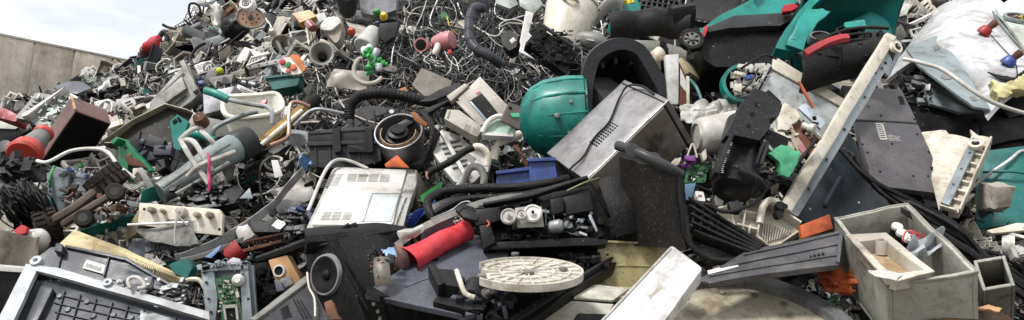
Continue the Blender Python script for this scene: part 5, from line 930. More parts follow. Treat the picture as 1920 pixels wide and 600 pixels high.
# chassis with pcb
t = T('drive_chassis', 'blue grey metal drive chassis holding a green circuit board, bottom left centre', 'chassis', 425, 550, d=2.5, ty=15, lm='the circuit board chassis')
b = MB(); b.prism(t.pl, [(380, 500), (468, 495), (478, 620), (388, 620)], -.05, -.035); b.prism(t.pl, rr([(377, 502), (400, 500), (408, 560), (404, 600), (388, 610)], 3), -.03, .0); b.prism(t.pl, rr([(450, 500), (464, 496), (476, 620), (456, 620)], 3), -.03, .004); b.prism(t.pl, [(378, 497), (465, 490), (466, 505), (380, 510)], -.03, .01); clutter(b, t.pl, 380, 492, 465, 502, 0, .03, 22, .014, 18, 2)
b.mi = 2
for q in ((385, 512), (388, 530), (392, 560), (396, 585), (456, 515), (466, 560)): b.prism(t.pl.loc(*q), circ(.0045, 8), 0, .006)
t.add('chassis', b, [bluegrey, black, void], bev=.002)
b = MB(); b.prism(t.pl, [(404, 522), (443, 518), (456, 600), (418, 604)], .0, .004); b.mi = 1; clutter(b, t.pl, 410, 526, 448, 594, .004, .008, 70, .006, 19, 4); b.mi = 1; b.prism(t.pl, [(426, 553), (433, 553), (434, 561), (427, 561)], .004, .008); b.mi = 2; b.prism(t.pl, [(421, 573), (446, 571), (446, 577), (421, 579)], .004, .014); b.prism(t.pl, [(420, 572), (424, 572), (428, 600), (424, 600)], .004, .014); b.prism(t.pl, [(443, 571), (447, 571), (450, 600), (446, 600)], .004, .014); b.mi = 1; b.prism(t.pl, [(425, 580), (444, 578), (446, 600), (428, 600)], .004, .008); b.mi = 3; b.prism(t.pl, rr([(444, 548), (449, 546), (451, 558), (446, 559)], 1), .004, .014)
t.add('circuit_board', b, [pcbm, void, lgrey, cream], bev=0); b = MB(); b.lathe(t.pl(448, 526, .0), t.pl(450, 526, .03), [(0, .02), (.5, .02), (1, .01)], 18); t.add('white_dome', b, white)
t = T('black_drive_bay', 'gutted black plastic drive bay right of the circuit board chassis', 'drive bay', 490, 545, d=2.62, ty=10); b = MB(); b.prism(t.pl, [(462, 495), (505, 490), (535, 555), (480, 600)], -.05, -.02); clutter(b, t.pl, 468, 500, 515, 575, -.02, .02, 90, .018, 20, 2); t.add('bay', b, [black, void]); t.slab('blue_plug', [(472, 557), (478, 557), (479, 566), (473, 566)], .02, .03, blue)
t = T('pale_hoop', 'pale cream plastic hoop left of the circuit board chassis', 'hoop', 365, 545, d=2.52, ty=20); t.tub('hoop', [(346, 528, 0), (360, 525, .01), (378, 528, .01), (390, 550, .01), (392, 580, .0)], .008, cream)
# ================================================================== left third
t = T('grille_assembly', 'large black ribbed casing inside a pale grey frame, bottom left corner', 'casing', 200, 560, d=2.35, lm='the pale framed black casing')
t.pl = Plane(200, 560, 2.36, 0, 42)
b = MB(); b.prism(t.pl, [(62, 515), (120, 515), (380, 590), (400, 640), (0, 640)], -.05, -.03); b.mi = 1
for k in range(5): b.prism(t.pl, [(95, 540+k*17), (340, 596+k*17), (340, 597.4+k*17), (95, 541.6+k*17)], -.03, -.024)
for k in range(8): b.prism(t.pl, [(115+k*30, 535+k*7), (116.6+k*30, 536+k*7), (96+k*30, 600+k*7), (94.4+k*30, 600+k*7)], -.03, -.023)
b.mi = 0; b.prism(t.pl, rr([(75, 532), (98, 536), (66, 600), (46, 596)], 4), -.03, -.008)
b.mi = 2
for q in ((157, 555), (168, 582), (206, 580), (120, 570), (210, 595), (105, 545), (240, 585)): b.prism(t.pl.loc(*q), circ(.009, 14), -.03, -.024)
t.add('ribbed_back', b, [M('blue_black_plastic', (54, 58, 66), .32, dirt=.3, dc=(96, 100, 104), spk=.35), dgrey, M('grey_boss', (96, 102, 110))], bev=.002)
b = MB(); b.prism(t.pl, rr([(50, 496), (74, 500), (8, 640), (-24, 640)], 2), -.012, .004); b.prism(t.pl, [(50, 496), (110, 504), (392, 586), (394, 602), (300, 572), (70, 509)], -.012, .004)
b.prism(t.pl.loc(70, 492), circ(.018, 16), -.01, .012); b.prism(t.pl.loc(204, 533), circ(.014, 16), -.01, .014); b.mi = 1; b.prism(t.pl.loc(70, 492), circ(.007, 10), .012, .014); b.prism(t.pl.loc(204, 533), circ(.005, 10), .014, .016)
t.add('pale_frame', b, [M('pale_blue_grey_frame', (162, 168, 174), .4, dirt=.35, dc=(110, 112, 112)), dgrey], bev=.004)
t.slab('crumpled_lining', jag([(262, 572), (318, 584), (325, 600), (262, 604)], 3, 4, 2), -.02, -.015, M('crumpled_foil', (120, 128, 132), .4, .2), warp=.02, fine=.02)
b = MB(); b.tube([t.pl(248, 548, .02), t.pl(246, 538, .03), t.pl(255, 531, .03), t.pl(268, 534, .03), t.pl(276, 545, .02), t.pl(262, 548, .02)], .006, 8); t.add('white_loop', b, white)
t = T('printer_shell', 'blue black printer back shell with a barcode label above the pale frame', 'shell', 200, 500, d=2.55, lm='the barcode labelled shell')
t.pl = Plane(210, 510, 2.55, 0, 40)
b = MB(); b.prism(t.pl, rr([(62, 488), (95, 464), (125, 463), (240, 487), (352, 553), (340, 580), (210, 545), (75, 505)], 3), -.04, 0)
for (x, y) in ((118, 480), (205, 492), (290, 520)): b.prism(t.pl, [(x, y-14), (x+3, y-14), (x-8, y+28), (x-11, y+28)], 0, .008)
b.prism(t.pl, [(125, 463), (240, 487), (352, 553), (350, 557), (238, 492), (124, 467)], 0, .012); b.prism(t.pl, rr([(215, 500), (290, 522), (285, 545), (208, 525)], 3), 0, .005); b.prism(t.pl, [(108, 480), (112, 466), (124, 468), (122, 482)], 0, .03)
t.add('shell', b, MATS['blue_black_plastic'], bev=.004, warp=.002)
b = MB(); b.prism(t.pl, [(164, 489), (201, 500), (195, 516), (156, 505)], 0.006, .0075); b.mi = 1; rd = random.Random(8)
for k in range(15): x = 164+k*1.95; y = 497+k*.6; b.prism(t.pl, [(x, y-1.8), (x+rd.uniform(.5, 1.3), y-1.6), (x-1.5+rd.uniform(.5, 1.2), y+6), (x-1.7, y+5.8)], .0075, .008)
t.add('barcode_label', b, [mwhite, charcoal], bev=0)
b = MB(); clutter(b, t.pl, 225, 535, 350, 580, 0, .03, 40, .018, 23, 3); t.add('clips', b, [galv, dgrey, white]); b = MB(); b.tube([t.pl(262, 545, .02), t.pl(300, 550, .02), t.pl(340, 560, .03), t.pl(352, 555, .02)], .004, 6); t.add('lead', b, charcoal)
t = bx('electronics_casing', 'long beige electronics panel with a fine ribbed vent lying across the bottom left', 'panel', (120, 455), (345, 522), (140, 430), (118, 468), -.35, 'the beige ribbed panel', d=2.75)
t.pl = Plane.three((125, 455, 2.70), (145, 430, 2.80), (345, 520, 2.62))
b = MB(); b.prism(t.pl, [(112, 456), (140, 430), (180, 446), (232, 465), (345, 519), (343, 524), (250, 490), (120, 462)], -.03, 0); b.mi = 1
for k in range(46): x = 172+k*3.5; y = 456+k*1.3; b.prism(t.pl, [(x+4, y-1+k*.05), (x+5.6, y-.6+k*.05), (x+1, y+14-k*.16), (x-.6, y+13.4-k*.16)], 0, .0025)
t.add('panel', b, [M('yellowed_beige', (204, 190, 150), .45, dirt=.45, dc=(120, 100, 60)), M('vent_shade', (130, 114, 76), .6)], bev=.003)
# control panel
t = T('appliance_fascia', 'white appliance control panel with five knobs and a display window', 'control panel', 338, 410, d=2.86, ty=15, lm='the white control panel')
b = MB(); b.prism(t.pl, [(261, 380), (412, 393), (418, 402), (416, 441), (366, 436), (258, 421)], -.025, 0); b.mi = 1; b.prism(t.pl, [(310, 408), (368, 412), (370, 434), (364, 434), (310, 425)], 0, .002); b.mi = 2; b.prism(t.pl, [(313, 410), (365, 414), (365, 430), (313, 424)], .002, .004); b.mi = 3
for q in ((270, 392), (412, 430), (286, 396)): b.prism(t.pl.loc(*q), circ(.005, 8), 0, .002)
t.add('panel', b, [cream, lgrey, grey, void], bev=.003)
for (px, py, r) in ((342, 400, .021), (287, 395, .012), (308, 397, .008), (372, 404, .011), (396, 405, .013)):
    b = MB(); c = t.pl(px, py, 0); n_ = t.pl.n; b.lathe(c, c+n_*.03, [(0, r*1.05), (.1, r*1.05), (.2, r), (.9, r*.92), (1, r*.7)], 22); b.lathe(c+n_*.02, c+n_*.034, [(0, r*.2), (1, r*.2)], 6); t.add('knob', b, putty if r > .02 else M('tan_knob', (160, 146, 126)), bev=0)
t = T('crushed_tray', 'cracked dirty grey tray with a white lip in front of the white control panel', 'tray', 310, 435, d=2.78, ty=25, lm='the cracked grey tray')
b = MB(); b.prism(t.pl, jag([(245, 425), (355, 420), (372, 460), (330, 462), (280, 450)], 2, 4, 2), -.02, 0); t.add('tray', b, M('grimy_grey', (120, 120, 116), .6, dirt=.9, dc=(60, 56, 50), spk=.8), warp=.012, fine=.03); b = MB(); b.tube([t.pl(242, 423, .01), t.pl(300, 422, .02), t.pl(356, 419, .01)], .005, 8); t.add('lip', b, white)
b = MB(); b.tube([t.pl(357, 428, .03), t.pl(340, 412, .07), t.pl(345, 420, .07), t.pl(338, 440, .05), t.pl(334, 462, .03)], .003, 7); tt = T('white_lead', 'short white lead hooked over the white control panel', 'cable', 345, 430, d=2.7); tt.add('lead', b, white, bev=0)
t = T('beige_side', 'crumpled beige cardboard flap left of the white control panel', 'flap', 240, 420, d=3.0, tx=-30, ty=10); t.slab('flap', [(228, 445), (258, 395), (262, 385), (256, 440), (240, 450)], -.01, 0, olive, warp=.004)
t = T('ribbed_foot', 'ribbed grey rubber mat curled under the cracked grey tray', 'mat', 305, 470, d=2.8, ty=45); b = MB(); b.sheet(lambda u, v: t.pl(275+u*75, 452+v*24, .006*math.sin(u*60)+.02*math.sin(u*3)), 50, 4, .006); t.add('mat', b, dgrey, bev=0)
t = T('grey_channel', 'long bent grey metal strip sweeping from the cracked tray up to the right', 'strip', 430, 420, d=2.88, lm='the long bent metal strip')
b = MB(); b.sheet(lambda u, v: P(325+u*245+v*6, 478-u*90-75*u*u+30*u*(1-u)+v*(18-6*u), 2.70+u*.42+.02*v), 30, 2, .003); t.add('strip', b, M('greyish_white_strip', (156, 158, 158), .45, dirt=.6), bev=0, warp=.012)
b = MB(); b.sheet(lambda u, v: P(335+u*120, 485-u*18-26*u*u+v*10, 2.68+u*.1), 14, 3, .006); t.add('lower_strip', b, grey, warp=.008)
t = T('faceted_cap', 'dark teal faceted plastic cap right of the beige ribbed panel', 'bowl', 342, 497, d=2.62, ty=15); t.slab('cap', rr([(318, 495), (350, 483), (362, 500), (350, 522), (325, 512)], 4), -.05, .0, dteal, bev=.01)  # a loose plastic cap, solid and faceted
t = T('blue_strip', 'curved light blue plastic strip below the long bent metal strip', 'strip', 398, 470, d=2.72, ty=20); t.slab('strip', [(383, 482), (400, 470), (414, 458), (412, 468), (396, 484)], -.004, 0, lblue)
t = T('red_cup', 'dark red plastic cup lying left of the rusty spring bar', 'cup', 438, 478, d=2.7); b = MB(); b.lathe(P(425, 485, 2.72), P(452, 466, 2.74), [(0, .02), (.2, .032), (1, .04)], 20); t.add('cup', b, M('dark_red', (150, 30, 36)), bev=0)
t = T('small_pink_scrap', 'small pale lilac plastic scrap at the tip of the black splintered bar', 'scrap', 435, 490, d=2.6, ty=30); t.slab('scrap', rr([(424, 492), (436, 482), (452, 486), (446, 494)], 3), -.01, 0, M('lilac', (200, 194, 210)))
# grey fabric box mid
t = T('crumpled_carton', 'crumpled pale grey carton lying right of the white control panel', 'carton', 455, 430, d=2.9, ty=25); t.slab('carton', jag([(440, 424), (465, 418), (478, 440), (452, 456)], 2, 3, 5), -.04, 0, lgrey, warp=.012)
# left edge jar cluster
t = T('white_tub', 'white rounded appliance foot beside the left edge above the pale frame', 'tub', 75, 440, d=2.85, ty=20); b = MB(); b.lathe(P(52, 462, 2.8), P(84, 440, 2.78), [(0, .05), (.5, .048), (.85, .034), (1, .015)], 24); t.add('tub', b, white, bev=0, warp=.006)
t = T('dirty_shade', 'dirty folded brown grey sheet at the left edge', 'sheet', 30, 450, d=2.7, ty=15, tx=-15, lm='the dirty brown sheet'); b = MB(); b.sheet(lambda u, v: t.pl(-20+u*90-v*5, 430+v*70+u*(12), .04*math.sin(u*6)), 14, 6, .008); t.add('sheet', b, M('grimy_tan', (142, 134, 122), .6, dirt=.8), bev=0, warp=.015)
t = T('black_cabinet', 'black cabinet with a white lip in the bottom left corner', 'cabinet', 30, 530, d=2.6, ty=5); t.slab('body', [(-30, 500), (65, 512), (20, 600), (-30, 620)], -.1, 0, black); t.slab('lip', rr([(-30, 495), (60, 503), (64, 512), (-30, 506)], 3), -.02, .015, white)
t = T('red_knob', 'small red plastic flap on the white rounded foot near the left edge', 'flap', 42, 430, d=2.75, ty=20); t.slab('flap', rr([(28, 434), (44, 422), (54, 426), (50, 438), (36, 440)], 2), -.01, .01, red, warp=.004)
t = T('dark_wrap', 'torn grey white film hanging on blackened scrap at the left edge', 'film', 25, 380, d=3.05, ty=10); b = MB(); b.sheet(lambda u, v: t.pl(-10+u*34+v*30, 345+v*75+u*8, .04*math.sin(u*5+v*3)), 10, 12, .004); t.add('film', b, lgrey, bev=0, warp=.03)
t = T('black_bundle', 'mass of blackened bundled wires and rubber at the left edge', 'wire bundle', 60, 395, d=3.05); rd = random.Random(12)
b = MB()
for k in range(130): x = rd.uniform(-10, 60); b.tube([P(x+rd.uniform(-20, 20), 345+rd.uniform(-8, 40), 3.1), P(x+20+rd.uniform(-20, 20), 380+rd.uniform(-26, 26), 3.0+rd.uniform(-.06, .06)), P(x+45+rd.uniform(-14, 14), 430, 3.05)], rd.uniform(.0015, .005), 5)
t.add('wires', b, rubber, bev=0)
t = T('rider_seat', 'rounded dark saddle shaped shell with clear film, left edge under the white cable arch', 'shell', 45, 325, d=3.3, ty=30); b = MB(); b.sheet(lambda u, v: t.pl(0+u*82, 315+v*32-12*math.sin(u*3), .07*math.sin(u*3.14)*math.sin(v*3.14)), 16, 10, .01); clutter(b, t.pl, 5, 300, 75, 340, .03, .09, 26, .025, 66, 1); t.add('shell', b, charcoal, bev=0, warp=.025)
# brown box
t = bx('brown_cabinet', 'brown veneered box with a black open side tilted on the left slope', 'box', (142, 207), (209, 232), (77, 303), (134, 180), -.55, 'the brown box', d=3.75)
b = MB(); t.f.solid(b); b.mi = 0; t.add('veneer_box', b, brown, bev=.004)
q = t.f.face(0, 1); b = MB(); b.rect(q, .03, .02, .97, .98, 0, .003); t.add('open_side', b, void, bev=0); b = MB(); f0 = t.f
b.tube([f0(0, 0, .05), f0(0, 0, .5), f0(0, 0, .98)], .008, 6); t.add('chipped_edge', b, wood, warp=.004)
t = T('metal_subframe', 'pale metal tray carrying circuit parts behind the brown box', 'tray', 100, 215, d=4.05, ty=30, tx=-10, lm='the pale parts tray'); b = MB(); b.prism(t.pl, [(128, 172), (146, 182), (92, 255), (52, 222), (60, 216), (72, 222)], -.03, 0); b.mi = 1; clutter(b, t.pl, 75, 185, 125, 235, 0, .03, 60, .022, 33, 4); t.add('tray', b, [M('pale_green_grey', (170, 184, 178), .4, .2, dirt=.4), black, galv, white], bev=.002); t.slab('rim', [(126, 172), (130, 170), (62, 222), (50, 226), (52, 220)], -.02, .04, white)
t = T('grey_shell_panel', 'flat grey ribbed plastic panel left of the pale parts tray', 'panel', 60, 200, d=4.35, ty=30, lm='the grey ribbed panel'); b = MB(); b.prism(t.pl, rr([(68, 173), (98, 178), (58, 226), (27, 221)], 3), -.04, 0)
for k in range(4): b.prism(t.pl, [(58-k*5+8, 186+k*6), (80-k*5, 188+k*6), (79-k*5, 190+k*6), (57-k*5+8, 188+k*6)], 0, .012)
t.add('panel', b, grey, bev=.006)
t = T('blue_grey_lid', 'blue grey flat lid resting on the crest of the left slope', 'lid', 140, 165, d=6.2, ty=55, lm='the blue grey lid'); t.slab('lid', rr([(102, 162), (128, 152), (150, 152), (172, 164), (145, 176), (108, 172)], 3), -.03, 0, slate, warp=.01)  # a loose flat lid of slate plastic
t = T('lantern_vacuum', 'grey cylinder with a coral red slotted base beside the brown box', 'canister', 58, 280, d=3.5, lm='the coral based canister')
a, c = P(82, 250, 3.62), P(56, 278, 3.5); b = MB(); b.lathe(a, c, [(0, .036), (.1, .038), (1, .056)], 30); t.add('cylinder', b, grey, bev=0)
b = MB(); b.lathe(a-(c-a)*.08, a+(c-a)*.12, [(0, .040), (.2, .044), (.8, .044), (1, .04)], 30); t.add('collar_ring', b, coral, bev=0)
b = MB(); b.lathe(c, c+(c-a)*.5, [(0, .056), (.1, .066), (.8, .076), (1, .066)], 30); u_ = (c-a).normalized()
t.add('slotted_base', b, coral, bev=0); pl = Plane(45, 285, 3.38, 0, 10); b = MB()
for k in range(6): b.prism(pl, [(30+k*5, 290+k*2), (32+k*5, 291+k*2), (28+k*5, 298+k*2), (26+k*5, 297+k*2)], -.01, .012)
t.add('slot', b, void); t.disc('side_knob', 12, 281, .035, -.03, .03, dgrey)
t = T('red_suitcase', 'dark red plastic shell at the left edge beside the grey ribbed panel', 'shell', 15, 215, d=4.6, ty=30); t.slab('shell', rr([(-20, 200), (10, 203), (35, 216), (30, 228), (5, 222), (-20, 215)], 4), -.1, 0, M('dull_red', (150, 34, 40), .4, dirt=.5), bev=.02)
t = T('white_black_board', 'white edged black board leaning at the left edge above the coral base', 'board', 20, 240, d=4.0, ty=15); t.slab('board', [(-20, 222), (34, 240), (55, 245), (10, 268), (-20, 275)], -.03, 0, black); t.slab('white_edge', [(-20, 226), (0, 226), (36, 240), (30, 243), (-20, 240)], 0, .01, white)
t = T('teal_edge_scrap', 'small teal plastic piece at the left edge under the coral base', 'scrap', 12, 300, d=3.45, ty=25); t.slab('scrap', rr([(-20, 293), (14, 295), (26, 300), (10, 306), (-20, 306)], 2), -.02, 0, teal)
# grey machine with green cable tie
t = T('metal_motor_frame', 'upright blue grey metal bracket assembly with a bright green cable tie', 'bracket assembly', 125, 355, d=3.15, ty=5, lm='the green tied bracket')
b = MB(); b.prism(t.pl, [(90, 325), (100, 312), (130, 322), (128, 345), (120, 395), (98, 405), (95, 380)], -.05, 0); b.prism(t.pl, [(132, 325), (158, 330), (160, 395), (134, 395)], -.08, -.02); b.prism(t.pl, [(90, 325), (97, 324), (106, 402), (98, 405)], 0, .012); b.mi = 1; clutter(b, t.pl, 100, 312, 165, 330, -.04, .02, 24, .02, 3, 3); b.mi = 3
for k in range(7): b.prism(t.pl.loc(96+k*1.2, 340+k*9), circ(.006, 8), .012, .014)
t.add('frame', b, [bluegrey, blue, dgrey, void], warp=.004)
b = MB(); b.tube([t.pl(107, 312, .02), t.pl(108, 325, .04), t.pl(105, 340, .04), t.pl(100, 352, .02)], .005, 6); t.add('cable_tie', b, vgreen); t.slab('green_stub', rr([(150, 308), (156, 306), (158, 313), (152, 316)], 1), .0, .02, vgreen)
# tyre car
t = T('toy_truck', 'upturned radio car chassis with two chunky tyres and two small wheels', 'toy car', 165, 385, d=3.0, ty=25, lm='the upturned toy chassis')
b = MB(); b.tube([P(95, 415, 2.98), P(140, 390, 2.96), P(190, 350, 3.02), P(215, 330, 3.05)], .02, 6); b.tube([P(120, 420, 2.95), P(160, 395, 2.92), P(215, 362, 2.96)], .016, 6); clutter(b, t.pl, 120, 350, 240, 410, -.04, .03, 110, .016, 24, 3); t.add('chassis', b, [M('muddy_brown', (86, 76, 68), .6, dirt=.7), charcoal, rust])
def tyre(px, py, d, r, wd, axis, knob):
    c = P(px, py, d); b = MB(); ax = axis.normalized(); b.lathe(c-ax*wd, c+ax*wd, [(0, r*.5), (0, r*.9), (.15, r), (.85, r), (1, r*.9), (1, r*.5)], 30)
    u = ax.orthogonal().normalized(); v = ax.cross(u)
    if knob:
        for k in range(18):
            a = 2*math.pi*k/18
            for s in (-.55, .55): e = u*math.cos(a+s*.2)+v*math.sin(a+s*.2); b.box(c+e*r*1.03+ax*wd*s, ax, e.cross(ax), e, wd*.38, r*.11, r*.09)
    t.add('tyre', b, M('dusty_tyre', (46, 42, 39), .8, dirt=.7, dc=(80, 72, 62)), bev=0)
    b = MB(); b.lathe(c-ax*wd*1.05, c+ax*wd*1.05, [(0, r*.2), (0, r*.5), (1, r*.5), (1, r*.2)], 18); t.add('wheel_hub', b, dgrey, bev=0)
tyre(88, 424, 3.0, .062, .04, Vector((.7, .5, .4)), True); tyre(200, 340, 3.06, .07, .04, Vector((.6, .3, -.7)), True); tyre(157, 410, 2.86, .033, .02, Vector((.35, -1, .1)), False); tyre(216, 361, 2.90, .033, .02, Vector((.35, -1, .1)), False)
t = T('teal_trough', 'long dark teal plastic trough running below the upturned toy chassis', 'trough', 220, 400, d=3.05, ty=30, lm='the dark teal trough')
b = MB(); b.sheet(lambda u, v: P(122+u*178, 440-u*42-10*math.sin(u*3)+v*(26-6*u), 3.0+u*.12+.05*v), 16, 5, .01); b.sheet(lambda u, v: P(262+u*34+4*v, 384-u*8-v*26-6*u*v, 3.08+u*.05), 5, 4, .01); t.add('trough', b, M('deep_teal', (14, 116, 102), .35, dirt=.4, dc=(10, 60, 52)), bev=0, warp=.006)
t = T('teal_shard', 'short bright teal shard beside the green tied bracket', 'shard', 86, 380, d=3.12, ty=10); t.slab('shard', [(76, 366), (95, 374), (96, 396), (80, 388)], -.01, 0, teal)
t = T('green_box_lid', 'green plastic box lid standing on edge below the brown box', 'lid', 240, 290, d=3.3, ty=15, tx=-20, lm='the green box lid')
b = MB(); b.prism(t.pl, [(222, 268), (232, 260), (250, 282), (285, 320), (276, 322), (240, 300), (236, 338), (222, 330)], -.03, 0); b.prism(t.pl, [(222, 268), (232, 260), (236, 264), (226, 275)], 0, .04); b.mi = 1; b.prism(t.pl, [(241, 286), (247, 287), (248, 293), (243, 292)], 0, .004); t.add('lid', b, [green, orange], bev=.004, warp=.004)
t.slab('dark_clip', [(240, 292), (262, 300), (278, 316), (250, 312)], .0, .03, rust)
t = T('white_cable_arch', 'white cable arching over the scrap below the brown box', 'cable', 170, 290, d=3.25, lm='the white cable arch'); t.tub('cable', [(70, 302, 0), (95, 309, .02), (140, 294, .04), (185, 289, .04), (210, 296, .04), (228, 318, .03), (252, 334, .0)], .0075, white, seg=9)
t = T('metal_slat', 'dusty aluminium slat standing below the green box lid', 'slat', 270, 335, d=3.15, ty=5); t.slab('slat', [(256, 315), (266, 314), (288, 350), (278, 356)], -.01, 0, lgrey)
# big dark tv shell
t = T('television_shell', 'large dark hollow television back shell with a pale rim right of the brown box', 'television shell', 300, 235, d=3.95, ty=25, lm='the dark television shell')
t.pl = Plane(300, 245, 3.72, 0, 25)
b = MB(); b.prism(t.pl, [(248, 228), (310, 198), (352, 210), (400, 230), (335, 292), (300, 290), (196, 270)], -.05, -.03); t.add('inner_back', b, M('dark_olive_grey', (44, 43, 38), .5, dirt=.6), bev=.003, warp=.004)
b = MB(); ol = [(190, 268), (250, 225), (310, 195), (352, 206), (400, 228), (345, 300), (300, 290)]
for i in range(len(ol)-2):
    a, c = ol[i], ol[i+1]; b.prism(t.pl, [a, c, ins((c[0], c[1]), 1) if 0 else (c[0]*.985+310*.015, c[1]*.96+245*.04), (a[0]*.985+310*.015, a[1]*.96+245*.04)], -.06, .01)
t.add('rim', b, M('pale_olive_rim', (150, 144, 128), .5, dirt=.5), bev=.004)
b = MB(); b.tube([t.pl(196, 268, .0), t.pl(250, 262, -.04), t.pl(290, 285, -.02)], .004, 5); b.tube([t.pl(262, 262, -.03), t.pl(308, 284, -.02)], .010, 6, 0); t.add('pale_rail', b, lgrey)
t = T('teal_bracket', 'teal plastic bracket with two windows right of the dark television shell', 'bracket', 332, 245, d=3.6, ty=15, lm='the teal windowed bracket'); b = MB(); b.prism(t.pl, rr([(318, 228), (333, 214), (353, 228), (345, 252), (338, 282), (326, 278), (322, 250)], 2), -.03, 0); b.mi = 1; b.prism(t.pl, [(323, 228), (330, 222), (334, 227), (327, 234)], 0, .003); b.prism(t.pl, [(332, 221), (336, 219), (341, 226), (337, 230)], 0, .003); t.add('bracket', b, [teal, void], bev=.004)
t = T('grey_carton', 'grey folded metal casing right of the teal windowed bracket', 'casing', 385, 230, d=3.7, ty=20, lm='the folded grey casing'); t.slab('casing', [(352, 230), (362, 212), (385, 218), (425, 228), (432, 255), (380, 262), (356, 248)], -.08, 0, grey, warp=.006); t.slab('pale_flap', [(350, 243), (365, 212), (376, 218), (362, 245)], .0, .012, lgrey)
# CRT / printer upper left
t = bx('printer_housing', 'dusty pale grey printer housing with a recessed tray on the upper left slope', 'printer', (372, 172), (283, 232), (352, 120), (388, 160), -.6, 'the dusty printer housing', d=4.6)
t.pl = Plane(330, 165, 4.4, 0, 22)
b = MB(); b.prism(t.pl, [(278, 205), (282, 190), (349, 117), (356, 125), (374, 175), (358, 190), (330, 208)], -.16, 0); b.mi = 1; b.prism(t.pl, [(305, 172), (345, 135), (348, 140), (308, 178)], 0, .004); b.prism(t.pl, [(326, 196), (350, 176), (352, 184), (332, 202)], 0, .004); b.mi = 0; b.prism(t.pl, [(305, 180), (345, 148), (353, 170), (315, 196)], 0, .03); b.prism(t.pl, [(342, 122), (350, 118), (375, 172), (366, 178)], 0, .04); t.add('housing', b, [M('dusty_pale_grey', (156, 156, 152), .5, dirt=.6, dc=(90, 86, 78), spk=.5), dgrey], bev=.008, warp=.004)
t.slab('side_wall', [(356, 122), (380, 135), (386, 160), (374, 175)], -.2, -.1, charcoal); 
b = MB(); clutter(b, t.pl, 362, 140, 384, 165, -.1, .0, 20, .03, 6, 3); t.add('inner_parts', b, [dgrey, black, blue])
# white basin and pipes
t = T('white_basin', 'off white rounded plastic basin with a red clip, on the left slope', 'basin', 472, 215, d=3.75, lm='the white basin')
pb = Plane(472, 190, 3.72, 0, 50); ctr = [(418, 195), (425, 183), (450, 182), (490, 180), (518, 176), (528, 190), (530, 205), (515, 215), (470, 222), (430, 222), (420, 212)]
b = MB(); ccx, ccy = 474, 200; rims = rr(ctr, 22, 4); bot = [((x-ccx)*.78+ccx+6, (y-ccy)*.6+ccy+38) for x, y in rims]; n = len(rims)
dn = -pb.n
top = [pb(x, y) for x, y in rims]; cen = sum(top, Vector())/n; low = [cen+(p-cen)*.80-UP*.2+FWD*.05 for p in top]; ti = [cen+(p-cen)*.93 for p in top]; li = [cen+(p-cen)*.74-UP*.15+FWD*.04 for p in top]
vt, vl, vi, wl = [[b.b.verts.new(p) for p in L_] for L_ in (top, low, ti, li)]
for i in range(n):
    j = (i+1) % n; b.face([vt[i], vt[j], vl[j], vl[i]]); b.face([vt[j], vt[i], vi[i], vi[j]]); b.face([vi[i], vi[j], wl[j], wl[i]][::-1])
b.face(vl); b.face(wl[::-1]); t.add('basin', b, M('stained_basin', (222, 222, 206), .4, dirt=.35, dc=(120, 118, 96), spk=.35), bev=0, warp=.003)
b = MB(); m_ = [cen+(p-cen)*1.02+UP*.004 for p in top]; b.tube(m_+[m_[0]], .012, 8, 0); t.add('rim', b, MATS['stained_basin'], bev=0)
tt = T('red_clip', 'small red plastic clip lying in the white basin', 'clip', 495, 196, d=3.6, ty=30); tt.slab('clip', jag([(487, 203), (494, 192), (502, 190), (500, 198), (493, 204)], 1.5, 3, 2), .0, .02, red)
t = T('garden_tool', 'bent steel tube with a teal grip reaching over the white basin', 'handle', 430, 190, d=3.5, lm='the teal gripped tube'); t.tub('tube', [(425, 186, 0), (455, 197, .02), (485, 207, .04), (505, 212, .05), (515, 222, .05), (514, 240, .03)], .0105, galv, seg=9)
b = MB(); b.tube([t.pl(386, 170, 0), t.pl(405, 178, .01), t.pl(428, 187, .0)], .019, 10); t.add('grip', b, teal, bev=0)
t = T('second_tube', 'second bent steel tube with a teal sleeve below the white basin', 'handle', 430, 240, d=3.5); t.tub('tube', [(483, 209, 0), (455, 222, .02), (420, 240, .03), (404, 252, .03), (400, 262, .0)], .0115, galv, seg=9)
b = MB(); b.tube([t.pl(350, 254, 0), t.pl(375, 256, .02), t.pl(402, 264, .0)], .02, 10); t.add('sleeve', b, teal, bev=0)
t = T('white_bin', 'white plastic bin shell left of the white basin', 'bin', 400, 190, d=4.0, ty=10); t.slab('shell', [(380, 172), (420, 165), (440, 160), (420, 205), (382, 215)], -.12, 0, M('bluish_white', (198, 200, 208), .4), bev=.01)
# big grey cylinder (chute)
t = T('garden_vacuum_tube', 'long grey green plastic tube with a dark cap, lying below the white basin', 'tube', 400, 300, d=3.3, lm='the long grey tube')
a, c = P(300, 362, 3.10), P(440, 278, 3.38); b = MB(); b.tube([a, P(350, 335, 3.18), P(400, 300, 3.28), c], lambda u: .043+.024*u, 18, 5); t.add('tube', b, M('grey_green_plastic', (122, 134, 134), .4, dirt=.6, dc=(70, 70, 66)), bev=0)
e = P(472, 262, 3.46); b = MB(); b.lathe(c-(e-c)*.05, e, [(0, .068), (.1, .074), (.85, .07), (1, .045)], 28); t.add('dark_cap', b, dgrey, bev=0)
b = MB(); b.tube([P(305, 352, 3.0), P(350, 322, 3.09), P(400, 290, 3.18), P(432, 270, 3.26)], .006, 6); b.tube([P(330, 365, 3.02), P(380, 336, 3.1), P(430, 305, 3.2)], .01, 6); t.add('seam_ridge', b, grey)
t = T('tripod_frame', 'tangled white metal tripod legs in front of the long grey tube', 'frame', 370, 290, d=3.1, lm='the white tripod legs')
b = MB()
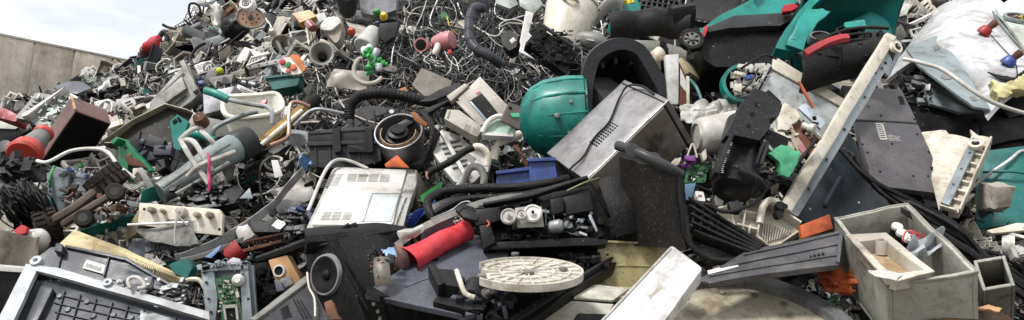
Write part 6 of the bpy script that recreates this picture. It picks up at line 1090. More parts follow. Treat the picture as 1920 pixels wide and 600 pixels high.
for q in (((338, 262, 0), (360, 300, .02), (392, 345, 0)), ((338, 262, 0), (362, 250, .02), (385, 236, 0)), ((345, 262, 0), (368, 275, .03), (385, 300, .03), (398, 322, 0)), ((352, 330, 0), (380, 318, .03), (420, 300, .02), (440, 285, 0)), ((375, 245, 0), (392, 262, .02), (402, 270, 0))): b.tube([t.pl(*z) for z in q], .011, 7)
t.add('legs', b, lgrey, bev=0); b = MB(); c = t.pl(380, 232, 0); b.lathe(c, c+t.pl.n*.05, [(0, .03), (1, .025)], 18); t.add('pivot_knob', b, rust)
t.tub('pink_tape', [(390, 290, .05), (394, 305, .06), (393, 325, .05), (392, 355, .04)], .006, M('pink_tape', (190, 50, 100)), bev=0) if 0 else None
t = T('pink_tape', 'thin twisted magenta tape hanging over the white tripod legs', 'tape', 392, 320, d=3.03, ty=20); t.tub('tape', [(390, 288, 0), (394, 305, .01), (391, 325, 0), (394, 340, .01), (392, 358, 0)], .006, M('magenta_tape', (180, 50, 96)))
t = T('black_handle_set', 'black plastic grips piled left of the long grey tube', 'grip', 290, 285, d=3.4, ty=25); b = MB(); clutter(b, t.pl, 262, 275, 320, 305, -.02, .06, 16, .05, 77, 2); t.add('grip', b, [M('bluish_black', (52, 54, 66), .35), charcoal], bev=.004)
t = T('black_base_tray', 'long black plastic underside with ribs right of the dark teal trough', 'tray', 430, 370, d=3.05, ty=40, lm='the long black underside'); b = MB(); b.prism(t.pl, jag([(320, 382), (400, 345), (450, 350), (445, 380), (380, 398), (340, 392)], 2, 3, 9), -.04, 0); clutter(b, t.pl, 330, 352, 440, 385, 0, .03, 60, .024, 78, 2); b.prism(t.pl, [(350, 390), (440, 356), (462, 362), (440, 388), (380, 398)], .0, .02); t.add('tray', b, [black, charcoal], bev=.002)
t = T('pale_triangle', 'triangular blue grey metal gusset right of the long black underside', 'gusset', 455, 362, d=3.0, ty=20); t.slab('gusset', [(448, 372), (468, 352), (474, 372)], -.004, 0, bluegrey)
t = T('grey_box_shell', 'open grey metal box shell left of the white printer cover', 'box', 545, 375, d=3.15, ty=30, lm='the open grey box shell'); t.slab('shell', [(520, 362), (585, 350), (595, 368), (560, 385), (520, 382)], -.06, 0, grey, warp=.01); t.slab('cloth_flap', jag([(512, 385), (545, 378), (585, 386), (560, 402), (520, 402)], 2, 4, 3), -.0, .02, dgrey, warp=.015)
# top left crest
t = T('red_helmet', 'red rounded plastic hood on the crest of the heap beside the dark grey box', 'hood', 287, 80, d=7.6, lm='the red hood'); b = MB(); p0, p1 = P(268, 90, 7.3), P(306, 78, 7.3); b.lathe(p0, p1, [(0, .02), (.15, .05), (.5, .075), (.85, .065), (1, .03)], 24); t.add('hood', b, red, bev=0, warp=.03); b = MB(); b.tube([P(300, 68, 7.3), P(306, 60, 7.3), P(312, 62, 7.3), P(314, 76, 7.3)], .025, 10); t.add('dark_knob', b, dgrey, bev=0); b = MB(); b.lathe(P(272, 104, 7.4), P(270, 90, 7.35), [(0, .05), (1, .04)], 14); t.add('skirt', b, brown)
t = bx('dark_grey_box', 'tall dark grey rectangular box standing on the crest below the red hood', 'box', (283, 82), (268, 138), (300, 90), (281, 80), -.3, 'the tall dark grey box', d=7.0)
t.pl = Plane(283, 112, 6.5, 20, 0); b = MB(); b.prism(t.pl, rr([(287, 80), (305, 93), (290, 148), (270, 133)], 1), -.2, 0); b.prism(t.pl, [(287, 80), (289, 81.5), (272, 134), (270, 133)], 0, .03); t.add('box', b, M('blue_charcoal', (62, 66, 74), .4), bev=.01)
t = T('black_wire_handle', 'black rounded tube handle sticking up at the top of the crest', 'handle', 368, 25, d=7.2, ty=0); t.tub('handle', [(358, 34, 0), (354, 20, 0), (356, 8, 0), (366, 7, 0), (374, 14, 0), (378, 32, 0)], .011, black, seg=8); t.tub('short_prong', [(380, 28, 0), (382, 12, 0)], .008, black)
t = T('black_stick', 'short dark stick standing out against the sky left of the crest', 'stick', 318, 50, d=7.4, ty=0); t.tub('stick', [(305, 46, 0), (315, 51, 0), (330, 54, 0)], .014, charcoal)
t = T('black_sack', 'black plastic sack slumped near the top left of the heap', 'sack', 440, 50, d=5.6, lm='the black sack'); b = MB(); bm2 = b.b; bmesh.ops.create_icosphere(bm2, subdivisions=4, radius=1.)
for v in bm2.verts: n_ = v.co+noise.noise_vector(v.co*1.6)*.3+noise.noise_vector(v.co*5)*.07; v.co = t.o+RT*n_.x*.10+UP*n_.z*.09+FWD*n_.y*.09
t.add('sack', b, black, bev=0)
t = T('orange_disc_plate', 'perforated pinkish orange round metal plate near the top left', 'disc', 470, 33, d=4.9, ty=10, tx=20, lm='the pinkish perforated disc'); q = t.pl.loc(470, 33); rad = .082; b = MB(); cc = [(x, y*.82) for x, y in circ(rad, 36)]; b.prism(q, cc, -.02, 0); b.mi = 1
for k in range(9): a = 2*math.pi*k/9; b.prism(q, circ(.0065, 8, .6*rad*math.cos(a), .5*rad*math.sin(a)), 0, .002)
b.mi = 2; b.prism(q, circ(.016, 10), 0, .02); t.add('disc', b, [M('pinkish_rust', (186, 150, 128), .55, .2, dirt=.6, dc=(120, 70, 50)), void, dgrey]); b = MB(); m_ = [q(x*1.02, y*1.02, 0) for x, y in cc]; b.tube(m_+[m_[0]], .008, 6, 0); t.add('rim', b, dsteel)
t = T('white_motor_fan', 'white motor fan with a spiral centre above the perforated disc', 'fan', 462, 8, d=4.9, ty=20); q = t.pl.loc(463, 8); b = MB(); b.lathe(q(0, 0, -.05), q(0, 0, .02), [(0, .05), (.5, .055), (1, .04)], 24); t.add('fan_body', b, white, bev=0); b = MB(); b.tube([q(.03*(1-k/30)*math.cos(k*.5), .03*(1-k/30)*math.sin(k*.5), .022) for k in range(30)], .004, 5, 0); t.add('spiral', b, grey)
t = T('horn_speaker', 'pale grey horn loudspeaker cone facing the viewer left of the green bottles', 'horn', 604, 102, d=4.3, lm='the pale horn cone'); a = P(603, 100, 4.2); c = P(606, 112, 4.36); b = MB(); b.lathe(a, c, [(0, .066), (0, .060), (.3, .04), (.7, .02), (.95, .016), (1, .001)], 32, False); b.lathe(c, a, [(0, .03), (.3, .03), (1, .066)], 32, False); t.add('horn', b, lgrey, bev=0); b = MB(); b.lathe(a+(c-a)*.8, a+(c-a)*.5, [(0, .02), (1, .014)], 16); t.add('core', b, charcoal, bev=0)
# toy gamepad-like
t = T('toy_guitar', 'white and orange toy with red, green and orange round buttons', 'toy', 545, 122, d=3.95, ty=15, lm='the button toy'); b = MB(); b.prism(t.pl, rr([(522, 116), (530, 108), (548, 106), (560, 118), (572, 130), (565, 138), (545, 140), (528, 134)], 5), -.03, 0); t.add('body', b, white, bev=.008); t.slab('orange_neck', rr([(543, 105), (552, 102), (562, 106), (574, 130), (568, 136), (556, 120)], 3), -.01, .006, M('bright_orange', (240, 130, 60), .4, dirt=.1), bev=.004)
for (px, py, mt) in ((530, 117, red), (541, 122, vgreen), (551, 127, M('button_orange', (236, 100, 40))), (541, 134, MATS['button_orange'])): t.disc('button', px, py, .016 if py < 130 else .012, 0, .012, mt, n=16)
t = T('teal_tub', 'dark teal plastic tub half buried below the button toy', 'tub', 530, 150, d=4.05, ty=20, lm='the dark teal tub'); b = MB(); b.prism(t.pl, rr([(500, 146), (563, 138), (558, 160), (512, 168)], 5), -.1, -.0); b.prism(t.pl, [(498, 145), (563, 137), (564, 141), (499, 149)], -.1, .012); t.add('tub', b, dteal, bev=0)
# green bottle cluster
t = T('green_bottle_caps', 'cluster of bright green valves with clear bottle ends hanging in the tangle', 'valve cluster', 700, 118, d=3.95, lm='the bright green cluster'); b = MB(); rd = random.Random(5)
for (x, y) in ((688, 112), (695, 103), (700, 120), (705, 126), (710, 118), (698, 134), (692, 137), (702, 110), (716, 122)): c = t.pl(x, y, rd.uniform(0, .04)); e = Vector((rd.gauss(0, 1), rd.gauss(0, 1), rd.gauss(0, 1))).normalized(); b.lathe(c, c+e*.035, [(0, .014), (.3, .02), (.6, .016), (.61, .011), (1, .011)], 14)
t.add('valve', b, vgreen, bev=0); b = MB()
for (x, y) in ((684, 101), (694, 96), (712, 132), (706, 104), (698, 118)): c = t.pl(x, y, .02); e = Vector((rd.gauss(0, .4), rd.gauss(0, .4), 1)).normalized(); b.lathe(c-e*.02, c+e*.02, [(0, .012), (.3, .018), (1, .018)], 14)
t.add('clear_bottle_end', b, M('milky_plastic', (200, 206, 214), .25))
# pink hairdryers
t = T('pink_hair_dryer', 'pink hair dryer buried in the cable tangle', 'hair dryer', 835, 78, d=3.9, lm='the pink hair dryer'); a, c = P(815, 82, 3.95), P(850, 74, 3.9); b = MB(); b.lathe(a, c, [(0, .035), (.3, .045), (.7, .05), (.95, .044), (1, .03)], 24); t.add('barrel', b, pink, bev=0); b = MB(); b.tube([P(822, 84, 3.9), P(818, 95, 3.88), P(814, 102, 3.88)], .018, 10); t.add('handle', b, cream)
t = T('pink_dryer_nozzle', 'open dark pink dryer nozzle left of the pink hair dryer', 'nozzle', 791, 84, d=3.9); a, c = P(802, 88, 3.98), P(789, 84, 3.86); b = MB(); b.lathe(a, c, [(0, .02), (.6, .035), (1, .036)], 24); t.add('nozzle', b, pink, bev=0); b = MB(); b.lathe(c-(c-a)*.05, c+(c-a)*.01, [(0, .029), (1, .029)], 24); t.add('dark_grille', b, void)
t = T('black_hose', 'thick dark grey hose hanging down through the cable tangle', 'hose', 895, 60, d=3.85, lm='the thick hanging hose'); t.tub('hose', [(905, 8, -.03), (890, 20, .02), (882, 40, .03), (880, 65, .04), (882, 88, .05), (896, 108, .06), (918, 118, .05), (940, 121, 0)], lambda u: .024+.0015*math.sin(u*240), M('bluish_hose', (62, 64, 72), .4, dirt=.4), seg=12, smooth=12)
t = T('red_plug', 'small bright red plug below the pink hair dryer', 'plug', 843, 98, d=3.82, ty=10); t.slab('plug', jag([(839, 94), (846, 93), (848, 101), (841, 103)], 1, 2, 1), -.01, .01, red)
t = T('transformer', 'black power adapter with a pale label right of the thick hanging hose', 'adapter', 955, 72, d=3.8, ty=25, tx=-10, lm='the black power adapter'); b = MB(); b.prism(t.pl, rr([(938, 66), (955, 56), (972, 66), (968, 88), (955, 95), (942, 84)], 2), -.08, 0); t.add('adapter', b, black, bev=.006); t.slab('label', [(955, 76), (963, 70), (968, 76), (960, 83)], .001, .003, lgrey)
t = T('yellow_printer_case', 'mustard yellow plastic casing near the top left', 'casing', 568, 33, d=4.6, ty=30, lm='the mustard casing'); t.slab('casing', rr([(548, 24), (580, 18), (594, 30), (562, 42)], 2), -.06, 0, M('mustard', (196, 140, 50), .4, dirt=.4), bev=.006, warp=.004)
t = T('square_kettle', 'pale square appliance body with a rounded lid beside the mustard casing', 'kettle', 622, 55, d=4.4, ty=20, lm='the pale square kettle'); b = MB(); b.prism(t.pl, rr([(600, 50), (612, 38), (638, 34), (642, 44), (636, 72), (628, 80), (610, 60)], 4), -.1, -.01); t.add('body', b, putty, bev=.01); t.slab('lid', rr([(600, 50), (612, 35), (634, 32), (641, 42), (622, 58), (606, 58)], 5), -.01, .01, white, bev=.006)
t = T('crushed_red_can', 'crushed red and silver can left of the pale square kettle', 'can', 588, 45, d=4.4); b = MB(); b.lathe(P(580, 42, 4.4), P(590, 54, 4.36), [(0, .02), (.1, .026), (.9, .026), (1, .02)], 18); b.mi = 0; t.add('can', b, M('faded_red', (160, 84, 84), .4, .3, dirt=.8, dc=(170, 168, 168)), bev=0, warp=.02)
t = T('white_wall_box', 'pale blue white rectangular case behind the pale square kettle', 'case', 597, 32, d=4.65, ty=20); t.slab('case', rr([(586, 30), (608, 22), (612, 34), (594, 46)], 1), -.05, 0, enamel)
t = T('blue_grey_panel_top', 'grey blue flat casing at the top edge right of the mustard casing', 'casing', 700, 15, d=4.6, ty=15, lm='the top grey casing'); t.slab('casing', rr([(672, -20), (745, -20), (742, 18), (710, 30), (676, 24)], 3), -.08, 0, M('mauve_grey', (124, 124, 132), .4), bev=.006)
t = T('grey_tapered_bin', 'dark translucent tapered container at the top edge left of the grey casing', 'container', 650, 12, d=4.55); b = MB(); b.lathe(P(652, 30, 4.6), P(650, -12, 4.5), [(0, .03), (.2, .05), (1, .075)], 14); t.add('container', b, dgrey, bev=0)
for k, (px, py, c2) in enumerate(((720, 34, yellow), (660, 62, M('vivid_orange', (230, 90, 40))), (707, 27, vgreen), (512, 64, cream))):
    t = T('plastic_cap', ['bright yellow plastic cap above the green cluster', 'small orange round button right of the square kettle', 'thin green cap beside the yellow cap', 'small cream bung in the upper left scrap'][k], 'cap', px, py, d=4.2); c = P(px, py, 4.1); b = MB(); b.lathe(c, c-FWD*.03+UP*.02, [(0, .02), (.5, .022), (1, .012)], 12); t.add('cap', b, c2, bev=0)
t = T('white_cable_reel', 'pale grey cable guard loop below the green cluster', 'loop', 690, 140, d=3.9, ty=15); t.tub('loop', [(672, 112, 0), (665, 128, .01), (668, 148, .02), (685, 159, .02), (705, 156, .01), (716, 146, 0)], .012, putty, seg=9)
t = T('paper_sack', 'crumpled pale grey sheet metal lying below the green cluster', 'sheet', 665, 145, d=4.0, ty=40, lm='the crumpled pale sheet'); b = MB(); b.sheet(lambda u, v: t.pl(630+u*62-v*14, 132+v*34+u*4, .05*math.sin(u*4)*math.sin(v*3)), 14, 8, .006); t.add('sheet', b, M('pale_crumple', (172, 168, 158), .5, dirt=.6), bev=0, warp=.02)
for k, (q, w_) in enumerate((([(435, 108), (512, 76), (516, 84), (440, 118)], 5), ([(460, 124), (555, 104), (558, 112), (466, 130)], 5), ([(497, 45), (503, 42), (512, 72), (505, 76)], 4), ([(545, 108), (582, 116), (582, 124), (548, 114)], 3))):
    t = T('metal_rail', ['long pale slotted metal bar slanting below the perforated disc', 'second long pale metal bar ending at the button toy', 'short steep metal bar right of the perforated disc', 'short grey ruler like bar across the button toy'][k], 'bar', sum(z[0] for z in q)/4, sum(z[1] for z in q)/4, off=-.25, ty=15); b = MB(); b.prism(t.pl, q, -.012, 0); b.mi = 1
    for i in range(6): u = (i+.5)/6; x = q[0][0]*(1-u)+q[1][0]*u; y = (q[0][1]+q[3][1])/2*(1-u)+(q[1][1]+q[2][1])/2*u; b.prism(t.pl.loc(x+1, y), circ(.007, 7), 0, .002)
    t.add('bar', b, [lgrey, dgrey], bev=.002)
t = T('white_ladder_grille', 'white plastic grille rack between the two long metal bars', 'grille', 482, 112, d=4.35, ty=20); b = MB()
for k in range(6): b.prism(t.pl, [(463+k*6, 120-k*3), (466+k*6, 119-k*3), (474+k*6, 105-k*2), (471+k*6, 105-k*2)], -.01, 0)
b.prism(t.pl, [(462, 122), (500, 106), (500, 109), (462, 125)], -.01, .005); b.prism(t.pl, [(470, 107), (506, 98), (506, 101), (470, 110)], -.01, .005); t.add('grille', b, white)
t = T('pale_vent_box', 'pale white vented panel above the dusty printer housing', 'panel', 382, 125, d=5.2, ty=25, lm='the pale vented panel'); b = MB(); b.prism(t.pl, rr([(362, 120), (396, 113), (400, 126), (372, 138)], 1), -.05, 0); b.mi = 1; slots(b, t.pl, [(366, 122), (394, 116), (396, 124), (372, 133)], 1, 4, .9, .35, .0015, 0); t.add('panel', b, [white, grey])
t = T('grey_open_carton', 'grey folded cabinet corner with a bright yellow green ball inside', 'cabinet', 405, 150, d=4.7, ty=15, lm='the grey folded corner'); t.slab('side', [(382, 152), (390, 130), (410, 130), (402, 150), (395, 162)], -.1, 0, grey); t.slab('floor', [(395, 148), (440, 140), (436, 158), (395, 164)], -.06, .02, grey)
t = T('tennis_ball', 'small yellow green ball in the grey folded corner', 'ball', 412, 133, d=4.65); b = MB(); bmesh.ops.create_icosphere(b.b, subdivisions=3, radius=.022, matrix=Matrix.Translation(t.o)); t.add('ball', b, M('lime', (206, 224, 50), .7, dirt=.1), bev=0)
t = bx('vent_louver_box', 'grey louvred vent box above the white basin', 'vent', (432, 190), (448, 160), (465, 190), (430, 180), -.4, 'the grey louvred vent', d=4.3); t.pl = Plane(455, 175, 4.1, 0, 20); b = MB(); b.prism(t.pl, [(432, 188), (446, 158), (482, 172), (492, 180), (460, 180), (440, 190)], -.08, 0); b.mi = 1; slots(b, t.pl, [(450, 164), (478, 174), (465, 180), (442, 182)], 1, 5, .95, .5, .002, 0); t.add('vent', b, [lgrey, charcoal])
t = T('white_canister_lying', 'white cylindrical container left of the green cluster', 'container', 685, 72, d=4.15); b = MB(); b.lathe(P(680, 88, 4.15), P(702, 62, 4.25), [(0, .05), (.05, .056), (1, .05)], 24); t.add('container', b, enamel, bev=0)
t = T('dark_wheel_cover', 'tilted dark grey slab casing right of the white container', 'casing', 722, 52, d=4.2, ty=10); t.slab('casing', [(712, 44), (748, 40), (740, 68), (722, 80), (706, 66)], -.06, 0, dgrey)
t = T('plastic_crate_piece', 'pale flat appliance panel at the top edge above the power adapter', 'panel', 960, 12, d=4.3, ty=25, lm='the pale top panel'); t.slab('panel', rr([(928, -12), (962, -10), (972, 8), (955, 16), (930, 6)], 1), -.03, 0, M('pale_aqua', (180, 190, 188), .4), bev=.004); t.slab('lower_panel', [(972, -10), (1010, -8), (1018, 8), (1000, 26), (975, 12)], -.04, .0, MATS['pale_aqua'])
t = T('long_rod_left', 'thin dark rod slanting across the upper left slope', 'rod', 380, 150, d=4.9, tx=0, ty=0); b = MB(); b.tube([P(240, 172, 5.6), P(310, 142, 5.2), P(392, 108, 4.9), P(458, 58, 4.6)], .005, 6); t.add('rod', b, charcoal, bev=0)
t = T('large_duct', 'short dark grey duct pipe sticking out left of the perforated disc', 'duct', 372, 65, d=6.3); b = MB(); b.tube([P(350, 58, 6.3), P(370, 66, 6.2), P(388, 78, 6.1)], .045, 12); t.add('duct', b, dgrey, bev=0)
t = T('pale_duct', 'pale metal pipe slanting up above the dark duct', 'pipe', 362, 52, d=6.4); b = MB(); b.tube([P(344, 66, 6.5), P(362, 54, 6.4), P(382, 45, 6.3)], .03, 10); t.add('pipe', b, galv, bev=0)
t = T('white_wrap_bag', 'white crumpled plastic bag near the crest left of the black sack', 'bag', 408, 22, d=6.0); b = MB(); b.sheet(lambda u, v: P(396+u*22, 12+v*34, 6.0+.1*math.sin(u*5+v*4)), 10, 10, .003); t.add('bag', b, white, bev=0, warp=.07)
SH = .12
# ================================================================== loose scrap between the recognisable things
bpy.context.view_layer.update()
for t in THINGS: t.fin()
bpy.context.view_layer.update()
rd = random.Random(11)
def local(mb, name, mats, bev=.004): 
    return mb.mesh(name, mats, Vector(), bev)
X_, Y_, Z_ = Vector((1, 0, 0)), Vector((0, 1, 0)), Vector((0, 0, 1))
fm = lambda a, c, w: Vector((a, c, w))
PAL = [('white', white), ('pale grey', lgrey), ('grey', grey), ('black', black), ('charcoal', charcoal), ('cream', cream), ('dark grey', dgrey), ('beige', putty), ('steel', galv), ('teal', dteal), ('rusty', rust), ('blue', blue), ('red', red), ('slate', slate)]
PD = dict(PAL)
PROTO = []   # (kind, category, colour word, [(part, mesh), ...])
def pick(ws): return [(w, PD[w]) for w in ws]
def proto(kind, cat, cname, parts, wt=1.): PROTO.append((kind, cat, cname, parts, wt))
for cn, m in pick(['white', 'pale grey', 'grey', 'black', 'charcoal', 'cream', 'slate', 'steel', 'teal', 'beige']):
    b = MB(); poly = jag([(-.5, -.35), (.5, -.28), (.42, .3), (-.3, .38)], .07, 3, len(cn)); b.prism(fm, poly, 0, .03); b.rect(fm, -.3, -.05, .3, -.02, .03, .06); b.rect(fm, -.1, -.25, -.07, .25, .03, .06); proto('plastic_shard', 'shard', cn, [('s', b.mesh('shard', m, bev=.01, warp=.05, fine=.2, freq=1.5))], 1.3)
for cn, m in pick(['white', 'grey', 'charcoal', 'cream', 'black', 'beige']):
    b = MB(); b.rect(fm, -.5, -.3, .5, .3, -.12, .0); b.mi = 1
    for k in range(7): b.rect(fm, -.4+k*.11, -.2, -.35+k*.11, .1, 0, .008)
    proto('vented_casing', 'casing', cn, [('c', b.mesh('casing', [m, void], bev=.03))], .8)
for cn, m in pick(['pale grey', 'steel', 'black', 'white', 'rusty', 'charcoal']):
    b = MB(); b.sheet(lambda u, v: Vector((-.6+1.2*u, -.07+.14*v, .12*math.sin(u*4)+.1*u*u)), 10, 2, .02); proto('bent_strip', 'strip', cn, [('s', b.mesh('strip', m))], 1.6)
for cn, m in pick(['grey', 'pale grey', 'black', 'steel']):
    b = MB(); b.rect(fm, -.4, -.25, .4, .25, 0, .03); b.rect(fm, -.4, -.25, -.37, .25, .03, .25); b.rect(fm, -.4, .22, .4, .25, .03, .2); b.mi = 1
    for k in range(4): b.prism(fm, circ(.035, 8, -.2+k*.15, .0), .03, .034)
    proto('metal_bracket', 'bracket', cn, [('s', b.mesh('bracket', [m, void], bev=.008))], 1.)
b = MB(); b.rect(fm, -.5, -.35, .5, .35, 0, .02); bd = b.mesh('board', pcbm); b = MB(); r2 = random.Random(3)
for k in range(26): x, y = r2.uniform(-.45, .4), r2.uniform(-.3, .28); b.mi = r2.randrange(3); b.rect(fm, x, y, x+r2.uniform(.03, .14), y+r2.uniform(.03, .1), .02, .02+r2.uniform(.02, .1))
proto('circuit_board', 'circuit board', 'green', [('board', bd), ('components', b.mesh('components', [void, galv, cream]))], .7)
for cn, m in pick(['black', 'grey', 'white']):
    b = MB(); o1, o2 = circ(.5, 28), circ(.43, 28)
    for i in range(28): j = (i+1) % 28; b.prism(fm, [o1[i], o1[j], o2[j], o2[i]], 0, .16)
    b.rect(fm, -.47, -.03, .47, .03, 0, .03); b.rect(fm, -.03, -.47, .03, .47, 0, .03); fr = b.mesh('frame', m); b = MB(); b.prism(fm, circ(.14, 14), .03, .15)
    for k in range(7): a = k*.8976; e = Vector((math.cos(a), math.sin(a), 0)); f_ = Vector((-e.y, e.x, .6)).normalized(); b.box(e*.27+Z_*.09, e, f_, e.cross(f_), .14, .08, .01)
    proto('cooling_fan', 'fan', cn, [('fan_frame', fr), ('fan_rotor', b.mesh('rotor', m))], .5)
    b = MB(); o1, o2 = circ(.5, 28), circ(.34, 28)
    for i in range(28): j = (i+1) % 28; b.prism(fm, [o1[i], o1[j], o2[j], o2[i]], -.12, .12)
    ty = b.mesh('tyre', rubber, bev=.03); b = MB(); b.prism(fm, circ(.335, 22), -.05, .05); b.prism(fm, circ(.12, 12), .05, .14)
    for k in range(5): a = k*1.2566; b.box(Vector((math.cos(a)*.22, math.sin(a)*.22, .06)), Vector((math.cos(a), math.sin(a), 0)), Vector((-math.sin(a), math.cos(a), 0)), Z_, .1, .03, .03)
    proto('small_wheel', 'wheel', cn, [('tyre', ty), ('rim', b.mesh('rim', m))], .45)
for cn, m in pick(['steel', 'grey', 'black', 'cream', 'white', 'rusty']):
    b = MB(); b.lathe(Vector((-.5, 0, 0)), Vector((.5, 0, 0)), [(0, .07), (.05, .085), (.9, .085), (.92, .1), (1, .1)], 14); proto('pipe_piece', 'pipe', cn, [('s', b.mesh('pipe', m))], .3)
    b = MB(); b.tube([Vector((-.5, -.2, 0)), Vector((-.2, .15, .12)), Vector((.2, .2, .1)), Vector((.5, -.15, 0)), Vector((.45, -.4, .05))], .04, 8, 5); proto('bent_hose', 'hose', cn, [('s', b.mesh('hose', m))], .2)
for cn, m in pick(['steel', 'charcoal', 'grey']):
    b = MB(); b.lathe(Vector((-.35, 0, 0)), Vector((.3, 0, 0)), [(0, .12), (.08, .25), (.9, .26), (1, .14)], 22); bo = b.mesh('body', m); b = MB(); b.lathe(Vector((.3, 0, 0)), Vector((.5, 0, 0)), [(0, .05), (.5, .05), (.5, .08), (1, .08)], 12); b.box(Vector((0, .2, .2)), X_, Y_, Z_, .12, .06, .08); proto('electric_motor', 'motor', cn, [('motor_body', bo), ('shaft', b.mesh('shaft', dsteel))], .6)
for cn, m in pick(['cream', 'black', 'pale grey']):
    b = MB(); b.rect(fm, -.5, -.19, .5, .19, -.03, .02); ks = b.mesh('case', m, bev=.01); b = MB()
    for i in range(15):
        for j in range(5): b.rect(fm, -.46+i*.062, -.16+j*.064, -.41+i*.062, -.11+j*.064, .02, .05)
    proto('keyboard', 'keyboard', cn, [('keyboard_case', ks), ('keys', b.mesh('keys', m, bev=.004))], .08)
b = MB(); b.rect(fm, -.4, -.4, .4, .4, -.1, .04); cs = b.mesh('case', galv, bev=.01); b = MB(); b.rect(fm, -.25, -.2, .2, .2, .041, .045); proto('disc_drive', 'disc drive', 'metal', [('drive_case', cs), ('drive_label', b.mesh('label', mwhite))], .7)
for cn, m in pick(['black', 'white', 'grey', 'cream']):
    b = MB(); b.rect(fm, -.3, -.22, .3, .22, -.15, .15); bo = b.mesh('body', m, bev=.03); b = MB(); b.tube([Vector((.3, 0, 0)), Vector((.5, .1, .1)), Vector((.6, -.2, .0)), Vector((.3, -.5, .1)), Vector((-.2, -.45, 0))], .025, 6, 5); proto('power_adapter', 'adapter', cn, [('adapter_body', bo), ('lead', b.mesh('lead', m))], .6)
    b = MB()
    for k in range(8): b.rect(fm, -.45+k*.12, -.35, -.42+k*.12, .35, 0, .05)
    for k in range(5): b.rect(fm, -.47, -.36+k*.17, .47, -.33+k*.17, -.02, .0)
    proto('plastic_rack', 'rack', cn, [('s', b.mesh('grille', m))], .7)
    b = MB(); b.lathe(Vector((0, 0, 0)), Vector((0, 0, .35)), [(0, .3), (.03, .33), (1, .4), (1, .38), (.05, .30), (.05, .001)], 26); proto('shallow_dish', 'dish', cn, [('s', b.mesh('lid', m))], .5)
for cn, m in pick(['white', 'pale grey', 'beige', 'blue', 'red', 'teal', 'slate']):
    b = MB(); b.sheet(lambda u, v: Vector((u-.5, (v-.5)*.7, .12*math.sin(u*5)*math.cos(v*4))), 12, 8, .015); proto('crumpled_sheet', 'sheet', cn, [('s', b.mesh('sheet', m, warp=.06, fine=.3, freq=2))], .8)
for cn, m in pick(['black', 'white', 'grey', 'beige']):
    b = MB(); r2 = random.Random(len(cn)); b.rect(fm, -.45, -.3, .45, .3, -.05, 0); b.rect(fm, -.45, -.3, -.4, .3, 0, .2); b.rect(fm, .4, -.3, .45, .3, 0, .2); b.rect(fm, -.4, -.3, .4, -.25, 0, .2); b.mi = 1; clutter(b, fm, -.35, -.2, .35, .25, 0, .12, 30, .1, 5, 3); proto('gutted_housing', 'housing', cn, [('s', b.mesh('housing', [m, black, galv]))], 1.2)
b = MB()
for k in range(11): b.rect(fm, -.4+k*.08, -.3, -.375+k*.08, .3, .05, .3)
b.rect(fm, -.42, -.32, .43, .32, 0, .05); proto('heat_sink', 'heat sink', 'steel', [('s', b.mesh('heatsink', galv))], .4)
for cn, m in pick(['steel', 'white', 'black']):
    b = MB()
    for k in range(4): b.tube([Vector((.4*math.cos(a/8*6.283)*(1+k*.08)+(k % 2)*.03, .3*math.sin(a/8*6.283)*(1+k*.07), .03*k+.03*math.sin(a*2))) for a in range(9)], .022, 5, 4)
    proto('coiled_lead', 'cable coil', cn, [('s', b.mesh('coil', m if cn != 'steel' else lgrey))], .5)
for cn, m in pick(['white', 'black', 'grey', 'cream', 'charcoal', 'pale grey', 'beige']):
    b = MB(); r2 = random.Random(len(cn)*7)
    for (x0, y0, x1, y1) in ((-.5, -.35, .5, -.27), (-.5, .27, .3, .35), (-.5, -.27, -.42, .27), (.42, -.27, .5, .1), (-.1, -.27, -.04, .2)): b.rect(fm, x0, y0, x1, y1, -.08, .08)
    b.rect(fm, -.42, -.27, .1, .05, -.06, -.03); proto('bent_chassis', 'chassis', cn, [('s', b.mesh('frame', m, bev=.012, warp=.06, fine=.2, freq=1.6))], 1.3)
    b = MB(); b.rect(fm, -.45, -.35, .45, .35, -.3, -.27); b.rect(fm, -.45, -.35, -.42, .35, -.27, .2); b.rect(fm, -.42, .32, .45, .35, -.27, .25); b.prism(fm, jag([(-.42, -.35), (.45, -.35), (.45, -.32), (-.42, -.32)], .01, 3, 2), -.27, .1); b.rect(fm, .42, -.3, .45, .1, -.27, .05); b.mi = 1
    for k in range(5): b.rect(fm, -.3+k*.13, -.353, -.25+k*.13, -.35, -.2, .0)
    proto('crushed_box', 'box', cn, [('s', b.mesh('box', [m, void], bev=.012, warp=.11, fine=.16, freq=1.4))], 1.3)
wts = [p[4]*(1.1 if p[2] in ('white', 'cream', 'beige', 'pale grey') else .85) for p in PROTO]
dg = bpy.context.evaluated_depsgraph_get()
def hitd(px, py):
    dr = (P(px, py, 1)-CAM).normalized(); h, loc, *_ = sc.ray_cast(dg, CAM, dr); return (loc-CAM).dot(FWD) if h else 99
SCR = []
REL = ((lambda dx, dy: ('left of' if dx < 0 else 'right of') if abs(dx) > abs(dy) else ('above' if dy < 0 else 'below')))
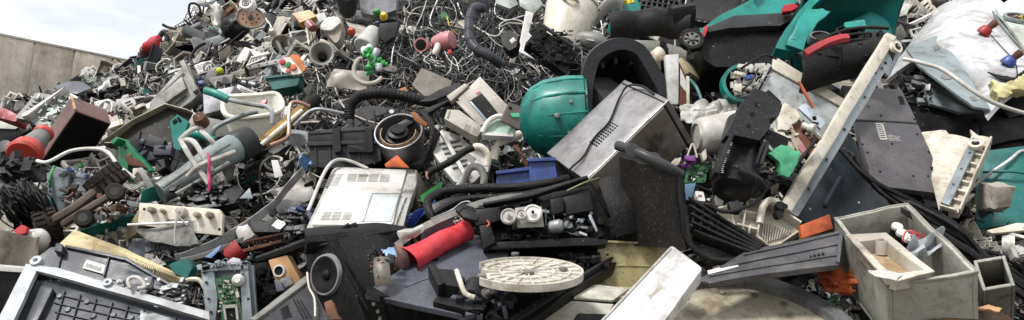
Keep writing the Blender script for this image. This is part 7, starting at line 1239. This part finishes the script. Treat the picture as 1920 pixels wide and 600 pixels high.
for kind in ('grid',):
    n = 0; tries = 0
    while n < 1900 and tries < 60000:
        tries += 1
        # the tangle, the left slope and the gaps are denser
        if rd.random() < .62: px = rd.uniform(-30, 1010)
        else: px = rd.uniform(900, 1950)
        top = sil(px)+3; py = rd.uniform(max(top, -25), 630)
        if px > 450 and px < 1000 and rd.random() < .35: py = rd.uniform(-20, 260)
        d = hd(px, py)+SH+rd.uniform(-.06, .14); s = rd.choice((16, 20, 26, 34, 44, 58)) if py > 150 else rd.choice((14, 20, 28, 40, 54, 66))
        if px < 330 and py < 190: s = rd.choice((12, 18, 26, 36))
        if 735 < px < 1000 and py < 165 and rd.random() < .55: continue
        if py > 470: s = min(s, 34); d += .06
        sz = s*d/FPX
        vis = sum(1 for (a, c) in ((0, 0), (s*.35, 0), (-s*.35, 0), (0, s*.3), (0, -s*.3)) if hitd(px+a, py+c) > d-.05)
        if vis < 2: continue
        SCR.append((px, py, d, sz, s)); n += 1
SCR.sort(key=lambda q: q[2])
LAB = {}; CUR = {}
def label_for(cn, kind, px, py, s):
    word = {'plastic_shard': 'plastic shard', 'vented_casing': 'vented casing', 'gutted_housing': 'gutted open housing'}.get(kind, kind.replace('_', ' '))
    size = 'tiny' if s < 24 else 'small' if s < 40 else 'mid-sized' if s < 60 else 'large'
    near = sorted(LMS, key=lambda q: (q[1]-px)**2+((q[2]-py)*1.2)**2)[:5]; full = (size+' ' if not (cn == 'metal') else '')+cn+' '+word
    for i in range(5):
        for j in [None]+list(range(5)):
            if j == i: continue
            a = near[i]; L_ = f"{full} {REL(px-a[1], py-a[2])} {a[0]}"
            if j is not None: c = near[j]; L_ += f" and {REL(px-c[1], py-c[2])} {c[0]}"
            if len(L_.split()) <= 16 and L_ not in LAB: LAB[L_] = 1; return L_
    return full+' in the loose scrap'
placed = []
for (px, py, d, sz, s) in SCR:
    k = rd.choices(range(len(PROTO)), wts)[0]; kind, cat, cn, parts, _ = PROTO[k]
    if px > 1130 and cn not in ('black', 'charcoal') and rd.random() < .55: k = rd.choices(range(len(PROTO)), wts)[0]; kind, cat, cn, parts, _ = PROTO[k]
    if cn in ('teal', 'blue', 'red') and rd.random() < .5: k = rd.choices(range(len(PROTO)), wts)[0]; kind, cat, cn, parts, _ = PROTO[k]
    loc = P(px, py, d); nrm = (-FWD*.75+UP*.55+Vector((rd.gauss(0, .6), rd.gauss(0, .6), rd.gauss(0, .6)))).normalized()
    rot = nrm.to_track_quat('Z', 'Y').to_matrix() @ Matrix.Rotation(rd.uniform(0, 6.283), 3, 'Z')
    if len(parts) == 1: o = bpy.data.objects.new(kind, parts[0][1]); col.objects.link(o); ks = [o]
    else:
        o = bpy.data.objects.new(kind, None); o.empty_display_size = .05; col.objects.link(o); ks = []
        for nm, me in parts: c = bpy.data.objects.new(nm, me); col.objects.link(c); c.parent = o; ks.append(c)
    o.location = loc; o.rotation_euler = rot.to_euler(); o.scale = (sz*rd.uniform(.85, 1.25),)*3
    placed.append((o, ks, cn, kind, cat, px, py, s))
# bed of crushed fragments and tangled cable: nobody could count these
b = MB(); rd2 = random.Random(21); frag_m = [black, dgrey, grey, lgrey, white, charcoal, rust, galv, cream, dteal, putty, slate]
fw = [15, 7, 3, 2.4, 2, 9, 1.2, 1.4, 1.2, .4, 1.4, 1]
for _ in range(17000):
    px = rd2.uniform(-60, 1980) if rd2.random() < .5 else rd2.uniform(-40, 1000); py = rd2.uniform(max(sil(px)+2, -30), 640); d = hd(px, py)+SH+rd2.uniform(.0, .3); c = P(px, py, d)
    X = Vector((rd2.gauss(0, 1), rd2.gauss(0, 1), rd2.gauss(0, 1))).normalized(); Z = X.orthogonal().normalized(); Y = Z.cross(X); s = rd2.choice((2.5, 4, 6, 9, 13))*d/FPX; b.mi = rd2.choices(range(12), fw)[0]
    if rd2.random() < .7: (b.box(c, X, Y, Z, s*rd2.uniform(.5, 1.6), s*rd2.uniform(.1, .7), s*rd2.uniform(.03, .12)) if rd2.random() < .6 else b.prism(lambda a_, c_, w_: c+X*a_*s+Y*c_*s+Z*w_*s, jag([(-1, -.6), (.9, -.5), (.7, .5), (-.6, .7)], .35, 2, rd2.randrange(999)), 0, .06))
    else: b.tube([c-X*s*1.5, c+Y*s*.6*rd2.uniform(-1, 1), c+X*s*1.5], s*.12, 4, 2)
for _ in range(7000):      # the heap goes on beyond the frame
    px = rd2.uniform(-700, 3000); py = rd2.uniform(max(sil(px)+2, -165), 900)
    if -40 < px < 1960 and -10 < py < 620: continue
    d = hd(px, py)+SH+rd2.uniform(.0, .22); c = P(px, py, d); X = Vector((rd2.gauss(0, 1), rd2.gauss(0, 1), rd2.gauss(0, 1))).normalized(); Z = X.orthogonal().normalized(); Y = Z.cross(X); s = rd2.choice((9, 15, 24, 40))*d/FPX; b.mi = rd2.choices(range(12), fw)[0]
    b.prism(lambda a_, c_, w_: c+X*a_*s+Y*c_*s+Z*w_*s, jag([(-1, -.6), (.9, -.5), (.7, .5), (-.6, .7)], .35, 2, rd2.randrange(999)), 0, rd2.choice((.06, .3)))
o = structure('crushed_scrap', b, frag_m, kind='stuff')
b = MB(); cab_m = [black, charcoal, grey, lgrey, white, dgrey, putty, rubber]
def cable(px, py, ln, r, mi, mb, off=(-.12, .12), turn=.75, R_=rd2, n=9):
    a = R_.uniform(0, 6.283); bias = R_.gauss(0, .42); pts = []; x, y = px, py; o_ = R_.uniform(*off)
    for k in range(n):
        sx = sil(x)
        pts.append(hp(x, max(y, sx+1), o_+SH)); a += bias+R_.uniform(-turn, turn)*.6; x += math.cos(a)*ln/n; y += math.sin(a)*ln/n; o_ = min(off[1], max(off[0], o_+R_.uniform(-.08, .08)))
    mb.mi = mi; mb.tube(pts, r, 5, 3)
CW = [9, 6, 2, 1.3, 1.2, 4, 1.5, 6]
for _ in range(1500): cable(rd2.gauss(850, 85), rd2.uniform(-20, 175), rd2.uniform(90, 330), rd2.choice((rd2.uniform(.001, .002), rd2.uniform(.0015, .003), rd2.uniform(.003, .0055))), rd2.choices(range(8), [15, 8, 2, 1, 1.5, 5, 1.6, 9])[0], b, (-.26, .06))
for _ in range(950): cable(rd2.uniform(420, 780), rd2.uniform(-10, 270), rd2.uniform(70, 260), rd2.uniform(.0014, .0042), rd2.choices(range(8), [8, 5, 3, 2, 2, 4, 4, 4])[0], b, (-.1, .14))
for _ in range(900): cable(rd2.uniform(200, 500), rd2.uniform(20, 170), rd2.uniform(40, 110), rd2.uniform(.002, .005), rd2.choices(range(8), [6, 5, 3, 2, 2, 4, 4, 4])[0], b, (-.1, .2), .5)
for _ in range(600): cable(rd2.uniform(-20, 1000), rd2.uniform(190, 560), rd2.uniform(40, 130), rd2.uniform(.0015, .0045), rd2.choices(range(8), CW)[0], b, (-.02, .18), .7)
for _ in range(100): cable(rd2.uniform(1000, 1920), rd2.uniform(20, 590), rd2.uniform(50, 160), rd2.uniform(.003, .006), rd2.choices(range(8), [6, 4, 1, 1, 1, 3, 1, 4])[0], b, (0, .2), .7)
structure('tangled_cable', b, cab_m, kind='stuff')
# individually visible cables
rd3 = random.Random(31)
VC = [((745, 0), (722, 30), (700, 20), 'white'), ]
for i, (pts, cn, wd) in enumerate([
    (((722, -4), (724, 30), (700, 44)), 'white', .006), (((820, 0), (806, 40), (826, 62), (842, 58)), 'white', .006), (((858, 6), (868, 30), (900, 56), (930, 68), (945, 52)), 'white', .007),
    (((932, -5), (928, 25), (950, 38), (985, 30), (1000, 48)), 'white', .006), (((797, 60), (808, 96), (795, 112), (812, 122), (850, 126), (868, 108)), 'pale grey', .006), (((880, 78), (886, 100), (868, 112)), 'white', .006),
    (((480, 120), (500, 90), (514, 96), (520, 112), (512, 120)), 'white', .006), (((800, 0), (790, 30), (776, 60), (778, 80)), 'pale grey', .006), (((760, 108), (790, 112), (830, 132), (860, 140), (894, 122)), 'green grey', .006),
    (((560, 40), (580, 52), (600, 44), (622, 70)), 'white', .006), (((540, 0), (541, 40), (545, 90), (552, 150), (560, 200)), 'steel', .005), (((640, 10), (680, 24), (720, 10), (750, 2)), 'white', .007),
    (((412, 40), (440, 30), (460, 22), (480, 36)), 'beige', .008), (((395, 20), (402, 50), (430, 60)), 'olive', .008), (((660, 60), (676, 48), (690, 66), (718, 82)), 'black', .007),
    (((1122, 20), (1130, 60), (1120, 78), (1136, 92)), 'white', .006), (((1085, 12), (1110, 20), (1122, 44)), 'white', .006), (((700, 185), (704, 230), (712, 250)), 'black', .005), (((780, 135), (782, 160), (770, 166)), 'amber', .006),
    (((990, 118), (1004, 128), (1010, 135)), 'white', .005), (((838, 30), (844, 52), (858, 64)), 'yellow', .006), (((510, 40), (522, 52), (540, 46)), 'white', .008), (((960, 95), (985, 110), (1012, 140), (1000, 150)), 'grey', .006)]):
    mt = {'olive': olive, 'green grey': M('green_grey_cable', (84, 96, 88)), 'amber': amber, 'yellow': yellow, 'black': rubber}.get(cn) or PD.get(cn)
    b = MB(); b.tube([hp(x, y, -.12-.03*math.sin(k*2+i)) for k, (x, y) in enumerate(pts)], wd*.72, 8, 7)
    x, y = pts[len(pts)//2]; me = b.mesh('cable', mt, hp(x, y)); o = bpy.data.objects.new('loose_cable', me); col.objects.link(o); o.location = hp(x, y); placed.append((o, [o], 'loose '+cn, 'cable', 'cable', x, y, 30))
# keep only what the photograph's viewpoint can see of the small scrap; label what stays
bpy.context.view_layer.update(); cnt = {}
from mathutils.bvhtree import BVHTree
VS, FS, OW = [], [], []; nv = 0
for o in bpy.data.objects:
    if o.type != 'MESH' or o.name in ('ground', 'haze'): continue
    me = o.data; n = len(me.vertices); co_ = np.empty(n*3, np.float32); me.vertices.foreach_get('co', co_); mw = np.array(o.matrix_world, dtype=np.float64)
    co_ = co_.reshape(-1, 3)@mw[:3, :3].T+mw[:3, 3]; VS.append(co_); me.calc_loop_triangles(); m = len(me.loop_triangles); tr = np.empty(m*3, np.int32); me.loop_triangles.foreach_get('vertices', tr); FS.append(tr.reshape(-1, 3)+nv); OW += [o.name]*m; nv += n
bvh = BVHTree.FromPolygons(np.concatenate(VS).tolist(), np.concatenate(FS).tolist(), all_triangles=True)
for iy in range(0, 600, 2):
    for ix in range(0, 1920, 2):
        q = bvh.ray_cast(CAM, (P(ix+1, iy+1, 1)-CAM).normalized())
        if q[2] is not None: cnt[OW[q[2]]] = cnt.get(OW[q[2]], 0)+1
for t in THINGS:
    c = sum(cnt.get(q.name, 0) for q in [t.e]+list(t.e.children_recursive))
    if c < 12: print('LOWVIS', t.name, c, t.px, t.py)
kept = 0
for (o, ks, cn, kind, cat, px, py, s) in placed:
    if sum(cnt.get(k.name, 0) for k in ks) < 7:
        for k in set(ks+[o]): bpy.data.objects.remove(k)
        continue
    kept += 1
    o['label'] = label_for(cn, kind, px, py, s); o['category'] = cat; o['group'] = 'loose scrap: '+kind.replace('_', ' ')+' pieces'
print('KEPT', kept, 'of', len(placed))
# crumbs, chips and short wire ends lying on everything in view
b = MB(); rd4 = random.Random(77); cm_ = [grey, lgrey, grey, dgrey, dgrey, rust, putty, putty, charcoal]
for _ in range(3000):
    dr = (P(rd4.uniform(-10, 1930), rd4.uniform(0, 605), 1)-CAM).normalized(); q = bvh.ray_cast(CAM, dr)
    if q[0] is None or (q[0]-CAM).length > 8 or q[1].z < .12 or OW[q[2]].startswith(('wall', 'coping', 'joint')): continue
    n_ = q[1]; X = n_.orthogonal().normalized(); X = (Matrix.Rotation(rd4.uniform(0, 6.28), 3, n_)@X); Y = n_.cross(X); s_ = rd4.choice((.0006, .0008, .0012))*(q[0]-CAM).length/2.6; b.mi = rd4.randrange(9)
    if rd4.random() < .93: b.box(q[0]+n_*s_*.3, X, Y, n_, s_*rd4.uniform(.6, 2), s_*rd4.uniform(.3, 1), s_*.35)
    else: c = q[0]+n_*.003; b.tube([c, c+X*s_*5+Y*s_*3*rd4.uniform(-1, 1), c+X*s_*9+Y*s_*6*rd4.uniform(-1, 1)+n_*.004], .0006, 4, 3)
structure('scattered_crumbs', b, cm_, kind='stuff')
# ------------------------------------------------------------------ camera, light, sky
cd = bpy.data.cameras.new('camera'); co = bpy.data.objects.new('camera', cd); col.objects.link(co); co.location = CAM
co.rotation_euler = (R(90)+PITCH, 0, 0); cd.sensor_width = 36; cd.lens = 36*FPX/1920; cd.clip_end = 2000; cd.clip_start = .05; sc.camera = co
SUN_EL, SUN_AZ = 52, -140      # azimuth from +Y clockwise: high, behind the camera on the left
ld = bpy.data.lights.new('sun', 'SUN'); ld.energy = 2.9; ld.angle = R(11); ld.color = (1, .97, .93); lo_ = bpy.data.objects.new('sun', ld); col.objects.link(lo_)
sd = Vector((math.sin(R(SUN_AZ))*math.cos(R(SUN_EL)), math.cos(R(SUN_AZ))*math.cos(R(SUN_EL)), math.sin(R(SUN_EL))))
lo_.rotation_euler = sd.to_track_quat('Z', 'Y').to_euler()
w = bpy.data.worlds.new('World'); sc.world = w; w.use_nodes = True; nt = w.node_tree; N = nt.nodes; L = nt.links
bg = N['Background']; sky = N.new('ShaderNodeTexSky'); sky.sky_type = 'NISHITA'; sky.sun_disc = False; sky.sun_elevation = R(SUN_EL); sky.sun_rotation = R(SUN_AZ)
tc = N.new('ShaderNodeTexCoord'); mp = N.new('ShaderNodeMapping'); mp.inputs['Scale'].default_value = (1, 1, 3.2); nz = N.new('ShaderNodeTexNoise')
mp.inputs['Location'].default_value = (.3, .1, .4)
nz.inputs['Scale'].default_value = 2.8; nz.inputs['Detail'].default_value = 8; nz.inputs['Roughness'].default_value = .55
L.new(tc.outputs['Generated'], mp.inputs[0]); L.new(mp.outputs[0], nz.inputs['Vector'])
rp = N.new('ShaderNodeMapRange'); rp.inputs[1].default_value = .36; rp.inputs[2].default_value = .60; rp.inputs[3].default_value = .55; rp.inputs[4].default_value = 1; L.new(nz.outputs[0], rp.inputs[0])
mx = N.new('ShaderNodeMix'); mx.data_type = 'RGBA'; L.new(rp.outputs[0], mx.inputs[0]); L.new(sky.outputs[0], mx.inputs[6]); mx.inputs[7].default_value = (10.4, 10.3, 10.2, 1)
L.new(mx.outputs[2], bg.inputs[0]); bg.inputs[1].default_value = .092
vs = sc.view_settings; vs.view_transform = 'Standard'; vs.look = 'None'; vs.gamma = 1; vs.exposure = 0.58; vs.use_curve_mapping = False
sc.cycles.max_bounces = 6; sc.cycles.diffuse_bounces = 3; sc.cycles.glossy_bounces = 3; sc.cycles.use_denoising = True
